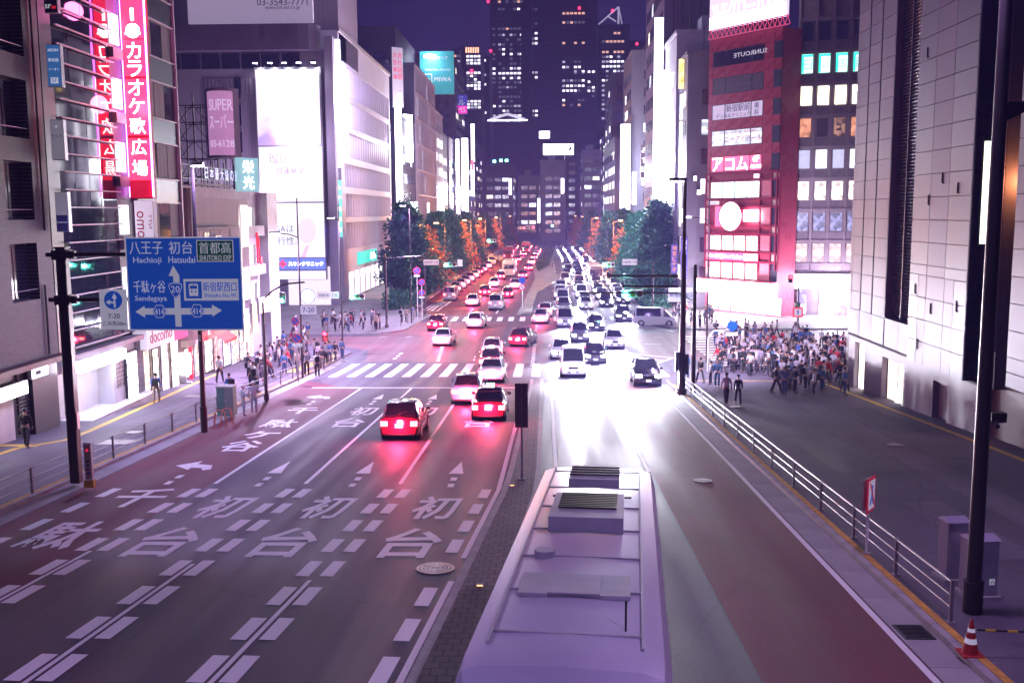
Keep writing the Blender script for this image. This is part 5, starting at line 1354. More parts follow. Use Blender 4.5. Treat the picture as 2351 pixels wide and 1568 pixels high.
block('department_store', 'broad dark store rising behind the finned office roofline with faint grid facade', -62, -38, 262, 330, 59, mat('plum_facade', (.09, .075, .12), .6, 0, .1, .2), face='rf', wm=dwin, lit=litA, litp=.02, seedv=7, cp=4, fp=6, wsz=(.85, .85), zb=30)
block('office_building', 'dark office slab standing behind the teal billboard', -40, -29, 335, 370, 62, dgr, face='rf', wm=dwin, lit=litA, litp=.04, seedv=8)
o, w, h = px_sign(925, 262, 957, 372, 200, .5, 'lit_billboard', 'blank white glowing billboard on the dark office wall', glow('blank_bill', (.95, .95, 1), 5), K['steel'], 'billboard')
o.rotation_euler[2] = .9
o, w, h = px_sign(899, 108, 932, 246, 186, .5, 'roof_billboard', 'slanting white roof billboard with red Japanese characters', mat('bill_grey', (.5, .47, .55), .5, 0, .05, emit=.25, ecol=(.55, .5, .7)), K['steel'], 'billboard')
m = MB(); vletters(m, '女性募集', .2, w * .45, h * .45, h * .93, -.035, mat('ink_red2', (.7, .03, .1), .5, emit=.3, ecol=(.9, .05, .15))); vletters(m, '会社説明', w * .5, w - .2, h * .45, h * .93, -.035, MATS['ink_red2']); m.build('lettering', o); o.rotation_euler[2] = .75
teal = mat('board_teal', (.03, .30, .34), .5, 0, .05, emit=.38, ecol=(.04, .38, .44))
o, w, h = px_sign(963, 119, 1043, 217, 300, .8, 'roof_billboard', 'teal roof billboard for a lock maker with white lettering', teal, K['steel'], 'billboard')
m = MB(); letters(m, '美和ロック', w * .3, w * .82, h * .78, h * .92, -.04, wi); letters(m, 'Think Next Security', w * .14, w * .9, h * .5, h * .64, -.04, wi); letters(m, 'MIWA', w * .42, w * .92, h * .26, h * .44, -.04, wi)
m.box(w * .12, w * .36, -.05, -.03, h * .2, h * .22, wi).box(w * .12, w * .36, -.05, -.03, h * .46, h * .48, wi).box(w * .12, w * .14, -.05, -.03, h * .2, h * .48, wi).box(w * .34, w * .36, -.05, -.03, h * .2, h * .48, wi).cyl((w * .24, -.03, h * .34), (w * .24, -.06, h * .34), w * .05, wi, n=10)
m.build('lettering', o)
m = MB(); m.box(.5, .8, 1, 1.3, -8, 2, K['dark']).box(w - .8, w - .5, 1, 1.3, -8, 2, K['dark']).bar((.6, 1.2, -7), (w - .6, 1.2, 0), .2, .2, K['dark']); m.build('support', o)
o, w, h = px_sign(1000, 219, 1073, 262, 345, .8, 'roof_billboard', 'blue and magenta roof billboard partly hidden behind the teal one', mat('board_blue', (.03, .04, .3), .5, emit=.4, ecol=(.05, .06, .5)), K['steel'], 'billboard')
m = MB(); m.box(w * .5, w - .1, -.05, -.03, .1, h * .42, mat('board_magenta', (.5, .02, .3), .5, emit=.8, ecol=(.8, .03, .45))); letters(m, 'SMS', w * .56, w * .95, h * .08, h * .36, -.05, wi); letters(m, 'ベル', w * .5, w * .92, h * .45, h * .75, -.04, wi); letters(m, '企業ネットワーク', w * .15, w * .9, h * .8, h * .94, -.04, wi); m.build('lettering', o)
o = thing('rooftop_lamp', 'glaring white flat lamp disc mounted before the teal billboard', 'lamp', on_y(987, 132, 297)); MB().cyl((0, 0, 0), (0, 0, .5), 1.8, K['lampglow'], n=16).build('disc', o)
for a in ((1046, 320, 1056, 492, 300, 'slender white light column nearest the tree tops, one of two side by side', (.9, .9, 1), 4), (1059, 318, 1076, 492, 300, 'broad white light column beside the slender one', (.95, .95, 1), 6),
          (1081, 285, 1090, 372, 290, 'far vertical sign glowing white and red over the avenue', (1, .9, .92), 5)): vstrip(*a[:5], a[5], a[6], a[7])
m_ = vstrip(1081, 378, 1089, 440, 290, 'lower white half of the far vertical sign', (.95, .93, 1), 5)
MB().box(.1, .8, -.05, -.03, 6, 9, glow('redbar', (1, .05, .1), 3)).build('red_bar', m_)
for i, (px, py, c, s) in enumerate(((1060, 445, (1, 1, 1), 9), (948, 478, (.9, .95, 1), 8), (975, 480, (.9, .9, 1), 7), (1010, 470, (1, .95, 1), 5))):
    o, w, h = px_sign(px - 9, py - 14, px + 11, py + 22, 180 + i * 25, .5, 'shop_sign', ['small starry white sign below the light columns', 'white glaring shop sign behind the first street tree', 'white lit shop front between the first two street trees', 'pale lit shop front deep behind the street trees'][i], glow('farshop%d' % i, c, s), K['steel'])

# right-hand row seen edge on
block('narrow_building', 'narrow grey building full of little balconies next to the red tower', 17.6, 30, 125.5, 133, 31, gry, face='lf', wm=dwin, lit=litA, litp=.5, seedv=11, cp=1.9)
block('narrow_building', 'pale narrow building crowded with stacked white signs', 17.3, 30, 134, 147, 35, lilf, face='lf', wm=dwin, lit=litA, litp=.6, seedv=12)
rp_ = block('panel_tower', 'tall dark ribbed tower rising above the row of lit shop signs', 17.5, 34, 150, 176, 58, mat('ribbed_violet', (.16, .12, .22), .5, 0, .2, .5, stretch=(8, 8, .05)), face='l', wm=dwin, lit=litA, litp=.1, seedv=13)
for i in range(12): MB().box(1.3 + i * 1.3, 1.36 + i * 1.3, -.08, 0, 20, 58, K['dark']).build('seam', rp_)
for k in range(4): MB().box(0, 16.5, -.06, 0, 30 + 7 * k, 30.1 + 7 * k, K['dark']).build('floor_seam', rp_)
block('office_building', 'mid-height grey building with four tiny square lit windows', 18.4, 30, 214, 236, 45, gry, face='lf', wm=dwin, lit=litA, litp=.12, seedv=14, cp=4)
block('office_building', 'pale lilac annexe glowing beside the white light columns', 21.5, 31, 195, 211, 31, lilf, face='lf', wm=dwin, lit=litA, litp=.1, seedv=15, cp=4)
block('office_building', 'distant violet office building with a row of amber windows at its top', 20, 40, 300, 330, 52, dgr, face='lf', wm=dwin, lit=litA, litp=.1, seedv=16)
block('office_building', 'distant dark building at the end of the lit shop row', 17.5, 36, 250, 296, 30, navy, face='lf', wm=dwin, lit=litA, litp=.3, seedv=17)
sgs = [(1503, 41, 1518, 485, 146, 'tall narrow electric-blue edged white light column, highest of the shop row', (.80, .88, 1), 6), (1519, 162, 1531, 640, 143, 'broad white light column running down to the street trees', (.93, .95, 1), 8),
       (1533, 270, 1541, 560, 138, 'thin white sign column behind the stacked square signs', (.95, .93, 1), 4), (1425, 286, 1446, 482, 212, 'bright bluish white light column over the far right-hand trees', (.9, .93, 1), 7),
       (1452, 395, 1461, 470, 205, 'short white vertical sign between two light columns', (.95, .95, 1), 5), (1562, 218, 1573, 275, 130, 'white vertical sign below the yellow sign', (1, .95, 1), 4),
       (1561, 280, 1574, 380, 130, 'long white vertical sign panel, middle one under the yellow sign', (1, .95, 1), 5), (1561, 385, 1574, 520, 130, 'white vertical sign panel reaching down to a purple banner', (1, .93, .96), 4.5)]
for a in sgs: vstrip(*a[:5], a[5], a[6], a[7], txt='ALABEL' if a[0] == 1519 else None, tm=glow('ink_pale', (.8, .85, 1), 3))
point(None, (13.5, 138, 18), 9000, (.85, .88, 1), 2.0, 'light_column_light'); point(None, (13.5, 141, 9), 7000, (.9, .9, 1), 2.0, 'light_column_light'); point(None, (15, 205, 20), 9000, (.85, .88, 1), 2.0, 'light_column_light'); point(None, (-24, 295, 18), 12000, (.9, .9, 1), 2., 'light_column_light')
o = vstrip(1559, 136, 1579, 204, 129, 'yellow vertical shop sign with black characters', (1, .72, .2), 1.8, txt='囲碁', tm=MATS['ink_dark'])
for i, (px, py, c, e) in enumerate(((1541, 560, (.1, .08, .4), 'orange'), (1563, 545, (.08, .07, .35), 'white'))):
    o, w, h = px_sign(px, py, px + 15, py + (68 if i == 0 else 95), 128 - i * 3, .3, 'banner_sign', 'purple vertical banner sign with %s characters' % e, mat('banner_purple%d' % i, c, .5, emit=.4, ecol=c), K['dark'])
    m = MB(); vletters(m, ['個室ビデオ', 'カラオケの館'][i], .15, w - .15, .2, h - .2, -.035, [mat('ink_orange', (.8, .3, .1), .5, emit=.8, ecol=(1, .35, .1)), wi][i]); m.build('lettering', o)
rnd = random.Random(5)
for i in range(14):
    px, py = rnd.choice([1545, 1550, 1584, 1592, 1600]), 180 + i * 32
    o, w, h = px_sign(px, py, px + rnd.choice([8, 10, 13]), py + rnd.choice([12, 18, 24]), 124.5 + rnd.random() * 4 if px > 1560 else 138, .3, 'small_sign', 'small lit shop sign projecting from the crowded narrow facades', glow('smallsign%d' % (i % 4), [(1, .95, 1), (.8, .85, 1), (1, .6, .65), (.95, .9, .8)][i % 4], [2.5, 1.2, 1.5, 2][i % 4]), K['dark'], group='small signs on the narrow facades')
o, w, h = px_sign(1471, 333, 1488, 428, 200, .5, 'vertical_sign', 'grey vertical sign with glowing white Japanese characters beside the light column', gry, K['dark'])
m = MB(); vletters(m, 'みずほ', .2, w - .2, h * .3, h - .2, -.04, glow('ltr', (.95, .95, 1), 3)); m.box(.2, w - .2, -.06, -.03, .2, h * .2, MATS['ltr']); m.build('lettering', o)

# end of the avenue
mid = [(-52, -27, 400, 440, 40, dgr, .12, 'dark store block with a domed roof light at the end of the avenue'), (-26.5, -13, 430, 460, 31, dgr, .12, 'dark low office where the avenue bends'), (-11, -2, 425, 450, 27, gry, .3, 'grey apartment block with lit end windows below the far towers'),
       (-1.5, 9, 420, 445, 33, lilf, .15, 'pale mid-rise with dark banded windows in the centre distance'), (16, 24, 420, 445, 37, lilf, .08, 'pale pointed-roof building beside a column of globe lamps'), (26, 44, 440, 470, 48, dgr, .15, 'tall dark block before the right-hand tower'), (9.5, 15.5, 450, 470, 42, dgr, .15, 'thin dark block between two pale mid-rises'), (-85, -53, 380, 440, 34, navy, .06, 'wide dark block far behind the finned office')]
for i, (x0, x1, y0, y1, h, m, lp, lb) in enumerate(mid): block('distant_building', lb, x0, x1, y0, y1, h, m, face='frl', wm=dwin, lit=litA, litp=lp, seedv=30 + i, cp=3.4, fp=3.6, wsz=(.8, .42))
o, w, h = px_sign(1247, 331, 1317, 356, 415, .8, 'lit_billboard', 'long white lit billboard with red lettering in the centre distance', glow('billb', (.95, 1, .97), 4), K['steel'], 'billboard')
m = MB(); letters(m, 'うどん処', .6, w * .68, h * .3, h * .95, -.05, glow('r1', (1, .25, .25), 1.5)); m.prism([(w * .78, h * .2), (w * .95, h * .5), (w * .9, h * .85)], -.06, -.03, dgr, 'xz'); m.build('lettering', o)
o, w, h = px_sign(1238, 302, 1262, 318, 440, .8, 'lit_sign', 'small intense white sign above the long distant billboard', glow('tinyb', (1, 1, 1), 6), K['steel'])
vstrip(1288, 410, 1295, 445, 380, 'small white vertical sign low in the centre distance', (1, .95, 1), 4); vstrip(1168, 410, 1175, 448, 380, 'thin violet-white vertical sign in the centre distance', (.75, .7, 1), 3); vstrip(1234, 456, 1240, 512, 380, 'slim white vertical sign above the far traffic', (.9, .9, 1), 4)
o = thing('globe_lamps', 'column of round white lamps down the side of a distant building', 'lamp', on_y(1392, 482, 360))
for k in range(7): MB().cyl((0, 0, k * 3.4), (0, 0, k * 3.4 + 1.9), 1.1, glow('globe', (.9, 1, .95), 2.2), n=10).build('globe', o)
for px, py, c in ((1150, 372, (.2, 1, .7)), (1163, 372, (.2, 1, .7)), (1135, 374, (.2, 1, .7))):
    o = thing('roof_floodlight', 'small green floodlight on the dark roof in the middle distance', 'lamp', on_y(px, py, 398), 0, 'green floodlights on a dark roof'); MB().cyl((0, 0, 0), (0, 0, 1), .6, glow('greenflood', (.2, 1, .7), 5), n=8).build('lens', o)

# ---------------------------------------------------------------- far towers
tow = mat('tower_dark', (.03, .026, .05), .5, 0, .1, .02); tw = [glow('tw1', (.88, .87, 1), 1.6), glow('tw2', (.72, .70, .85), .55), glow('tw3', (1, .5, .35), .8), glow('tw4', (.4, .38, .5), .18)]


def tower(px0, px1, pyt, Y, label, cols, rows, seedv, depth=40, lights=()):
    rnd = random.Random(seedv)
    x0, _, zt = on_y(px0, pyt, Y); x1 = on_y(px1, pyt, Y)[0]; W = x1 - x0
    r = thing('skyscraper', label, 'skyscraper', (x0, Y, 0)); MB().box(0, W, 0, depth, -.5, zt, tow).build('wall', r)
    lt_ = MB(); s = Y / FPX; dk_ = MB()
    for a, b in cols:
        n = max(1, round((b - a) / 8.4))
        for (py, p, red_) in rows:
            z = on_y(px0, py, Y)[2]
            if z > zt - 2: continue
            for i in range(n):
                x = (a - px0 + (i + .15) * (b - a) / n) * s; q = (x, x + 6.0 * s, -.25, 0, z, z + 4.6 * s)
                if rnd.random() < p: lt_.box(*q, tw[2] if red_ else tw[0] if rnd.random() < .72 else tw[1])
                elif rnd.random() < .5: lt_.box(*q, tw[3])
    for k in range(int(zt / (10.7 * s))): dk_.box(-.2, W + .2, -.18, 0, k * 10.7 * s, k * 10.7 * s + .8, mat('tower_band', (.05, .042, .08), .5))
    lt_.build('lit_windows', r, kind='stuff'); dk_.build('floor_bands', r, kind='stuff')
    for px, py in lights:
        q = on_y(px, py, Y); MB().cyl((q[0] - x0, -1, q[2] - .9), (q[0] - x0, -1, q[2] + .9), .9, glow('beacon', (1, .02, .08), 5), n=8).build('beacon', r)
    return r


def zrow(y, k=5.226, y0=0): return (y0 + y / k) * W0 / 2432
Rw = [(8, .15, 1), (25, .15, 0), (70, .05, 1), (84, .3, 0), (95, .35, 0), (106, .25, 0), (117, .1, 0), (128, .5, 0), (139, 0, 0), (150, .0, 0), (161, .3, 0), (172, .8, 0), (183, .3, 0), (193, .45, 0), (204, .3, 0), (215, 0, 0), (226, .05, 0), (236, .2, 0), (247, .4, 0), (258, .5, 0), (269, .7, 0), (280, .6, 0)]
tower(1124, 1222, -60, 800, 'tallest dark skyscraper with scattered lit office windows and a lit corner', [(1141, 1192), (1190, 1196), (1128, 1136)], Rw, 1, lights=((1121, 5), (1127, 118), (1127, 224)))
tower(1214, 1242, -40, 815, 'slim dark shaft joining the two highest skyscrapers', [(1216, 1235)], [(80, .7, 0), (92, .9, 0), (103, .7, 0), (170, .8, 0), (181, .7, 0), (258, .9, 0), (268, .8, 0), (25, .2, 1), (58, .1, 1)], 2, lights=((1213, 106), (1214, 218)))
tower(1240, 1350, -60, 800, 'broad dark skyscraper with a full row of lit windows halfway up', [(1288 - 50 + 50, 1340)], [(35, .8, 1), (56, .4, 1), (103, .7, 1), (146, .2, 0), (158, .4, 0), (168, .7, 0), (189, .4, 0), (201, 1, 0), (212, .5, 0), (234, .5, 0), (245, .4, 1), (172, 0, 0)], 3, lights=((1330, 20),))
tower(1344, 1372, -30, 815, 'slim dark shaft with a few pairs of lit windows beside the gabled tower', [(1364 - 16, 1368)], [(168, .5, 0), (191, .9, 0), (204, .6, 0), (212, .8, 0), (224, .8, 0), (235, .3, 0)], 4)
tC = tower(1372, 1446, 57, 800, 'skyscraper with regular rows of bright windows under a lit triangular roof truss', [(1373 + 8, 1432)], [(80, .6, 1), (99, .9, 1), (123, .9, 1), (134, .4, 0), (145, .9, 0), (156, .95, 0), (167, .2, 0), (178, .2, 0), (188, .7, 0), (200, .8, 0), (211, 1, 0), (222, .3, 0), (233, .4, 0), (243, .8, 0), (254, .3, 0), (265, .15, 1), (275, .95, 0)], 5, lights=((1406, 26), (1462, 102)))
tx = lambda px: (px - 1372) * 800 / FPX
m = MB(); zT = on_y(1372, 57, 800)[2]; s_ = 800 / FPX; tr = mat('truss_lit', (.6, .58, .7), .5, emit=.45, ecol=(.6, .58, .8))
m.bar((tx(1401 - 27), 0, zT), (tx(1418), 0, zT + 37 * s_), 1, 1, tr).bar((tx(1418), 0, zT + 37 * s_), (tx(1418), 0, zT), 1.4, 1, tr).bar((tx(1395), 0, zT + 17 * s_), (tx(1413), 0, zT + 2), 1, 1, tr).bar((tx(1419), 0, zT + 34 * s_), (tx(1426), 0, zT), .8, .8, tr); m.build('roof_truss', tC)
tower(1446, 1496, 95, 840, 'dark skyscraper edge showing a single column of lit windows', [(1477, 1486)], [(132, 1, 0), (143, 1, 0), (154, 1, 0), (164, .6, 0), (175, 1, 0)], 6)
tower(1053, 1104, 108, 700, 'shorter dark tower crowned with orange vertical lights', [(1069, 1102)], [(133, .9, 0), (142, .9, 0), (149, 1, 0), (171, .9, 0), (178, .3, 0), (186, .3, 0), (193, .5, 0), (200, 1, 0), (207, .5, 0), (236, .9, 0), (243, .6, 0), (250, .9, 0)], 7, lights=((1083, 164),))
m = MB()
for i in range(6): q = on_y(1069 + i * 5.4, 122, 700); m.box(q[0] - on_y(1053, 108, 700)[0], q[0] - on_y(1053, 108, 700)[0] + 1.0, -.4, 0, q[2], q[2] + 3.6, glow('orange_fins', (1, .5, .3), 1.6))
m.build('crown_lights', bpy.data.objects['skyscraper.006'] if 'skyscraper.006' in bpy.data.objects else tC)
tower(1030, 1056, 115, 690, 'narrow dark tower with stacked horizontal lit slots left of the orange-crowned tower', [(1040, 1055)], [(120 + 12 * k, .8, k < 2) for k in range(9)], 8)
tower(1104, 1124, 128, 745, 'thin dark tower strip with a few square lit windows', [(1108, 1116)], [(131, 1, 0), (142, 1, 0), (175, .5, 0), (197, 1, 0), (262, 1, 0)], 9)
tower(1196, 1216, 60, 790, 'dark recessed tower face between two skyscrapers', [], [], 10)
dm = thing('rooftop_dome', 'glowing glass roof dome on the dark block under the tallest skyscraper', 'dome', on_y(1165, 275, 405)); MB().cyl((-7, 0, 0), (0, 0, 2.2), .5, tw[1], n=8).cyl((0, 0, 2.2), (7, 0, 0), .5, tw[1], n=8).cyl((-8, 0, -.3), (8, 0, -.3), .35, tw[0], n=8).build('glass_arch', dm)

# ================================================================ STREET TREES
leafm = [mat('leaf_green', (.02, .13, .075), .6, 0, .35, 1.5), mat('leaf_light_green', (.035, .16, .085), .6, 0, .3, 1.5), mat('leaf_amber_lamplight', (.45, .15, .02), .6, 0, .3, 1.5)]  # amber leaves carry the orange lamplight in their colour
bark = mat('bark', (.08, .06, .05), .9, 0, .2, 8, .5, 20)


def tree_mesh(sd, H=12.8, R=3.8, n=13000, cols=(0, 0, 0, 1)):
    rnd = random.Random(sd); cr_ = MB(); tr_ = MB()
    tr_.cyl((0, 0, -.2), (0, 0, H * .35), .22, bark, r1=.16).cyl((0, 0, H * .35), (.1, 0, H * .9), .16, bark, r1=.04)
    limbs = []
    for i in range(34):
        z = H * (.10 + .84 * (i / 34)); t = (z / H - .10) / .90; a = i * 2.4 + rnd.uniform(-.4, .4); L = R * (1 - t) ** .75 * rnd.uniform(.75, 1.15) + .35
        e = Vector((math.cos(a) * L, math.sin(a) * L, z + L * .35)); tr_.cyl((0, 0, z), e, .05, bark, r1=.015, n=5); limbs.append((Vector((0, 0, z)), e, L))
    for i in range(n):
        p, q, L = limbs[int(len(limbs) * rnd.random() ** 1.25)]
        t = rnd.random() ** .6; c = p + (q - p) * t + Vector((rnd.gauss(0, 1), rnd.gauss(0, 1), rnd.gauss(0, .8))) * (.22 + .12 * L)
        s = rnd.uniform(.16, .32); d = Vector((rnd.uniform(-1, 1), rnd.uniform(-1, 1), rnd.uniform(-.6, .6))).normalized(); e = d.cross(Vector((rnd.uniform(-1, 1), rnd.uniform(-1, 1), rnd.uniform(-1, 1)))).normalized()
        cr_.quad(c - d * s, c - e * s * .6, c + d * s, c + e * s * .6, leafm[cols[rnd.randrange(len(cols))]])
    return tr_.mesh('trunk'), cr_.mesh('crown')


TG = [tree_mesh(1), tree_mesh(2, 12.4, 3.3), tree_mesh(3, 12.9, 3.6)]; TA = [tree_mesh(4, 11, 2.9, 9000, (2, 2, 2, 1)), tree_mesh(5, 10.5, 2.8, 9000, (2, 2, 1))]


def lamp_post(x, y, H, arm, label, col, power, watt_z=0, group=None, base=.13, glow_s=20, lite=True, two=False):
    r = thing('street_lamp', label, 'street lamp', (x, y, zr(y) + base), 0, group)
    MB().cyl((0, 0, 0), (0, 0, H), .085, K['brownpole'], r1=.05, n=10).cyl((0, 0, 0), (0, 0, .5), .13, K['brownpole'], n=10).build('pole', r)
    for s in ((1, -1) if two else (1,)):
        MB().cyl((0, 0, H - .35), (s * arm, 0, H), .04, K['brownpole'], n=8).build('arm', r)
        hd_ = MB().box(s * arm - .35, s * arm + .35, -.14, .14, H - .06, H + .1, K['steel']).build('lamp_head', r)
        MB().box(s * arm - .3, s * arm + .3, -.11, .11, H - .1, H - .06, glow('lampg_%02d_%02d' % (int(col[1] * 50), int(glow_s)), col, glow_s)).build('lens', hd_)
        if lite: spot(r, (s * arm, 0, H - .15), (0, 0, 0), power, col, 2.6, .5, .15)
    return r


sid = ['on the finned white office side', 'on the bright light-column side']
LT = [(-18.9, 137, 0), (-17.6, 150, 1), (-17.8, 163, 0), (-17.2, 180, 0), (-16.6, 196, 1), (-16.6, 214, 0), (-16.2, 236, 1), (-15.6, 262, 0), (-15, 292, 1), (-14, 328, 0), (-13, 370, 1)]
RT = [(15.6, 136, 0), (14.2, 156, 0), (14.3, 172, 1), (14.9, 190, 0), (14.0, 214, 0), (13.4, 243, 1), (13.0, 276, 0), (12.4, 315, 1), (11.6, 360, 1)]
NM = ['first', 'second', 'third', 'fourth', 'fifth', 'sixth', 'seventh', 'eighth', 'ninth', 'tenth', 'eleventh']
for si, L in enumerate((LT, RT)):
    for i, (x, y, a) in enumerate(L):
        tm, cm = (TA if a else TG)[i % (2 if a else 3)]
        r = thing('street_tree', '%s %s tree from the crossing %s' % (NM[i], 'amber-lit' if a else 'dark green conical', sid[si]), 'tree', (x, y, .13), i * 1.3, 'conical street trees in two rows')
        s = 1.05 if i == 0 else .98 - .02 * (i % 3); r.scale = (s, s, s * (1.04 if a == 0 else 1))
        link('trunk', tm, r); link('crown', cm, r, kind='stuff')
for i, (x, y) in enumerate(((-14.2, 143), (-13.8, 189), (-13.4, 229), (-12.4, 285), (-11, 360), (11.4, 165), (11.2, 236), (10.6, 308), (9.8, 352))):
    lamp_post(x, y, 10.6, -1.2 if x < 0 else 1.2, '%s orange street lamp from the crossing %s' % (NM[i if i < 5 else i - 5], sid[0] if i < 5 else sid[1]), (1, .42, .12), 100, group='orange lamps among the street trees', glow_s=25, lite=False)
    if y < 300: point(None, (x + (-1.5 if x < 0 else 1.2), y - 2.5, 9.0), 3500 if i == 0 else 9000, (1, .36, .08), .4, 'street_lamp_light')
# low hedge under the trees
for si, (x0, x1, lb) in enumerate(((-20.5, -16.6, 'shaggy hedge under the trees beside the parked taxis'), (12.4, 15.8, 'low hedge under the trees behind the small white van'))):
    hg = thing('street_hedge', lb, 'hedge', (x0, 124, .13)); hb = MB(); rnd = random.Random(si)
    for i in range(7000):
        y = rnd.random() ** 1.3 * 100; x = rnd.uniform(0, x1 - x0); z = rnd.uniform(0, 2.0 if si == 0 else 1.3); c = Vector((x, y, z)); d = Vector([rnd.uniform(-1, 1) for _ in range(3)]).normalized() * .22; e = d.cross(Vector([rnd.uniform(-1, 1) for _ in range(3)])).normalized() * .14
        hb.quad(c - d, c - e, c + d, c + e, leafm[rnd.randrange(2)])
    hb.build('foliage', hg, kind='stuff')

# ================================================================ STREET FURNITURE
def G(px, py, dz=.13): return on_g(px, py, dz)


signblue = mat('road_sign_blue', (.012, .09, .50), .35, 0, .03, emit=.22, ecol=(.012, .09, .55)); signwhite = mat('road_sign_white', (.72, .71, .76), .4, 0, .03, emit=.22, ecol=(.6, .6, .75)); signgreen = mat('road_sign_green', (.01, .16, .10), .35, 0, .03, emit=.05, ecol=(.01, .2, .1))  # faint glow in the sign paints stands in for light falling on them
# cantilever mast with the big direction sign
PX, PY = -16.35, 33.4; zb0 = zr(PY) + .13
mast = thing('sign_mast', 'thick dark square mast with two arms carrying the blue direction sign', 'mast', (PX, PY, zb0))
MB().prism([(-.14, -.17), (.14, -.17), (.17, -.14), (.17, .14), (.14, .17), (-.14, .17), (-.17, .14), (-.17, -.14)], 0, 11.05 - zb0, K['brownpole']).box(-.2, .2, -.2, .2, 11.05 - zb0, 11.12 - zb0, K['brownpole']).build('pole', mast)
for z in (10.85, 9.32):
    MB().cyl((-.55, 0, z - zb0), (5.6, 0, z - zb0), .075, K['brownpole'], n=12).cyl((-.3, 0, z - zb0), (.45, 0, z - zb0), .14, K['brownpole'], n=12).box(-.26, .26, -.26, .26, z - zb0 - .16, z - zb0 + .16, K['brownpole']).build('arm', mast)
MB().box(.17, .2, -.1, .1, 1.9, 2.5, K['steel']).build('plate', mast)
SW, SH = 3.92, 3.14
bs = thing('direction_sign', 'big blue road sign with white Japanese and English place names and route arrows', 'road sign', (-14.02, 33.05, 8.30))
MB().box(0, SW, .0, .06, 0, SH, K['steel']).box(.6, .75, .06, .25, .2, SH - .2, K['steel']).box(SW - .8, SW - .65, .06, .25, .2, SH - .2, K['steel']).build('backing', bs)
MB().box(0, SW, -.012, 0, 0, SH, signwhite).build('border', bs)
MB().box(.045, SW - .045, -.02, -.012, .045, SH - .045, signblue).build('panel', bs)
def su(x): return (x - 100 - (0)) / 1590 * SW
def sv(y, x=850): return SH * (1 - (y - 130 - (x - 850) * -.012) / 1236)
def SL(s, x0, x1, y0, y1, m=signwhite, y=-.02, nm='lettering'):
    mb = MB(); letters(mb, s, su(x0), su(x1), sv(y1), sv(y0), y, m, keep=False); mb.build(nm, bs)
SL('八王子', 162, 615, 190, 355); SL('Hachioji', 205, 590, 392, 490); SL('初台', 702, 1025, 185, 352); SL('Hatsudai', 690, 1055, 385, 470)
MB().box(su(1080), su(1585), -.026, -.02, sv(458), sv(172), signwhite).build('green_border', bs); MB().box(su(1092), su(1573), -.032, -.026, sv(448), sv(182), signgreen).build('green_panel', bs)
SL('首都高', 1118, 1552, 200, 350, y=-.032); SL('SHUTOKO EXP', 1120, 1555, 370, 440, y=-.032)
SL('千駄ヶ谷', 188, 628, 700, 862); SL('Sendagaya', 202, 640, 900, 990)
mb = MB(); mb.box(su(742), su(826), -.026, -.02, sv(1315), sv(640), signwhite).box(su(320), su(1262), -.0262, -.02, sv(1153), sv(1068), signwhite)
mb.prism([(su(680), sv(642)), (su(832), sv(642)), (su(748), sv(503))], -.027, -.02, signwhite, 'xz').prism([(su(195), sv(1115)), (su(325), sv(1192)), (su(325), sv(1035))], -.027, -.02, signwhite, 'xz').prism([(su(1392), sv(1100)), (su(1258), sv(1022)), (su(1258), sv(1182))], -.027, -.02, signwhite, 'xz'); mb.build('arrows', bs)
def shield(cx, cy, pts, k, m, y0, y1): return MB().prism([(su(cx + a * k), sv(cy + b * k)) for a, b in pts], y0, y1, m, 'xz')
tri = [(-98, -80), (-70, -100), (0, -106), (70, -100), (98, -80), (95, -35), (60, 50), (20, 95), (0, 103), (-20, 95), (-60, 50), (-95, -35)]
shield(766, 830, tri, 1.0, signblue, -.033, -.02).build('route_shield', bs); shield(766, 830, tri, .93, signwhite, -.037, -.02).build('route_shield', bs); shield(766, 830, tri, .84, signblue, -.041, -.02).build('route_shield', bs); SL('20', 708, 825, 772, 860, y=-.041)
hexp = [(-98, 0), (-50, -92), (50, -92), (98, 0), (50, 92), (-50, 92)]
for cx, cy in ((532, 1110), (1052, 1103)):
    shield(cx, cy, hexp, 1.0, signblue, -.033, -.02).build('route_shield', bs); shield(cx, cy, hexp, .93, signwhite, -.037, -.02).build('route_shield', bs); shield(cx, cy, hexp, .83, signblue, -.041, -.02).build('route_shield', bs)
    SL('414', cx - 62, cx + 62, cy - 38, cy + 45, y=-.041)
MB().box(su(880), su(1632), -.026, -.02, sv(968), sv(682), signwhite).build('station_panel', bs); MB().box(su(908), su(1128), -.032, -.026, sv(940), sv(715), signblue).build('train_symbol_panel', bs)
mb = MB(); mb.prism([(su(955), sv(890)), (su(950), sv(760)), (su(970), sv(742)), (su(1065), sv(742)), (su(1080), sv(760)), (su(1078), sv(890)), (su(1050), sv(905)), (su(980), sv(905))], -.038, -.032, signwhite, 'xz'); mb.prism([(su(955), sv(912)), (su(978), sv(882)), (su(990), sv(882)), (su(968), sv(912))], -.038, -.032, signwhite, 'xz').prism([(su(1085), sv(912)), (su(1050), sv(882)), (su(1038), sv(882)), (su(1070), sv(912))], -.038, -.032, signwhite, 'xz')
mb.box(su(968), su(1065), -.042, -.038, sv(812), sv(770), signblue).box(su(980), su(1000), -.042, -.038, sv(858), sv(838), signblue).box(su(1035), su(1055), -.042, -.038, sv(858), sv(838), signblue).box(su(990), su(1045), -.042, -.038, sv(758), sv(750), signblue); mb.build('train_symbol', bs)
SL('新宿駅西口', 1148, 1608, 722, 848, m=signblue, y=-.026); SL('Shinjuku Sta.-W.', 1158, 1612, 872, 938, m=signblue, y=-.026)
ls = thing('lane_sign', 'small pale sign with a blue disc of turn arrows beside the big blue sign', 'road sign', (-15.02, 33.1, 8.33)); LW, LH = .94, 1.36
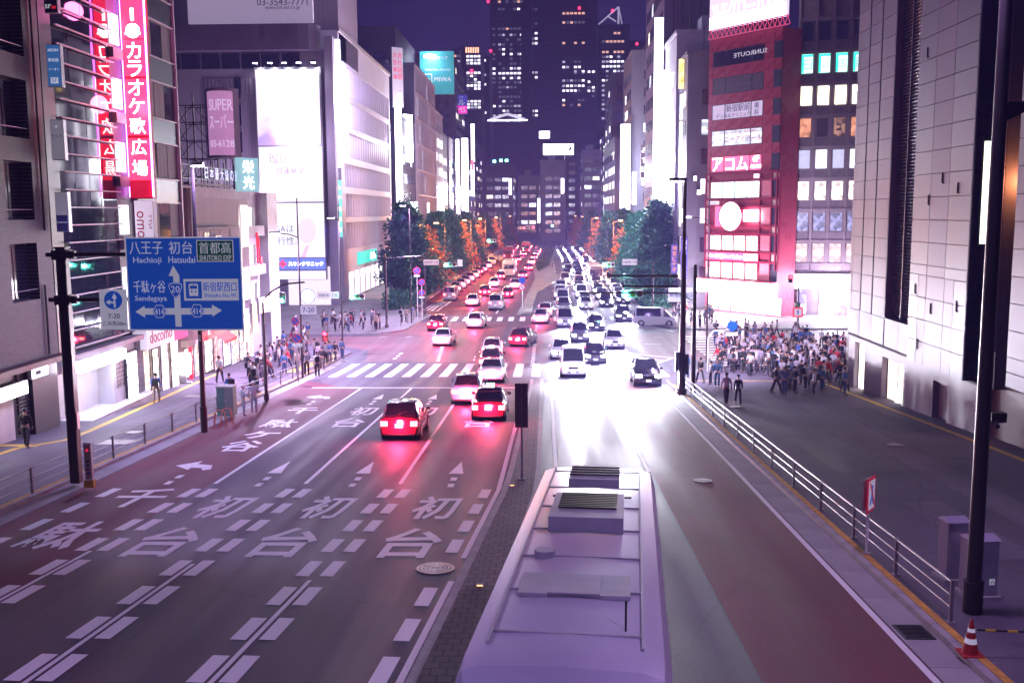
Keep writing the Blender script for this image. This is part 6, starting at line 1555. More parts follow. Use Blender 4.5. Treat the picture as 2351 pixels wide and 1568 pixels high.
MB().box(0, LW, 0, .04, 0, LH, K['steel']).build('backing', ls); MB().box(0, LW, -.01, 0, 0, LH, signwhite).build('panel', ls)
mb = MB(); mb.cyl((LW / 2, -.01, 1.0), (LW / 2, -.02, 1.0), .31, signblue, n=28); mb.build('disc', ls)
mb = MB(); mb.box(.49, .55, -.03, -.02, .75, 1.08, signwhite).prism([(.43, 1.06), (.61, 1.06), (.52, 1.24)], -.03, -.02, signwhite, 'xz').prism([(.22, .93), (.36, 1.02), (.36, .97), (.50, .93), (.50, .88), (.36, .91), (.36, .84)], -.031, -.02, signwhite, 'xz'); mb.build('arrows', ls)
mb = MB(); letters(mb, '7-20', .18, .76, .38, .54, -.01, ink); letters(mb, 'この先50m', .08, .86, .12, .30, -.01, ink); letters(mb, '一', .01, .02, .01, .02, -.01, signwhite); mb.build('lettering', ls)


# poles and lamp posts on the near pavements
def pole(px, py, ztop, label, r=.085, name='pole', col=None, at=None):
    p = at or G(px, py); o = thing(name, label, 'pole', p); m = col or K['brownpole']
    MB().cyl((0, 0, -.1), (0, 0, ztop - p[2]), r, m, r1=r * .7, n=10).cyl((0, 0, 0), (0, 0, .35), r * 1.5, m, n=10).build('shaft', o)
    return o


def zat(px, py, o): return on_y(px, py, o.location.y)[2] - o.location.z


# tall lamp post behind the blue sign
y3 = 44.1; p3 = (-16.95 - .45 + 1.7, y3, zr(y3) + .13)
p3 = (on_y(470, 1000, y3)[0], y3, zr(y3) + .13)
lp = thing('street_lamp', 'tall dark street lamp post rising behind the big blue sign', 'street lamp', p3); Ht = on_y(443, 378, y3)[2] - p3[2]
MB().cyl((0, 0, 0), (0, 0, Ht), .13, K['brownpole'], r1=.08, n=12).cyl((0, 0, 0), (0, 0, 1.2), .16, K['brownpole'], n=12).build('pole', lp); MB().box(-.02, .5, -.14, .14, Ht - .06, Ht + .1, K['steel']).build('lamp_head', lp); MB().box(0, .48, -.12, .12, Ht - .1, Ht - .06, glow('lamp_cold', (.85, .85, 1), 30)).build('lens', lp)
spot(lp, (.25, 0, Ht - .15), (0, 0, 0), 4200, (.50, .42, 1), 2.5, .5, .8); MB().box(-.05, .05, -.16, -.12, 4.2, 4.5, K['steel']).build('plate', lp); MB().cyl((-.6, 0, Ht - 3.6), (0, 0, Ht - 3.7), .04, K['brownpole'], n=8).build('bracket', lp)
# traffic signal arch post with round sign
q = pole(612, 918, on_y(606, 690, on_g(612, 918)[1])[2], 'dark signal post bending its arm over the waiting crowd', .1); H_ = zat(606, 690, q)
a, b = on_y(655, 652, q.location.y), on_y(700, 648, q.location.y); L0 = Vector(q.location)
MB().tube([Vector((0, 0, H_)), Vector(on_y(625, 668, L0.y)) - L0, Vector(a) - L0, Vector(b) - L0], .05, K['brownpole']).build('arm', q)
rs = thing('round_sign', 'round glaring white traffic sign above a small plate reading hours', 'road sign', on_y(707, 680, L0.y)); r_ = on_y(724, 680, L0.y)[0] - on_y(707, 680, L0.y)[0]
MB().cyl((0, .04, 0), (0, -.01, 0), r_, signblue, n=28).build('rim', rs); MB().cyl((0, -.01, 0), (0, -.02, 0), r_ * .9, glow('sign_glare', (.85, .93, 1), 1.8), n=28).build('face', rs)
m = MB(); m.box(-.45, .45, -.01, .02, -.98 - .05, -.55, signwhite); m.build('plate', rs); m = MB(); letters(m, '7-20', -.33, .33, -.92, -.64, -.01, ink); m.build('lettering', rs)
# thin lamp posts
def thin_lamp(px, py, pyt, arm_px, arm_py, label, power, col=(.78, .58, 1), r=.08):
    p = G(px, py); o = thing('street_lamp', label, 'street lamp', p); H = on_y(px - (py - pyt) * .03 * (1 if px < 1200 else -.3), pyt, p[1])[2] - p[2]
    e = Vector(on_y(arm_px, arm_py, p[1])) - Vector(p); zA = e.z - .3
    MB().cyl((0, 0, 0), (0, 0, H), r, K['brownpole'], r1=.04, n=8).build('pole', o); MB().tube([Vector((0, 0, zA)), Vector((e.x * .4, 0, zA + .2)), Vector((e.x, 0, e.z))], .035, K['brownpole']).build('arm', o)
    MB().box(e.x - .35, e.x + .35, -.13, .13, e.z - .05, e.z + .09, K['steel']).build('lamp_head', o); MB().box(e.x - .3, e.x + .3, -.1, .1, e.z - .08, e.z - .05, K['lampglow']).build('lens', o)
    spot(o, (e.x, 0, e.z - .15), (0, 0, 0), power, col, 2.5, .5, .2); return o
t5 = thin_lamp(695, 868, 455, 632, 535, 'thin street lamp post rising through the waiting crowd', 16000)
t6 = thin_lamp(787, 800, 468, 760, 500, 'thin street lamp post at the tip of the pavement corner', 16000)
t7 = thin_lamp(1622, 832, 450, 1578, 498, 'street lamp with a short arm in front of the red tower', 5500)
t8 = thin_lamp(945, 742, 470, 925, 472, 'street lamp before the first green tree on the far corner', 14000)
# far corner post with arm
q = pole(888, 752, on_y(886, 588, on_g(888, 752)[1])[2], 'brown post with a horizontal arm at the far corner by the green bank sign', .13); L0 = Vector(q.location); MB().cyl(Vector(on_y(886, 594, L0.y)) - L0, Vector(on_y(972, 588, L0.y)) - L0, .07, K['brownpole'], n=8).build('arm', q)


def signal(px, py, Y, label, lit='green', s=1.0, horizontal=True, power=300, rz=0.):
    p = on_y(px, py, Y); o = thing('traffic_light', label, 'traffic light', p, rz); k = MB(); w = .42 * s
    cols = {'green': (.10, 1, .72), 'yellow': (1, .6, .1), 'red': (1, .03, .06)}
    names_ = ['green', 'yellow', 'red']
    if horizontal: k.box(-w * .5, w * 2.5, .0, .16, -w * .55, w * .55, K['steel'])
    else: k.box(-w * .55, w * .55, 0, .16, -w * .5, w * 1.5, K['black']); names_ = ['green', 'red']
    k.build('housing', o)
    for i, n in enumerate(names_):
        c = (i * w, 0) if horizontal else (0, i * w)
        m = glow('signal_' + n, cols[n], 14 if n == 'green' else 8) if n == lit else mat('lens_off_' + n, tuple(v * .08 for v in cols[n]), .3)
        MB().cyl((c[0], 0, c[1]), (c[0], -.03, c[1]), w * .4, m, n=16).build('lens', o)
        v = MB()
        for j in range(8):
            a0, a1 = PI * j / 8, PI * (j + 1) / 8; R = w * .44
            v.quad((c[0] + R * math.cos(a0), 0, c[1] + R * math.sin(a0)), (c[0] + R * math.cos(a1), 0, c[1] + R * math.sin(a1)), (c[0] + R * math.cos(a1), -.22 * s, c[1] + R * math.sin(a1)), (c[0] + R * math.cos(a0), -.22 * s, c[1] + R * math.sin(a0)), K['black'])
        v.build('visor', o)
    if power: point(o, (0, -.5, 0), power, cols[lit], .15)
    return o


signal(808, 681, 86, 'green traffic light over the pavement corner where people wait', s=1.05, power=120)
signal(1024, 608, 108, 'green traffic light hanging before the street trees beyond the far crossing', s=1.05, power=120)
signal(1436, 675, 59.5, 'green traffic light over the oncoming lanes beside the pale overhead sign', s=1.0, power=60)
signal(1388, 608, 112, 'green traffic light farther back over the oncoming lanes', s=1.1, power=300)
signal(1122, 553, 185, 'green traffic light over the taxi queue', s=1.3, power=300)
signal(1268, 519, 330, 'tiny far green traffic light at the end of the avenue', s=2.0, power=0)
signal(1212, 522, 330, 'tiny far red traffic light over the red tail lamps', 'red', 2.2, power=0); signal(1262 - 70, 524, 300, 'far red light at the bend of the avenue', 'red', 1.8, power=0); signal(1345, 522, 300, 'far red traffic light over the white headlamps', 'red', 1.8, power=0)
signal(746, 778, 70, 'red pedestrian signal beside the waiting people', 'red', .9, False, 60); signal(1831, 712, 104, 'teal pedestrian signal on a post by the shop canopy', 'green', 1.2, False, 60); signal(648, 690, 62, 'small green pedestrian signal near the crowded shops', 'green', .8, False, 60)
signal(1815, 645, 108, 'dark vertical signal head on the post between the two lit shops', 'red', 1.0, False, 0)
MB_ = MB()


def board(px0, py0, px1, py1, Y, txt, label, m=None, tm=None, name='name_board', cat='sign'):
    o, w, h = px_sign(px0, py0, px1, py1, Y, .06, name, label, m or mat('name_board_white', (.6, .58, .6), .5, emit=.3, ecol=(.8, .72, .75)), K['steel'], cat)
    if txt: k = MB(); letters(k, txt, w * .06, w * .94, h * .2, h * .8, -.03, tm or ink); k.build('lettering', o)
    return o
board(972, 596, 1008, 609, 107, '西新宿1丁目', 'white street-name board on the arm before the first green tree'); board(1429, 595, 1463, 609, 108, '西新宿1丁目', 'white street-name board in front of the big tree on the light-column side')
board(728, 670, 778, 686, 86, '西新宿1丁目', 'pale street-name board joined to the corner traffic light'); board(1534, 659, 1592, 694, 59.6, '新宿駅南口', 'wide pale overhead sign hung under the signal arms', mat('board_pale', (.5, .5, .6), .5, emit=.35, ecol=(.6, .6, .85)))
board(1050, 596, 1062, 612, 118, None, 'small white sign on a thin post left of the taxi queue')
for a in ((-14.2, 118, 6.3), (-13, 186, 6.6), (12.2, 112, 6.5)):
    o = pole(0, 0, a[2] + .3, 'slim signal post %s' % {-14.2: 'at the far corner beside the first tree', -13: 'over the taxi queue', 12.2: 'behind the white van'}[a[0]], .09, at=(a[0], a[1], .13)); s = 1 if a[0] < 0 else -1
    MB().cyl((0, 0, a[2] - .13), (s * 3.2, 0, a[2] - .2), .05, K['brownpole'], n=8).build('arm', o)
# signal masts on the plaza corner
q1 = pole(0, 0, on_y(1556, 415, 59)[2] - 4.2, 'thick brown signal mast with three long arms reaching over the oncoming lanes', .2, 'signal_mast', at=G(1565, 905)); L0 = Vector(q1.location)
for (x0, y0, x1, y1, r) in ((1557, 634, 1395, 634, .07), (1557, 658, 1428, 658, .07), (1558, 673, 1325, 673, .045), (1558, 673, 1590, 690, .03)):
    MB().cyl(Vector(on_y(x0, y0, L0.y)) - L0, Vector(on_y(x1, y1, L0.y)) - L0, r, K['brownpole'], n=8).build('arm', q1)
MB().cyl(Vector(on_y(1534, 632, L0.y)) - L0, Vector(on_y(1534, 656, L0.y)) - L0, .03, K['brownpole'], n=6).build('hanger', q1)
MB().cyl((0, 0, 0), (0, 0, on_y(1556, 415, L0.y)[2] - L0.z), .1, K['brownpole'], n=8).build('upper_pole', q1)
Hq = on_y(1556, 415, L0.y)[2] - L0.z; MB().box(-.9, .1, -.2, .25, Hq - .02, Hq + .16, K['dark']).build('lamp_head', q1); MB().box(-.85, -.1, -.12, .2, Hq - .06, Hq - .02, K['lampglow']).build('lens', q1); spot(q1, (-.6, .1, Hq - .2), (math.radians(58), 0, 0), 26000, (.82, .70, 1), 1.9, .9, .2)  # lamp added at the mast top to brighten the junction and the van
MB().box(.18, .35, -.2, .2, 1.2, 2.4, K['dark']).box(-.42, -.2, -.18, .18, 1.4, 2.5, K['dark']).build('control_box', q1)
q2 = pole(0, 0, on_y(1588, 605, 60)[2], 'second dark post standing close behind the thick signal mast', .14, at=G(1591, 902))
q3 = pole(0, 0, on_y(1832, 640, 104)[2], 'post with signal heads between the red tower and the grid office', .12, at=(26.4, 104, .13))
o = thing('round_sign', 'small blue round cycle sign on a white hoop post before the crowd', 'road sign', G(1624, 852)); MB().tube([(0, 0, 0), (0, 0, 2.4), (.4, 0, 2.9), (1.5, 0, 3.0)], .05, K['white']).build('post', o); MB().cyl((1.7, 0, 3.25), (1.7, -.03, 3.25), .36, signblue, n=20).box(1.3, 2.1, -.02, .02, 2.55, 2.8, signwhite).build('disc', o)
o = thing('warning_sign', 'small square red-edged sign on a post amid the crowd', 'road sign', on_y(1832, 717, 92)); MB().box(-.45, .45, 0, .04, -.45, .45, MATS['ink_red']).box(-.32, .32, -.01, 0, -.32, .32, signwhite).box(-.04, .04, 0, .06, -7, -.45, K['steel']).build('panel', o)
bx_ = MB(); MB().box(-.05, .05, -.03, -.012, -.2, .2, ink).build('mark', o)

# no-parking discs on posts
def disc_sign(px, py, Y, label, col2=(.5, .02, .05), plate=True, r=.3):
    p = on_y(px, py, Y); o = thing('round_sign', label, 'road sign', p); g = zr(Y) + .13 - p[2]
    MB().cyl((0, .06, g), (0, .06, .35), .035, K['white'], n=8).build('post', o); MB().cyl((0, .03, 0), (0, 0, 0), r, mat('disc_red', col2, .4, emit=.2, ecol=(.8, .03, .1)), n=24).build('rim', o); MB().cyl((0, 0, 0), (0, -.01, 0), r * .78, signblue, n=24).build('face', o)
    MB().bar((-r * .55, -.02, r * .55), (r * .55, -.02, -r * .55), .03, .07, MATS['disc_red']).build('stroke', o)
    if plate: MB().box(-.32, .32, -.01, .03, -r - .26, -r - .05, signwhite).build('plate', o)
    return o
disc_sign(682, 777, 64, 'blue and red no-parking disc over a white plate amid the waiting crowd'); disc_sign(968, 648, 112, 'blue and red disc, upper one on the far corner post', plate=False, r=.38); disc_sign(968, 672, 112.2, 'blue and red disc, lower one on the far corner post', plate=True, r=.38)
disc_sign(957, 622, 113, 'plain blue turn disc on the far corner post', (.02, .1, .5), True, .42); disc_sign(678, 738, 66, 'small blue disc on a bent white pipe near the waiting crowd', (.02, .1, .5), False, .28)
o = disc_sign(1199, 660, 120, 'red-rimmed white round sign on the tip of the far median', (.5, .02, .05), False, .4); MB().cyl((0, .02, .85), (0, -.01, .85), .42, signblue, n=20).build('upper_disc', o); MB().cyl((0, -.012, 0), (0, -.02, 0), .3, signwhite, n=20).build('inner_face', o)

# back of the folding board on the median
p = on_y(1198, 1110, 34.0); mb_ = thing('median_board', 'dark brown board seen from behind on a thin pole on the brick median', 'road sign', (p[0], 34.0, zr(34) + .15)); z0_, z1_ = on_y(1198, 981, 34)[2] - mb_.location.z, on_y(1198, 880, 34)[2] - mb_.location.z; xw = (on_y(1213, 930, 34)[0] - on_y(1183, 930, 34)[0])
MB().cyl((0, 0, 0), (0, 0, z1_), .04, K['steel'], n=8).box(-.14, .14, -.1, .1, -.02, .03, K['steel']).build('post', mb_); bd = mat('board_back_brown', (.13, .05, .085), .55, 0, .12, 2)
MB().box(-xw / 2, -.005, -.05, -.02, z0_, z1_, bd).box(.005, xw / 2, -.05, -.02, z0_, z1_, bd).build('panel', mb_); MB().box(-xw / 2, xw / 2, -.07, -.05, z0_ + .35, z0_ + .4, bd).box(-xw / 2, xw / 2, -.07, -.05, z1_ - .4, z1_ - .35, bd).build('stiffener', mb_)
for px, py in ((1197, 1115), (1102, 1345)):
    x, y, z = on_g(px, py, .15); o = thing('road_stud', 'small amber reflector stud on the brick median, %s' % ('at the foot of the brown board' if px > 1150 else 'beside the round manhole'), 'reflector', (x if px < 1150 else -1.1, y, z)); MB().box(-.08, .08, -.05, .05, 0, .04, K['steel']).build('base', o); MB().box(-.07, .07, -.06, -.05, .01, .035, glow('amber_stud', (1, .5, .2), 1.5)).build('lens', o)

# left pavement: cabinet, orange frames, information post
ub = thing('utility_cabinet', 'green and grey street utility cabinet behind the railing', 'cabinet', G(522, 952)); cg = mat('cabinet_green', (.10, .19, .16), .5, 0, .1, 2)
MB().box(-.42, .42, -.3, .3, 0, 1.45, cg).box(-.46, .46, -.34, .34, 1.45, 1.52, mat('cabinet_top', (.45, .47, .42), .5)).build('body', ub); MB().box(-.02, .4, -.32, -.3, .1, 1.4, mat('cabinet_grey', (.2, .22, .2), .5)).build('door', ub); MB().box(.05, .09, -.35, -.32, .7, .85, K['steel']).build('handle', ub)
orf = mat('barrier_orange', (.65, .22, .12), .5, 0, .1)
for i, (px, py) in enumerate(((506, 982), (522, 978))):
    o = thing('barrier_frame', 'small orange tubular barrier frame behind the railing, %s' % ('nearer the lamp post' if i == 0 else 'in front of the green cabinet'), 'barrier', G(px, py), .3 + i * .2)
    MB().tube([(-.3, 0, 0), (-.22, 0, .75), (-.12, 0, .85), (.12, 0, .85), (.22, 0, .75), (.3, 0, 0)], .022, orf).build('hoop', o); MB().tube([(-.27, .35, 0), (-.2, .05, .7)], .02, orf).tube([(.27, .35, 0), (.2, .05, .7)], .02, orf).build('strut', o)
o = thing('information_post', 'white-edged wooden information post with a yellow base beside the railing', 'post', G(207, 1118)); MB().box(-.13, .13, -.06, .06, .25, 1.55, K['white']).build('frame', o); MB().box(-.09, .09, -.07, -.06, .3, 1.5, mat('post_board', (.42, .26, .18), .6, 0, .3, 8)).build('board', o); MB().box(-.17, .17, -.1, .1, 0, .25, K['yellow']).build('foot', o)
m = MB(); [m.box(-.05, .05, -.078, -.071, .45 + .14 * k, .53 + .14 * k, ink) for k in range(4)]; m.cyl((0, -.07, 1.3), (0, -.08, 1.3), .05, MATS['ink_red'], n=10); m.build('lettering', o)
# plaza side: sign, cabinets, lamp mast, cone, bar
o = thing('no_walking_sign', 'red-bordered sign crossing out a walking figure on a white post in the dark plaza', 'road sign', G(1989, 1272), .95); H_ = on_y(1993, 1090, o.location.y)[2] - o.location.z
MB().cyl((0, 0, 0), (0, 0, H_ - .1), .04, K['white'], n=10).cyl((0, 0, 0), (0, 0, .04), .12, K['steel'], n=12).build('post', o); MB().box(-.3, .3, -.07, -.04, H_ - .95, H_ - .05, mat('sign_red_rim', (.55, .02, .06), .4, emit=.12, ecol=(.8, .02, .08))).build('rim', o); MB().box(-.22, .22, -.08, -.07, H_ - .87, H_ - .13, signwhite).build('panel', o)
MB().box(-.28, .28, .04, .07, H_ - .9, H_ - .1, K['steel']).build('rear_plate', o)
m = MB(); zc0 = H_ - .5; m.cyl((0, -.08, zc0 + .2), (0, -.09, zc0 + .2), .05, signblue, n=12).prism([(-.04, zc0 + .14), (.05, zc0 + .14), (.06, zc0 - .05), (.14, zc0 - .24), (.08, zc0 - .26), (0, zc0 - .1), (-.1, zc0 - .26), (-.15, zc0 - .22), (-.05, zc0 - .04)], -.09, -.08, signblue, 'xz').bar((-.2, -.095, zc0 + .34), (.2, -.095, zc0 - .34), .012, .05, MATS['sign_red_rim']); m.build('walking_symbol', o)
cb = mat('cabinet_lilac', (.34, .33, .42), .5, 0, .08, 1.5)
for i, (px, py, w, d, h, lb) in enumerate(((2184, 1330, .5, .45, 1.45, 'narrow grey electrical cabinet on a concrete base behind the dark lamp mast'), (2243, 1368, .62, .5, 1.35, 'grey electrical cabinet with a sloping top and a small plate beside the dark lamp mast'))):
    o = thing('electrical_cabinet', lb, 'cabinet', G(px, py), .1); MB().box(-w / 2 - .08, w / 2 + .08, -d / 2 - .08, d / 2 + .08, 0, .09, K['concrete']).build('plinth', o)
    MB().box(-w / 2, w / 2, -d / 2, d / 2, .09, h, cb).build('body', o); MB().add([(-w / 2 - .04, -d / 2 - .04, h), (w / 2 + .04, -d / 2 - .04, h), (w / 2 + .04, d / 2 + .04, h), (-w / 2 - .04, d / 2 + .04, h), (-w / 2, 0, h + .1), (w / 2, 0, h + .1)], [(0, 1, 5, 4), (2, 3, 4, 5), (0, 4, 3), (1, 2, 5), (0, 3, 2, 1)], cb).build('lid', o)
    MB().box(-w / 2 + .05, w / 2 - .05, -d / 2 - .012, -d / 2, .14, h - .06, cb).build('door', o)
    if i: m = MB(); m.box(.12, .24, -d / 2 - .02, -d / 2 - .012, .35, .48, signwhite); m.build('plate', o); m = MB(); letters(m, '凸', .14, .22, .37, .46, -d / 2 - .02, K['black']); m.build('lettering', o)
gp = (9.15, 20.7, zr(20.7) + .13); lm = thing('lamp_mast', 'very tall thick dark lamp mast standing by the end of the plaza railing', 'lamp mast', gp)
MB().cyl((0, 0, 0), (0, 0, 15.5), .155, K['dark'], r1=.12, n=16).cyl((0, 0, 0), (0, 0, .7), .2, K['dark'], n=16).build('pole', lm); za = on_y(2290, 240, 20.7)[2] - gp[2]
MB().cyl((0, 0, za), (2.6, 0, za + .06), .045, K['dark'], n=8).prism([(.1, za - .35), (.1, za - .02), (.75, za - .02)], -.02, .02, K['dark'], 'xz').build('arm', lm); MB().box(.15, .45, -.09, .09, 4.15, 4.35, K['black']).cyl((.2, -.05, 4.2), (.2, -.25, 4.1), .05, K['black'], n=10).build('camera', lm)
MB().box(-1.4, .2, -.2, .2, 15.4, 15.6, K['dark']).build('lamp_head', lm); MB().box(-1.35, -.3, -.16, .16, 15.34, 15.4, K['lampglow']).build('lens', lm); spot(lm, (-.9, 0, 15.2), (0, math.radians(-12), 0), 2000, (.74, .44, 1), 2.4, .6, .3)
cn_ = thing('traffic_cone', 'red traffic cone with pale bands at the end of the railing', 'traffic cone', G(2227, 1502)); cr2 = mat('cone_red', (.45, .02, .02), .5, 0, .1)
MB().box(-.2, .2, -.2, .2, 0, .04, cr2).cyl((0, 0, .04), (0, 0, .7), .15, cr2, r1=.025, n=18).build('body', cn_); MB().cyl((0, 0, .24), (0, 0, .34), .114, signwhite, r1=.095, n=18).build('band', cn_); MB().cyl((0, 0, .46), (0, 0, .53), .072, signwhite, r1=.06, n=18).build('band', cn_)
tb = thing('cone_bar', 'black bar striped yellow lying out from the traffic cone', 'cone bar', (cn_.location.x, cn_.location.y, cn_.location.z + .5), -.1)
MB().cyl((.1, 0, 0), (2.6, 0, 0), .022, K['black'], n=8).build('bar', tb)
for k in range(6): MB().cyl((.25 + k * .4, 0, 0), (.43 + k * .4, 0, 0), .026, mat('bar_yellow', (.6, .42, .02), .5), n=8).build('stripe', tb)
# street lamps added out of view to light the near road and sign
lamp_post(-17.4, 6, 12.5, 2.2, 'tall street lamp added out of view on the shop pavement to light the near road', (.58, .42, 1), 4200)
lamp_post(9.1, 2, 13.5, -2.2, 'tall street lamp added out of view on the plaza pavement to light the near road', (.66, .42, 1), 2600)
lamp_post(17.0, 47, 9.0, -1.5, 'street lamp beside the stone building wall', (.84, .60, 1), 5200) if False else None

# ================================================================ VEHICLES
carglass = glass_mat('car_glass', (.02, .02, .03), .05, .0); rubber = mat('tyre_rubber', (.02, .02, .022), .8); rimm = mat('wheel_rim', (.4, .4, .42), .3, .8); trimm = mat('car_trim', (.02, .02, .025), .4)
HEAD = glow('headlamp', (.94, .96, 1), 110); TAIL = glow('taillamp', (1, .03, .05), 30); TAILHOT = glow('taillamp_core', (1, .55, .3), 30); TAILOFF = mat('taillamp_dim', (.4, .01, .02), .3, emit=1.5, ecol=(1, .02, .04)); HEADOFF = mat('headlamp_unlit', (.5, .5, .55), .15)
PLATE = mat('number_plate', (.6, .6, .62), .4, emit=.4, ecol=(.8, .75, .9)); AMB = mat('indicator_amber', (.5, .2, .02), .3)


def paint(name, col, metal=.0, rough=.22):
    m = mat(name, col, rough, metal, var=.04, scale=.8); b = m.node_tree.nodes['Principled BSDF']; b.inputs['Coat Weight'].default_value = .8; b.inputs['Coat Roughness'].default_value = .06
    return m


SH_ = {  # stations: y, z low, half width, belt z, half width at belt, top z, half width at top
    'sedan': dict(L=4.65, W=1.72, H=1.5, wb=(-1.35, 1.35), wr=.31, st=[(-2.32, .38, .70, .70, .74, .86, .66), (-2.22, .26, .80, .82, .82, .98, .72), (-1.55, .22, .85, .90, .85, 1.03, .76), (-1.38, .22, .86, .92, .85, 1.05, .72), (-.85, .22, .86, .93, .85, 1.47, .60), (-.76, .22, .86, .93, .85, 1.49, .60), (.12, .22, .86, .92, .85, 1.51, .60), (.2, .22, .86, .92, .85, 1.50, .60), (.98, .22, .86, .90, .84, .98, .74), (1.1, .22, .86, .88, .84, .96, .74), (1.95, .24, .84, .80, .80, .86, .70), (2.22, .28, .78, .66, .76, .76, .64), (2.33, .36, .68, .56, .66, .62, .5)], cab=(3, 8)),
    'hatch': dict(L=4.3, W=1.74, H=1.6, wb=(-1.3, 1.3), wr=.32, st=[(-2.15, .34, .74, .75, .78, .92, .70), (-2.08, .24, .83, .90, .84, 1.02, .74), (-1.95, .22, .86, .96, .85, 1.06, .76), (-1.9, .22, .87, .97, .86, 1.10, .74), (-1.45, .22, .87, .98, .86, 1.58, .62), (-1.3, .22, .87, .98, .86, 1.60, .63), (-.3, .22, .87, .96, .86, 1.63, .63), (.05, .22, .87, .96, .86, 1.60, .62), (.95, .22, .87, .94, .85, 1.04, .74), (1.08, .22, .86, .92, .84, 1.0, .74), (1.75, .24, .84, .82, .80, .90, .70), (2.05, .28, .78, .68, .76, .78, .64), (2.15, .36, .68, .56, .66, .62, .5)], cab=(3, 8)),
    'van': dict(L=4.6, W=1.74, H=1.95, wb=(-1.45, 1.5), wr=.32, st=[(-2.3, .30, .78, .95, .82, 1.1, .76), (-2.27, .24, .84, 1.02, .85, 1.2, .78), (-2.25, .22, .86, 1.04, .86, 1.22, .78), (-2.24, .22, .87, 1.05, .87, 1.24, .78), (-2.12, .22, .87, 1.05, .87, 1.90, .72), (-2.0, .22, .87, 1.05, .87, 1.94, .73), (.6, .22, .87, 1.04, .87, 1.95, .73), (.9, .22, .87, 1.02, .87, 1.90, .72), (1.7, .22, .87, 1.00, .85, 1.10, .78), (1.8, .22, .86, .98, .84, 1.06, .76), (2.1, .24, .84, .88, .82, .95, .72), (2.25, .28, .78, .70, .78, .8, .66), (2.3, .36, .7, .58, .7, .64, .55)], cab=(3, 8)),
}


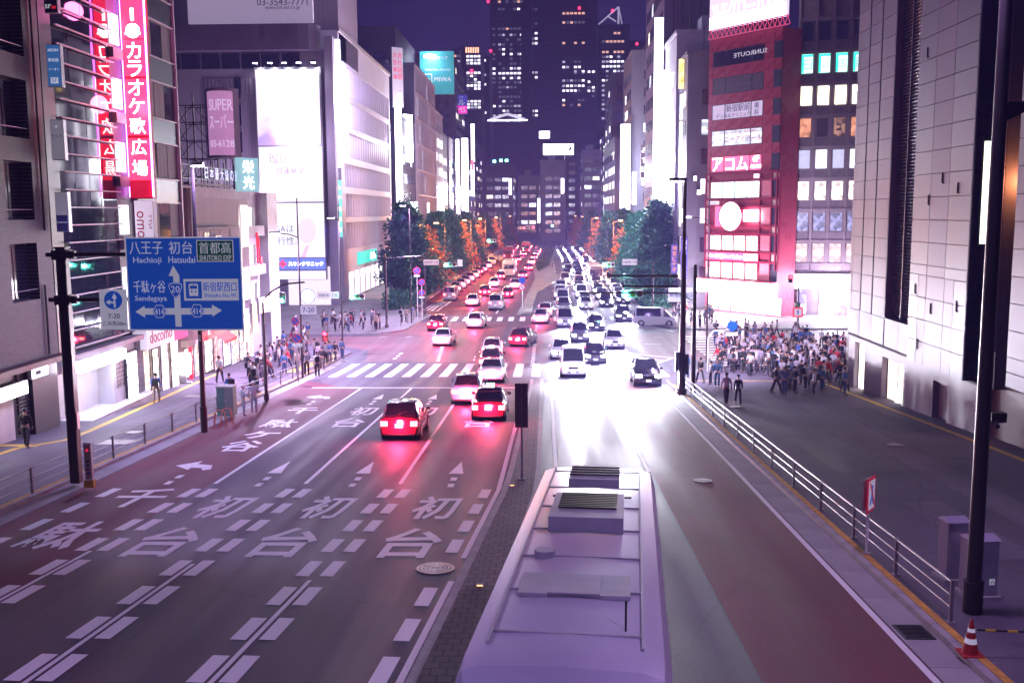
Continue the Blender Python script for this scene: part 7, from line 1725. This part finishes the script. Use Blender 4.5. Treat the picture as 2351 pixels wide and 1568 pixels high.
def car(kind, name, label, cat, body, head=False, tail=False, taxi=None, group=None, beam=0, tail_hot=False):
    S = SH_[kind]; st = S['st']; r = thing(name, label, cat, (0, 0, 0), 0, group); c0, c1 = S['cab']
    rings = []
    for (y, zl, hw, zb, hb, zt, ht) in st:
        half = [(0, zl), (hw - .08, zl), (hw, zl + .1), (hw + .01, (zl + zb) / 2), (hb, zb), (ht + .03, zt - .05), (ht - .07, zt), (0, zt + .025)]
        rings.append([(x, y, z) for x, z in half] + [(-x, y, z) for x, z in reversed(half[1:-1])])
    n = 14; B, GW, GF, GS = MB(), MB(), MB(), MB(); V = [p for q in rings for p in q]
    faces = {'b': [], 'ws': [], 'rw': [], 'sw': []}
    for i in range(len(rings) - 1):
        for j in range(n):
            f = (i * n + j, i * n + (j + 1) % n, (i + 1) * n + (j + 1) % n, (i + 1) * n + j)
            seg = j if j < 7 else 13 - j
            k = 'b'
            if seg == 4 and c0 <= i < c1 and i != c0 + 1 and i != c1 - 2: k = 'sw'
            if seg == 6 and i == c0: k = 'rw'
            if seg == 6 and i == c1 - 1: k = 'ws'
            faces[k].append(f)
    faces['b'] += [tuple(range(n)), tuple((len(rings) - 1) * n + j for j in reversed(range(n)))]
    def sub(fl, m, nm, out=0.):
        idx = sorted({i for f in fl for i in f}); mp = {a: b for b, a in enumerate(idx)}
        q = MB().add([V[i] for i in idx], [tuple(mp[i] for i in f) for f in fl], m); return q.build(nm, r, smooth=True, ang=.6)
    sub(faces['b'], body, 'body'); sub(faces['ws'], carglass, 'windscreen'); sub(faces['rw'], carglass, 'rear_window')
    for sd in (1, -1):
        for rg in ((c0, c0 + 1), (c0 + 2, c1 - 2), (c1 - 1, c1)):
            fl = [f for f in faces['sw'] if V[f[0]][0] * sd > 0 and rg[0] <= f[0] // n < rg[1]]
            if fl: sub(fl, carglass, 'side_window')
    L2, W2 = S['L'] / 2, S['W'] / 2; yb, yf = st[0][0], st[-1][0]
    # wheels with rims, arches
    ty = MB().cyl((-.1, 0, 0), (.1, 0, 0), S['wr'], rubber, n=18).mesh('tyre'); rm = MB().cyl((-.105, 0, 0), (.105, 0, 0), S['wr'] * .62, rimm, n=12).mesh('rim')
    for y in S['wb']:
        MB().cyl((-W2 - .004, y, S['wr']), (W2 + .004, y, S['wr']), S['wr'] + .06, trimm, n=18).build('wheel_arch', r)
        for s in (-1, 1): w_ = link('wheel', ty, r, (s * (W2 - .08), y, S['wr'])); link('rim', rm, w_)
    # lamps
    hz = (st[-3][3] + st[-3][1]) / 2 + .15; tz = st[0][3] + .02 if kind != 'van' else .95
    for s in (-1, 1):
        MB().prism([(s * .42, yf - .22), (s * .76, yf - .34), (s * .79, yf - .16), (s * .66, yf + .0), (s * .44, yf + .02)], hz - .07, hz + .09, HEAD if head else HEADOFF).build('headlight', r)
        t_ = MB().box(s * .5, s * .80, yb - .025, yb + .12, tz - .11, tz + .11, TAIL if tail else TAILOFF).build('tail_light', r)
        if tail_hot: MB().box(s * .56, s * .72, yb - .035, yb - .025, tz - .05, tz + .05, TAILHOT).build('lamp_core', t_)
        MB().prism([(s * (W2 - .02), .72), (s * (W2 + .17), .70), (s * (W2 + .17), .80), (s * (W2 - .02), .86)], 1.0, 1.13, body).build('mirror', r)
        MB().box(s * (W2 + .005), s * (W2 + .02), -.25, -.1, .78, .81, rimm).box(s * (W2 + .005), s * (W2 + .02), -1.1, -.95, .78, .81, rimm).build('door_handle', r)
    MB().box(-.72, .72, yb - .06, yb + .1, .34, .52, body).box(-.66, .66, yb - .07, yb - .05, .28, .35, trimm).build('rear_bumper', r); MB().box(-.7, .7, yf - .1, yf + .05, .3, .46, body).box(-.4, .4, yf - .04, yf + .06, .36, .44, trimm).build('front_bumper', r)
    MB().box(-.34, .34, yf - .1, yf + .03, hz - .06, hz + .06, trimm).build('grille', r)
    MB().box(-.17, .17, yb - .045, yb - .02, .60, .77, PLATE).build('number_plate', r); MB().box(-.17, .17, yf + .05, yf + .065, .34, .5, PLATE).build('number_plate', r)
    MB().cyl((0, st[c0 + 2][0], S['H']), (0, st[c0 + 2][0] - .12, S['H'] + .22), .012, trimm, n=6).build('aerial', r)
    if kind != 'sedan': MB().bar((-.05, st[c0][0] + .02, st[c0][5] + .05), (.3, st[c0][0] + .12, st[c0][5] + .2), .03, .02, trimm).build('rear_wiper', r)
    if taxi:
        MB().box(-.2, .2, -.15, .05, S['H'] - .02, S['H'] + .17, glow('taxi_lamp', (1, .9, .75), 3)).build('roof_lamp', r)
        MB().box(-.6, .6, -.45 - .7, -.43 - .7, S['H'] - .12, S['H'] - .1, trimm).build('roof_trim', r)
    if beam:
        spot(r, (0, yf + .15, hz), (math.radians(82), 0, 0), beam, (.86, .84, 1), 1.25, .8, .12, 'headlamp_beam')
    if tail_hot: point(r, (0, yb - .5, tz), 420, (1, .05, .14), .2, 'tail_lamp_light')
    return r


wp, bp_, sp, dp, rp2, cp_ = paint('paint_white', (.62, .62, .66)), paint('paint_black', (.012, .012, .016)), paint('paint_silver', (.36, .37, .42), .6), paint('paint_navy', (.02, .03, .08)), paint('paint_darkred', (.16, .012, .03)), paint('paint_champagne', (.42, .36, .3), .4)


def put(proto, x, y, label, rev=False, rz=None, group=None, z=None):
    a = (PI if rev else 0) if rz is None else rz; sl = math.atan((zr(y + 1.3) - zr(y - 1.3)) / 2.6)
    return place(proto, used, (x, y, (zr(y) if z is None else z) + .012), a, label, group, rx=sl * math.cos(a))


GL = 'cars driving away from the bridge'; GRr = 'oncoming cars with headlamps lit'; GT = 'taxis and vans queueing at the kerb'
taxi_r = car('sedan', 'taxi', 'x', 'taxi', rp2, tail=True, taxi=1, tail_hot=True)
sed_w = car('sedan', 'parked_car', 'x', 'car', wp, tail=True, tail_hot=True)
hat_w = car('hatch', 'moving_car', 'x', 'car', wp, tail=True, tail_hot=True)
hat_r = car('hatch', 'moving_car', 'x', 'car', rp2, tail=True, tail_hot=True)
van_w = car('van', 'white_van', 'x', 'van', wp, tail=True)
van_q = car('van', 'small_van', 'x', 'van', wp)
put(taxi_r, -2.75, 50.2, 'dark red taxi with blazing tail lamps, nearest of the queue beside the brick median', group=GL); put(hat_w, -4.3, 56.0, 'white car with red-lit rear window just ahead of the dark red taxi', group=GL)
put(sed_w, -3.5, 66.6, 'white saloon car with red rear window stopped on the zebra crossing', group=GL); put(taxi_r, -4.0, 75.0, 'dark red saloon stopped just beyond the zebra crossing', group=GL)
put(hat_w, -4.3, 83.0, 'white car in the junction behind two dark red cars', group=GL); put(hat_r, -1.9, 91.5, 'red car turning in the middle of the junction', rz=-.25, group=GL)
# the two cars at the tip of the median, white, seen from behind
put(sed_w, -.3, 110.5, 'white saloon at the tip of the far median, nearer of a pair', rz=-.06, group=GL); put(hat_w, .2, 117.5, 'white car in front of the white saloon at the far median tip', rz=-.06, group=GL)
# moving traffic in the away lanes
put(hat_r, -6.35, 44.6, 'dark red car braking in the lane next to the queue of taxis', group=GL)
put(sed_w, -13.6, 48.8, 'white saloon with red tail lamps in the maroon kerb lane', group=GL) if False else None
mv = [(sed_w, -9.3, 92, -.05, 'white saloon crossing the junction in the second lane'), (hat_r, -11.2, 104, -.03, 'red car entering the far crossing in the kerb lane'), (hat_w, -7.2, 106, -.08, 'white hatchback at the far crossing, middle lane'), (van_w, -6.0, 126, -.05, 'white van just beyond the far crossing'), (sed_w, -9.4, 131, 0, 'white saloon one lane over from the white van'),
      (hat_r, -8.6, 146, 0, 'red car two lengths behind the far crossing queue'), (taxi_r, -5.2, 143, 0, 'dark red taxi beyond the white van'), (hat_w, -4.6, 160, 0, 'white hatchback level with the third street tree'), (sed_w, -8.2, 164, 0, 'white saloon level with the third street tree'), (taxi_r, -7.9, 182, 0, 'dark red taxi level with the fourth street tree'), (hat_r, -3.9, 184, 0, 'red car level with the fourth street tree'),
      (sed_w, -7.2, 202, 0, 'white saloon level with the fifth street tree'), (hat_r, -3.2, 208, 0, 'red car level with the fifth street tree'), (taxi_r, -6.8, 224, 0, 'dark red taxi near the sixth street tree'), (hat_w, -2.9, 232, 0, 'white hatchback near the sixth street tree'), (hat_r, -6.4, 246, 0, 'red car near the seventh street tree'), (taxi_r, -2.5, 258, 0, 'dark red taxi near the seventh street tree')]
for c, x, y, rz, lb in mv: put(c, x, y, lb, rz=rz, group=GL)
for i in range(14): put([hat_r, taxi_r, sed_w][i % 3], [-10, -6, -2.2][i % 3] + random.uniform(-.4, .4) + (i // 3) * .25, 276 + (i // 3) * 16 + random.uniform(-3, 3), 'distant car among the crowded red tail lamps at the bend of the avenue', group='distant cars showing red tail lamps')
# kerb queue
Q = [(van_w, -13.1, 139, 'white van at the head of the kerb queue under the first trees'), (sed_w, -13.5, 147, 'white saloon behind the white van in the kerb queue'), (sed_w, -13.6, 154, 'white saloon, third in the kerb queue'), (hat_w, -13.4, 161, 'white hatchback in the kerb queue, fourth from the crossing'), (sed_w, -13.3, 169, 'white saloon in the kerb queue, fifth from the crossing'), (hat_w, -13.1, 177, 'white hatchback in the kerb queue, sixth from the crossing'), (sed_w, -12.9, 186, 'white saloon in the kerb queue, seventh from the crossing'), (hat_r, -12.7, 196, 'red car near the end of the kerb queue'), (sed_w, -12.5, 206, 'white saloon near the end of the kerb queue'), (hat_w, -12.2, 218, 'white hatchback last but one in the kerb queue'), (van_w, -12, 232, 'white van last in the kerb queue')]
for c, x, y, lb in Q: put(c, x, y, lb, group=GT)
# oncoming traffic
on_b = car('hatch', 'black_car', 'x', 'car', bp_, head=True, beam=9000); on_w = car('sedan', 'oncoming_car', 'x', 'car', wp, head=True, beam=9000)
on_s = car('hatch', 'oncoming_car', 'x', 'car', sp, head=True, beam=9000); on_v = car('van', 'oncoming_van', 'x', 'van', wp, head=True, beam=9000)
on_t = car('sedan', 'oncoming_taxi', 'x', 'taxi', bp_, head=True, taxi=1, beam=9000)
onc = [(on_b, 6.6, 64.5, 'black car with starry headlamps by the end of the plaza kerb'), (on_v, 2.0, 70.0, 'white oncoming van on the zebra crossing'),
       (on_t, 4.0, 79.0, 'black oncoming taxi in the junction'), (on_w, 1.4, 82.0, 'white oncoming saloon in the junction'), (on_s, 3.4, 95.0, 'silver oncoming hatchback in the middle of the junction'), (on_w, 6.3, 90.0, 'white oncoming saloon, outer lane of the junction'), (on_v, 2.2, 107.0, 'white oncoming van at the far crossing'), (on_t, 5.4, 104.0, 'black oncoming taxi at the far crossing'), (on_b, 8.9, 112.5, 'black car with bright headlamps behind the small white van')]
for c, x, y, lb in onc: put(c, x, y, lb, rev=True, group=GRr)
# farther ones carry no separate road beam: build their prototypes without it
f_w = car('sedan', 'oncoming_car', 'x', 'car', wp, head=True); f_s = car('hatch', 'oncoming_car', 'x', 'car', sp, head=True); f_b = car('hatch', 'oncoming_car', 'x', 'car', bp_, head=True); f_v = car('van', 'oncoming_van', 'x', 'van', wp, head=True)
rnd = random.Random(3); kk = 0; lanes = [2.4, 5.4, 8.2, 10.6]
for li, lx in enumerate(lanes):
    y = 124 + li * 3
    while y < 330:
        c = [f_w, f_s, f_b, f_v, f_w][rnd.randrange(5)]; nm = {'sedan': 'saloon'}.get('', '')
        d = {f_w: 'white saloon', f_s: 'silver hatchback', f_b: 'black hatchback', f_v: 'white van'}[c]
        lb = '%s with lit headlamps in the %s oncoming lane, %s' % (d, ['innermost', 'second', 'third', 'kerbside'][li], 'just beyond the far crossing' if y < 140 else 'beside the hedge-planted median' if y < 190 else 'among the street trees' if y < 250 else 'far down the avenue')
        put(c, lx + (2.6 if y > 150 and li < 1 else 1.6 if y > 150 else 0) * min(1, (y - 150) / 50) + rnd.uniform(-.3, .3), y + rnd.uniform(-1, 1), lb, rev=True, group='oncoming cars beyond the far crossing'); y += rnd.uniform(7.5, 10) if y < 220 else rnd.uniform(9, 15)
for y, x, s in ((128, 4, 16000), (150, 8, 16000), (175, 6, 16000), (205, 9, 16000), (240, 8, 16000)): spot(None, (x, y, 1.0), (math.radians(80), 0, PI), s, (.94, .95, 1), 2.2, .9, .3, 'headlamp_beam')
# small white van turning at the junction
put(van_q, 12.0, 107.2, 'small white van turning out of the side street', rz=-PI / 2 - .18)
# buses
bw_ = mat('bus_white', (.60, .58, .68), .38, 0, .14, .7, bump=.05, bscale=3, stretch=(1, .3, 1)); bsil = paint('bus_silver', (.36, .36, .46), .5)


def bus(name, label, L, W, H, body, front_glow=None, tail=False, head=True, beam=0, stripe=None):
    r = thing(name, label, 'bus'); B = MB(); h = L / 2
    sec = [(-h, .92, .90), (-h + .12, 1, .97), (-h + .5, 1, 1), (h - .5, 1, 1), (h - .15, .99, .975), (h, .93, .90)]; ring = lambda y, kw, kh: [(x * kw, y, .32 + (z - .32) * kh) for x, z in ((0, .32), (W / 2 - .06, .32), (W / 2, .42), (W / 2, 1.1), (W / 2, H - .35), (W / 2 - .1, H - .08), (W / 2 - .32, H), (0, H + .03), (-W / 2 + .32, H), (-W / 2 + .1, H - .08), (-W / 2, H - .35), (-W / 2, 1.1), (-W / 2, .42), (-W / 2 + .06, .32))]
    R_ = [ring(*s) for s in sec]; V = [p for q in R_ for p in q]; F = [(i * 14 + j, i * 14 + (j + 1) % 14, (i + 1) * 14 + (j + 1) % 14, (i + 1) * 14 + j) for i in range(5) for j in range(14)] + [tuple(range(14)), tuple(70 + j for j in reversed(range(14)))]
    B.add(V, F, body); B.build('body', r, smooth=True, ang=.5)
    MB().box(-W / 2 + .16, W / 2 - .16, h - .04, h + .03, 1.15, H - .65, carglass).build('windscreen', r); MB().box(-W / 2 + .3, W / 2 - .3, h - .03, h + .035, H - .58, H - .28, mat('route_display', (.03, .03, .04), .3)).build('route_display', r)
    n = int((L - 1.6) / 1.45)
    for s in (-1, 1):
        for i in range(n): MB().box(s * W / 2, s * (W / 2 + .02), -h + .8 + i * 1.45, -h + .8 + i * 1.45 + 1.3, 1.3, H - .7, mat('bus_window', (.05, .05, .07), .1, 0, .1, 1, emit=.25, ecol=(.7, .7, .9))).build('side_window', r)
        MB().box(s * (W / 2 - .62), s * (W / 2 - .12), h - .02, h + .05, .55, .82, HEAD if head else HEADOFF).build('headlight', r); MB().box(s * (W / 2 - .35), s * (W / 2 - .1), -h - .03, -h + .02, .8, 1.25, TAIL if tail else TAILOFF).build('tail_light', r)
        MB().tube([(s * (W / 2 - .1), h, H - .5), (s * (W / 2 + .22), h + .3, H - .55), (s * (W / 2 + .22), h + .3, H - .8)], .025, trimm).box(s * (W / 2 + .12), s * (W / 2 + .32), h + .26, h + .34, H - 1.2, H - .8, trimm).build('mirror', r)
        for y in (-h + 2.4, h - 2.2): w_ = MB().cyl((s * (W / 2 - .28), y, .48), (s * (W / 2 + .015), y, .48), .48, rubber, n=20).build('wheel', r); MB().cyl((s * (W / 2 - .2), y, .48), (s * (W / 2 + .025), y, .48), .28, rimm, n=14).build('rim', w_)
    MB().box(-.62, .62, -1.6, .2, H + .02, H + .28, mat('ac_unit', (.42, .42, .48), .5, 0, .15, 2)).build('air_conditioner', r); MB().box(-.5, .5, -h + 1.2, -h + 2.6, H + .02, H + .2, MATS['ac_unit']).build('air_conditioner', r); MB().box(-.35, .35, h - 3.0, h - 2.3, H + .02, H + .09, MATS['ac_unit']).build('roof_hatch', r)
    for k in range(7): MB().box(-W / 2 + .36, W / 2 - .36, -h + 1 + k * (L - 2) / 6 - .02, -h + 1 + k * (L - 2) / 6 + .02, H + .005, H + .035, MATS['ac_unit']).build('roof_seam', r)
    for s in (-1, 1):
        MB().box(s * (W / 2 - .36), s * (W / 2 - .33), -h + .6, h - .6, H + .0, H + .035, MATS['ac_unit']).build('roof_rail', r)
        MB().box(s * W / 2, s * (W / 2 + .012), -h + .4, h - .3, .95, 1.12, mat('bus_stripe', (.05, .12, .35), .4)).build('side_stripe', r)
    gr_ = MB().box(-.5, .5, -.02, .02, 0, .03, trimm).mesh('vent_slat')
    for k in range(9): link('vent_slat', gr_, r, (0, -1.45 + k * .13, H + .285))
    for k in range(4): link('vent_slat', gr_, r, (0, -h + 1.5 + k * .25, H + .205))
    MB().cyl((.55, 1.6, H), (.55, 1.6, H + .12), .16, MATS['ac_unit'], n=14).build('roof_fan', r); MB().cyl((-.7, h - 1.2, H), (-.7, h - 1.3, H + .35), .015, trimm, n=6).build('aerial', r)
    MB().box(-.75, .75, 2.6, 3.5, H + .02, H + .07, MATS['ac_unit']).build('roof_hatch', r); MB().box(-.75, .75, -h + 3.4, -h + 3.44, H + .02, H + .05, trimm).build('roof_seam', r)
    MB().box(-.3, .3, h, h + .04, .5, .72, PLATE).build('number_plate', r); MB().box(-W / 2 + .1, W / 2 - .1, h - .02, h + .03, .92, 1.02, trimm).build('front_trim', r)
    MB().box(-W / 2 + .25, W / 2 - .25, -h - .02, -h + .02, 1.5, H - .7, carglass).build('rear_window', r)
    if beam:
        for s in (-1, 1): spot(r, (s * (W / 2 - .4), h + .1, .7), (math.radians(80), 0, 0), beam, (.93, .95, 1), 1.2, .7, .1, 'headlamp_beam')
    return r


b1 = bus('coach', 'white coach with lit headlamps, biggest and nearest vehicle beside the brick median', 11.6, 2.5, 3.1, bw_, beam=500); put(b1, .68, 16.0, b1['label'], rz=PI - .09)
b2 = bus('city_bus', 'white city bus among the red tail lamps beyond the far crossing', 10.4, 2.45, 3.0, bw_, tail=True, head=False); put(b2, -6.7, 170 + 24, b2['label'])
b3 = bus('city_bus', 'red-lit city bus far down the avenue beside the first bend', 10.4, 2.45, 3.2, paint('bus_red', (.3, .04, .05)), tail=True, head=False); put(b3, -9.2, 262, b3['label']); put(b3, -5.4, 300, 'second red-lit city bus far down the avenue', group=None)
b4 = bus('city_bus', 'white oncoming bus in the third lane among the street trees', 10.4, 2.45, 3.0, bw_, head=True); put(b4, 9.0, 178, b4['label'], rev=True)
# ================================================================ PEOPLE
DESC = {'white_top': 'person in white with a black backpack', 'black_walk': 'person in black striding', 'white_walk': 'person in a short-sleeved white shirt walking', 'denim': 'person in blue denim jacket and jeans', 'phone': 'person in black holding a phone', 'lilac_skirt': 'person in a lilac top and grey skirt', 'red_walk': 'person in a red top walking', 'beige_phone': 'person in a beige jacket looking at a phone', 'blue_walk': 'person in a blue top walking', 'worker': 'worker in grey overalls and white helmet'}


SHORT = {'white_top': 'person in white with black backpack', 'black_walk': 'person in black striding', 'white_walk': 'person in short-sleeved white shirt', 'denim': 'person in blue denim', 'phone': 'person in black holding a phone', 'lilac_skirt': 'person in lilac top and skirt', 'red_walk': 'person in a red top', 'beige_phone': 'person in beige holding a phone', 'blue_walk': 'person in a blue top'}


def person(kind, px, py, where, rz=0., group=None, at=None, full=None, s=None):
    p = at or G(px, py)
    o = place(PR[kind], used, p, rz, full or (DESC[kind] + ' ' + where), group); s = s or random.uniform(.9, 1.06); w_ = random.uniform(.92, 1.12); o.scale = (s * w_, s * w_, s); return o


W1 = 'people waiting at the kerb corner'
for k, px, py, wh, rz in (('beige_phone', 683, 858, 'left of the dark post', 2.6), ('phone', 705, 862, 'crouched near the dark post', .4), ('white_top', 729, 866, 'nearest the tactile strip', .3), ('black_walk', 740, 850, 'behind the railing end', .2), ('lilac_skirt', 733, 838, 'between two men in black', -.4), ('phone', 748, 836, 'in the middle of the waiting row', .3), ('denim', 757, 832, 'beside the person in the middle', -.2), ('black_walk', 770, 832, 'second from the pavement tip', -.3), ('beige_phone', 752, 822, 'at the back of the row', 1.), ('denim', 786, 824, 'alone at the pavement tip', -.5), ('white_top', 722, 822, 'at the back by the thin lamp post', 2.0)):
    person(k, px, py, wh, rz, W1)
for k, px, py, wh, rz in (('white_top', 922, 742, 'by the low railing on the far corner', -.5), ('beige_phone', 934, 740, 'by the far lamp post', .3), ('denim', 948, 734, 'under the first street tree', 1.2), ('black_walk', 958, 730, 'last before the far crossing', -.7)):
    person(k, px, py, wh, rz, 'people on the far corner')
person('worker', 560, 955, 'bending over papers beside the railing', -.9, 'two road workers'); person('worker', 584, 948, 'seen from behind holding a pole beside the railing', .6, 'two road workers', full='worker in a pale shirt and white helmet standing nearest the crowd')
person('blue_walk', 528, 925, 'with helmet hidden behind the green cabinet', 1.0, full='person in a blue jacket half hidden behind the green cabinet')
person('black_walk', 62, 1030, 'alone in front of the dark shuttered entry', .3); person('blue_walk', 360, 925, 'alone on the pavement outside the white entrance', .2); person('white_walk', 505, 880, 'passing the shop fronts beside the lamp post', -.2); person('phone', 377, 868, 'standing in the phone shop doorway', -1.2)
for k, px, py, wh, rz in (('white_walk', 1667, 930, 'nearest the camera on the plaza', .1), ('black_walk', 1694, 930, 'beside the white-shirted one nearest on the plaza', 3.1), ('denim', 1646, 890, 'standing by the lamp post on the plaza', 2.9), ('white_top', 1631, 884, 'beside the one in denim', 1.2), ('black_walk', 1608, 880, 'between the two signal posts', .4), ('white_top', 1695, 852, 'seen from behind at the crossing kerb', .1), ('phone', 1714, 846, 'waiting at the crossing kerb', .2), ('white_walk', 1722, 862, 'nearest of those waiting to cross', .1), ('lilac_skirt', 1738, 850, 'at the crossing kerb', -.2), ('blue_walk', 1832, 836, 'standing out from the crowd in the crossing', 2.2), ('black_walk', 1781, 905, 'walking off alone toward the stone building', -2.), ('lilac_skirt', 1803, 890, 'near the yellow strip', -1.8), ('denim', 1576, 868, 'behind the thick signal mast', .5)):
    person(k, px, py, wh, rz)
rnd = random.Random(12); kinds = ['white_walk', 'white_walk', 'black_walk', 'lilac_skirt', 'lilac_skirt', 'white_top', 'red_walk', 'blue_walk', 'phone', 'beige_phone', 'white_walk', 'white_top', 'denim']
n = 0; placed = []
def crowd(num, region, where, group, tries=4000, md=.75, head=(-1.2, 1.9)):
    c = 0
    for _ in range(tries):
        if c >= num: break
        px, py = region(rnd); p = G(px, py, .13)
        if not (p[1] < 72.5 or p[1] > 101) and p[0] > 8: p = (p[0], p[1], zr(p[1]) + .012)
        if any((p[0] - q[0]) ** 2 + (p[1] - q[1]) ** 2 < md * md for q in placed): continue
        if p[0] > 8 and p[1] < 62.8 and p[0] > 18.3: continue
        placed.append(p); k = rnd.choice(kinds); c += 1; zn = (' near the red tower' if p[0] < 20 and p[1] > 84 else ' below the grid office' if p[1] > 84 else ' near the signal masts' if p[0] < 15 else ' toward the stone building') if 'side-street' in where else ''
        person(k, 0, 0, '', rnd.choice(head) + rnd.gauss(0, .5), group, at=p, full=SHORT[k] + ' ' + where + zn)
def regR(r):
    t = r.random(); x = 1640 + 300 * r.random(); lo = 768 if x < 1760 else 768 + (x - 1760) * .16; hi = 852 + (x - 1640) * .17
    return x, lo + (hi - lo) * r.random()
crowd(165, regR, 'in the dense side-street crowd', 'crowd on the side-street crossing')
crowd(16, lambda r: (1780 + 160 * r.random(), 870 + 40 * r.random()), 'walking by the stone building', 'people walking by the stone building', md=1.0)
crowd(46, lambda r: (lambda t: (585 + 125 * t + r.uniform(-20, 10), 905 - 95 * t - r.random() * 40))(r.random()), 'in the crowd outside the bright shops', 'crowd outside the shops')
crowd(24, lambda r: (740 + 140 * r.random(), 742 + 22 * r.random()), 'at the foot of the department building', 'people at the department building corner', md=1.)
crowd(16, lambda r: (1545 + 90 * r.random(), 722 + 30 * r.random()), 'on the far pavement beyond the white van', 'people on the pavement beyond the white van', md=1.)

# ================================================================ NIGHT HAZE OVER THE WHOLE SCENE
hz = bpy.data.materials.new('haze_air'); hz.use_nodes = True; t = hz.node_tree; t.nodes.clear()
pv = t.nodes.new('ShaderNodeVolumePrincipled'); oo = t.nodes.new('ShaderNodeOutputMaterial'); t.links.new(pv.outputs[0], oo.inputs['Volume'])
pv.inputs['Color'].default_value = (.34, .28, 1.0, 1); pv.inputs['Density'].default_value = .0006; pv.inputs['Anisotropy'].default_value = .3
MB().box(-600, 600, -38, 893, -1.2, 215, hz).build('haze', kind='stuff')
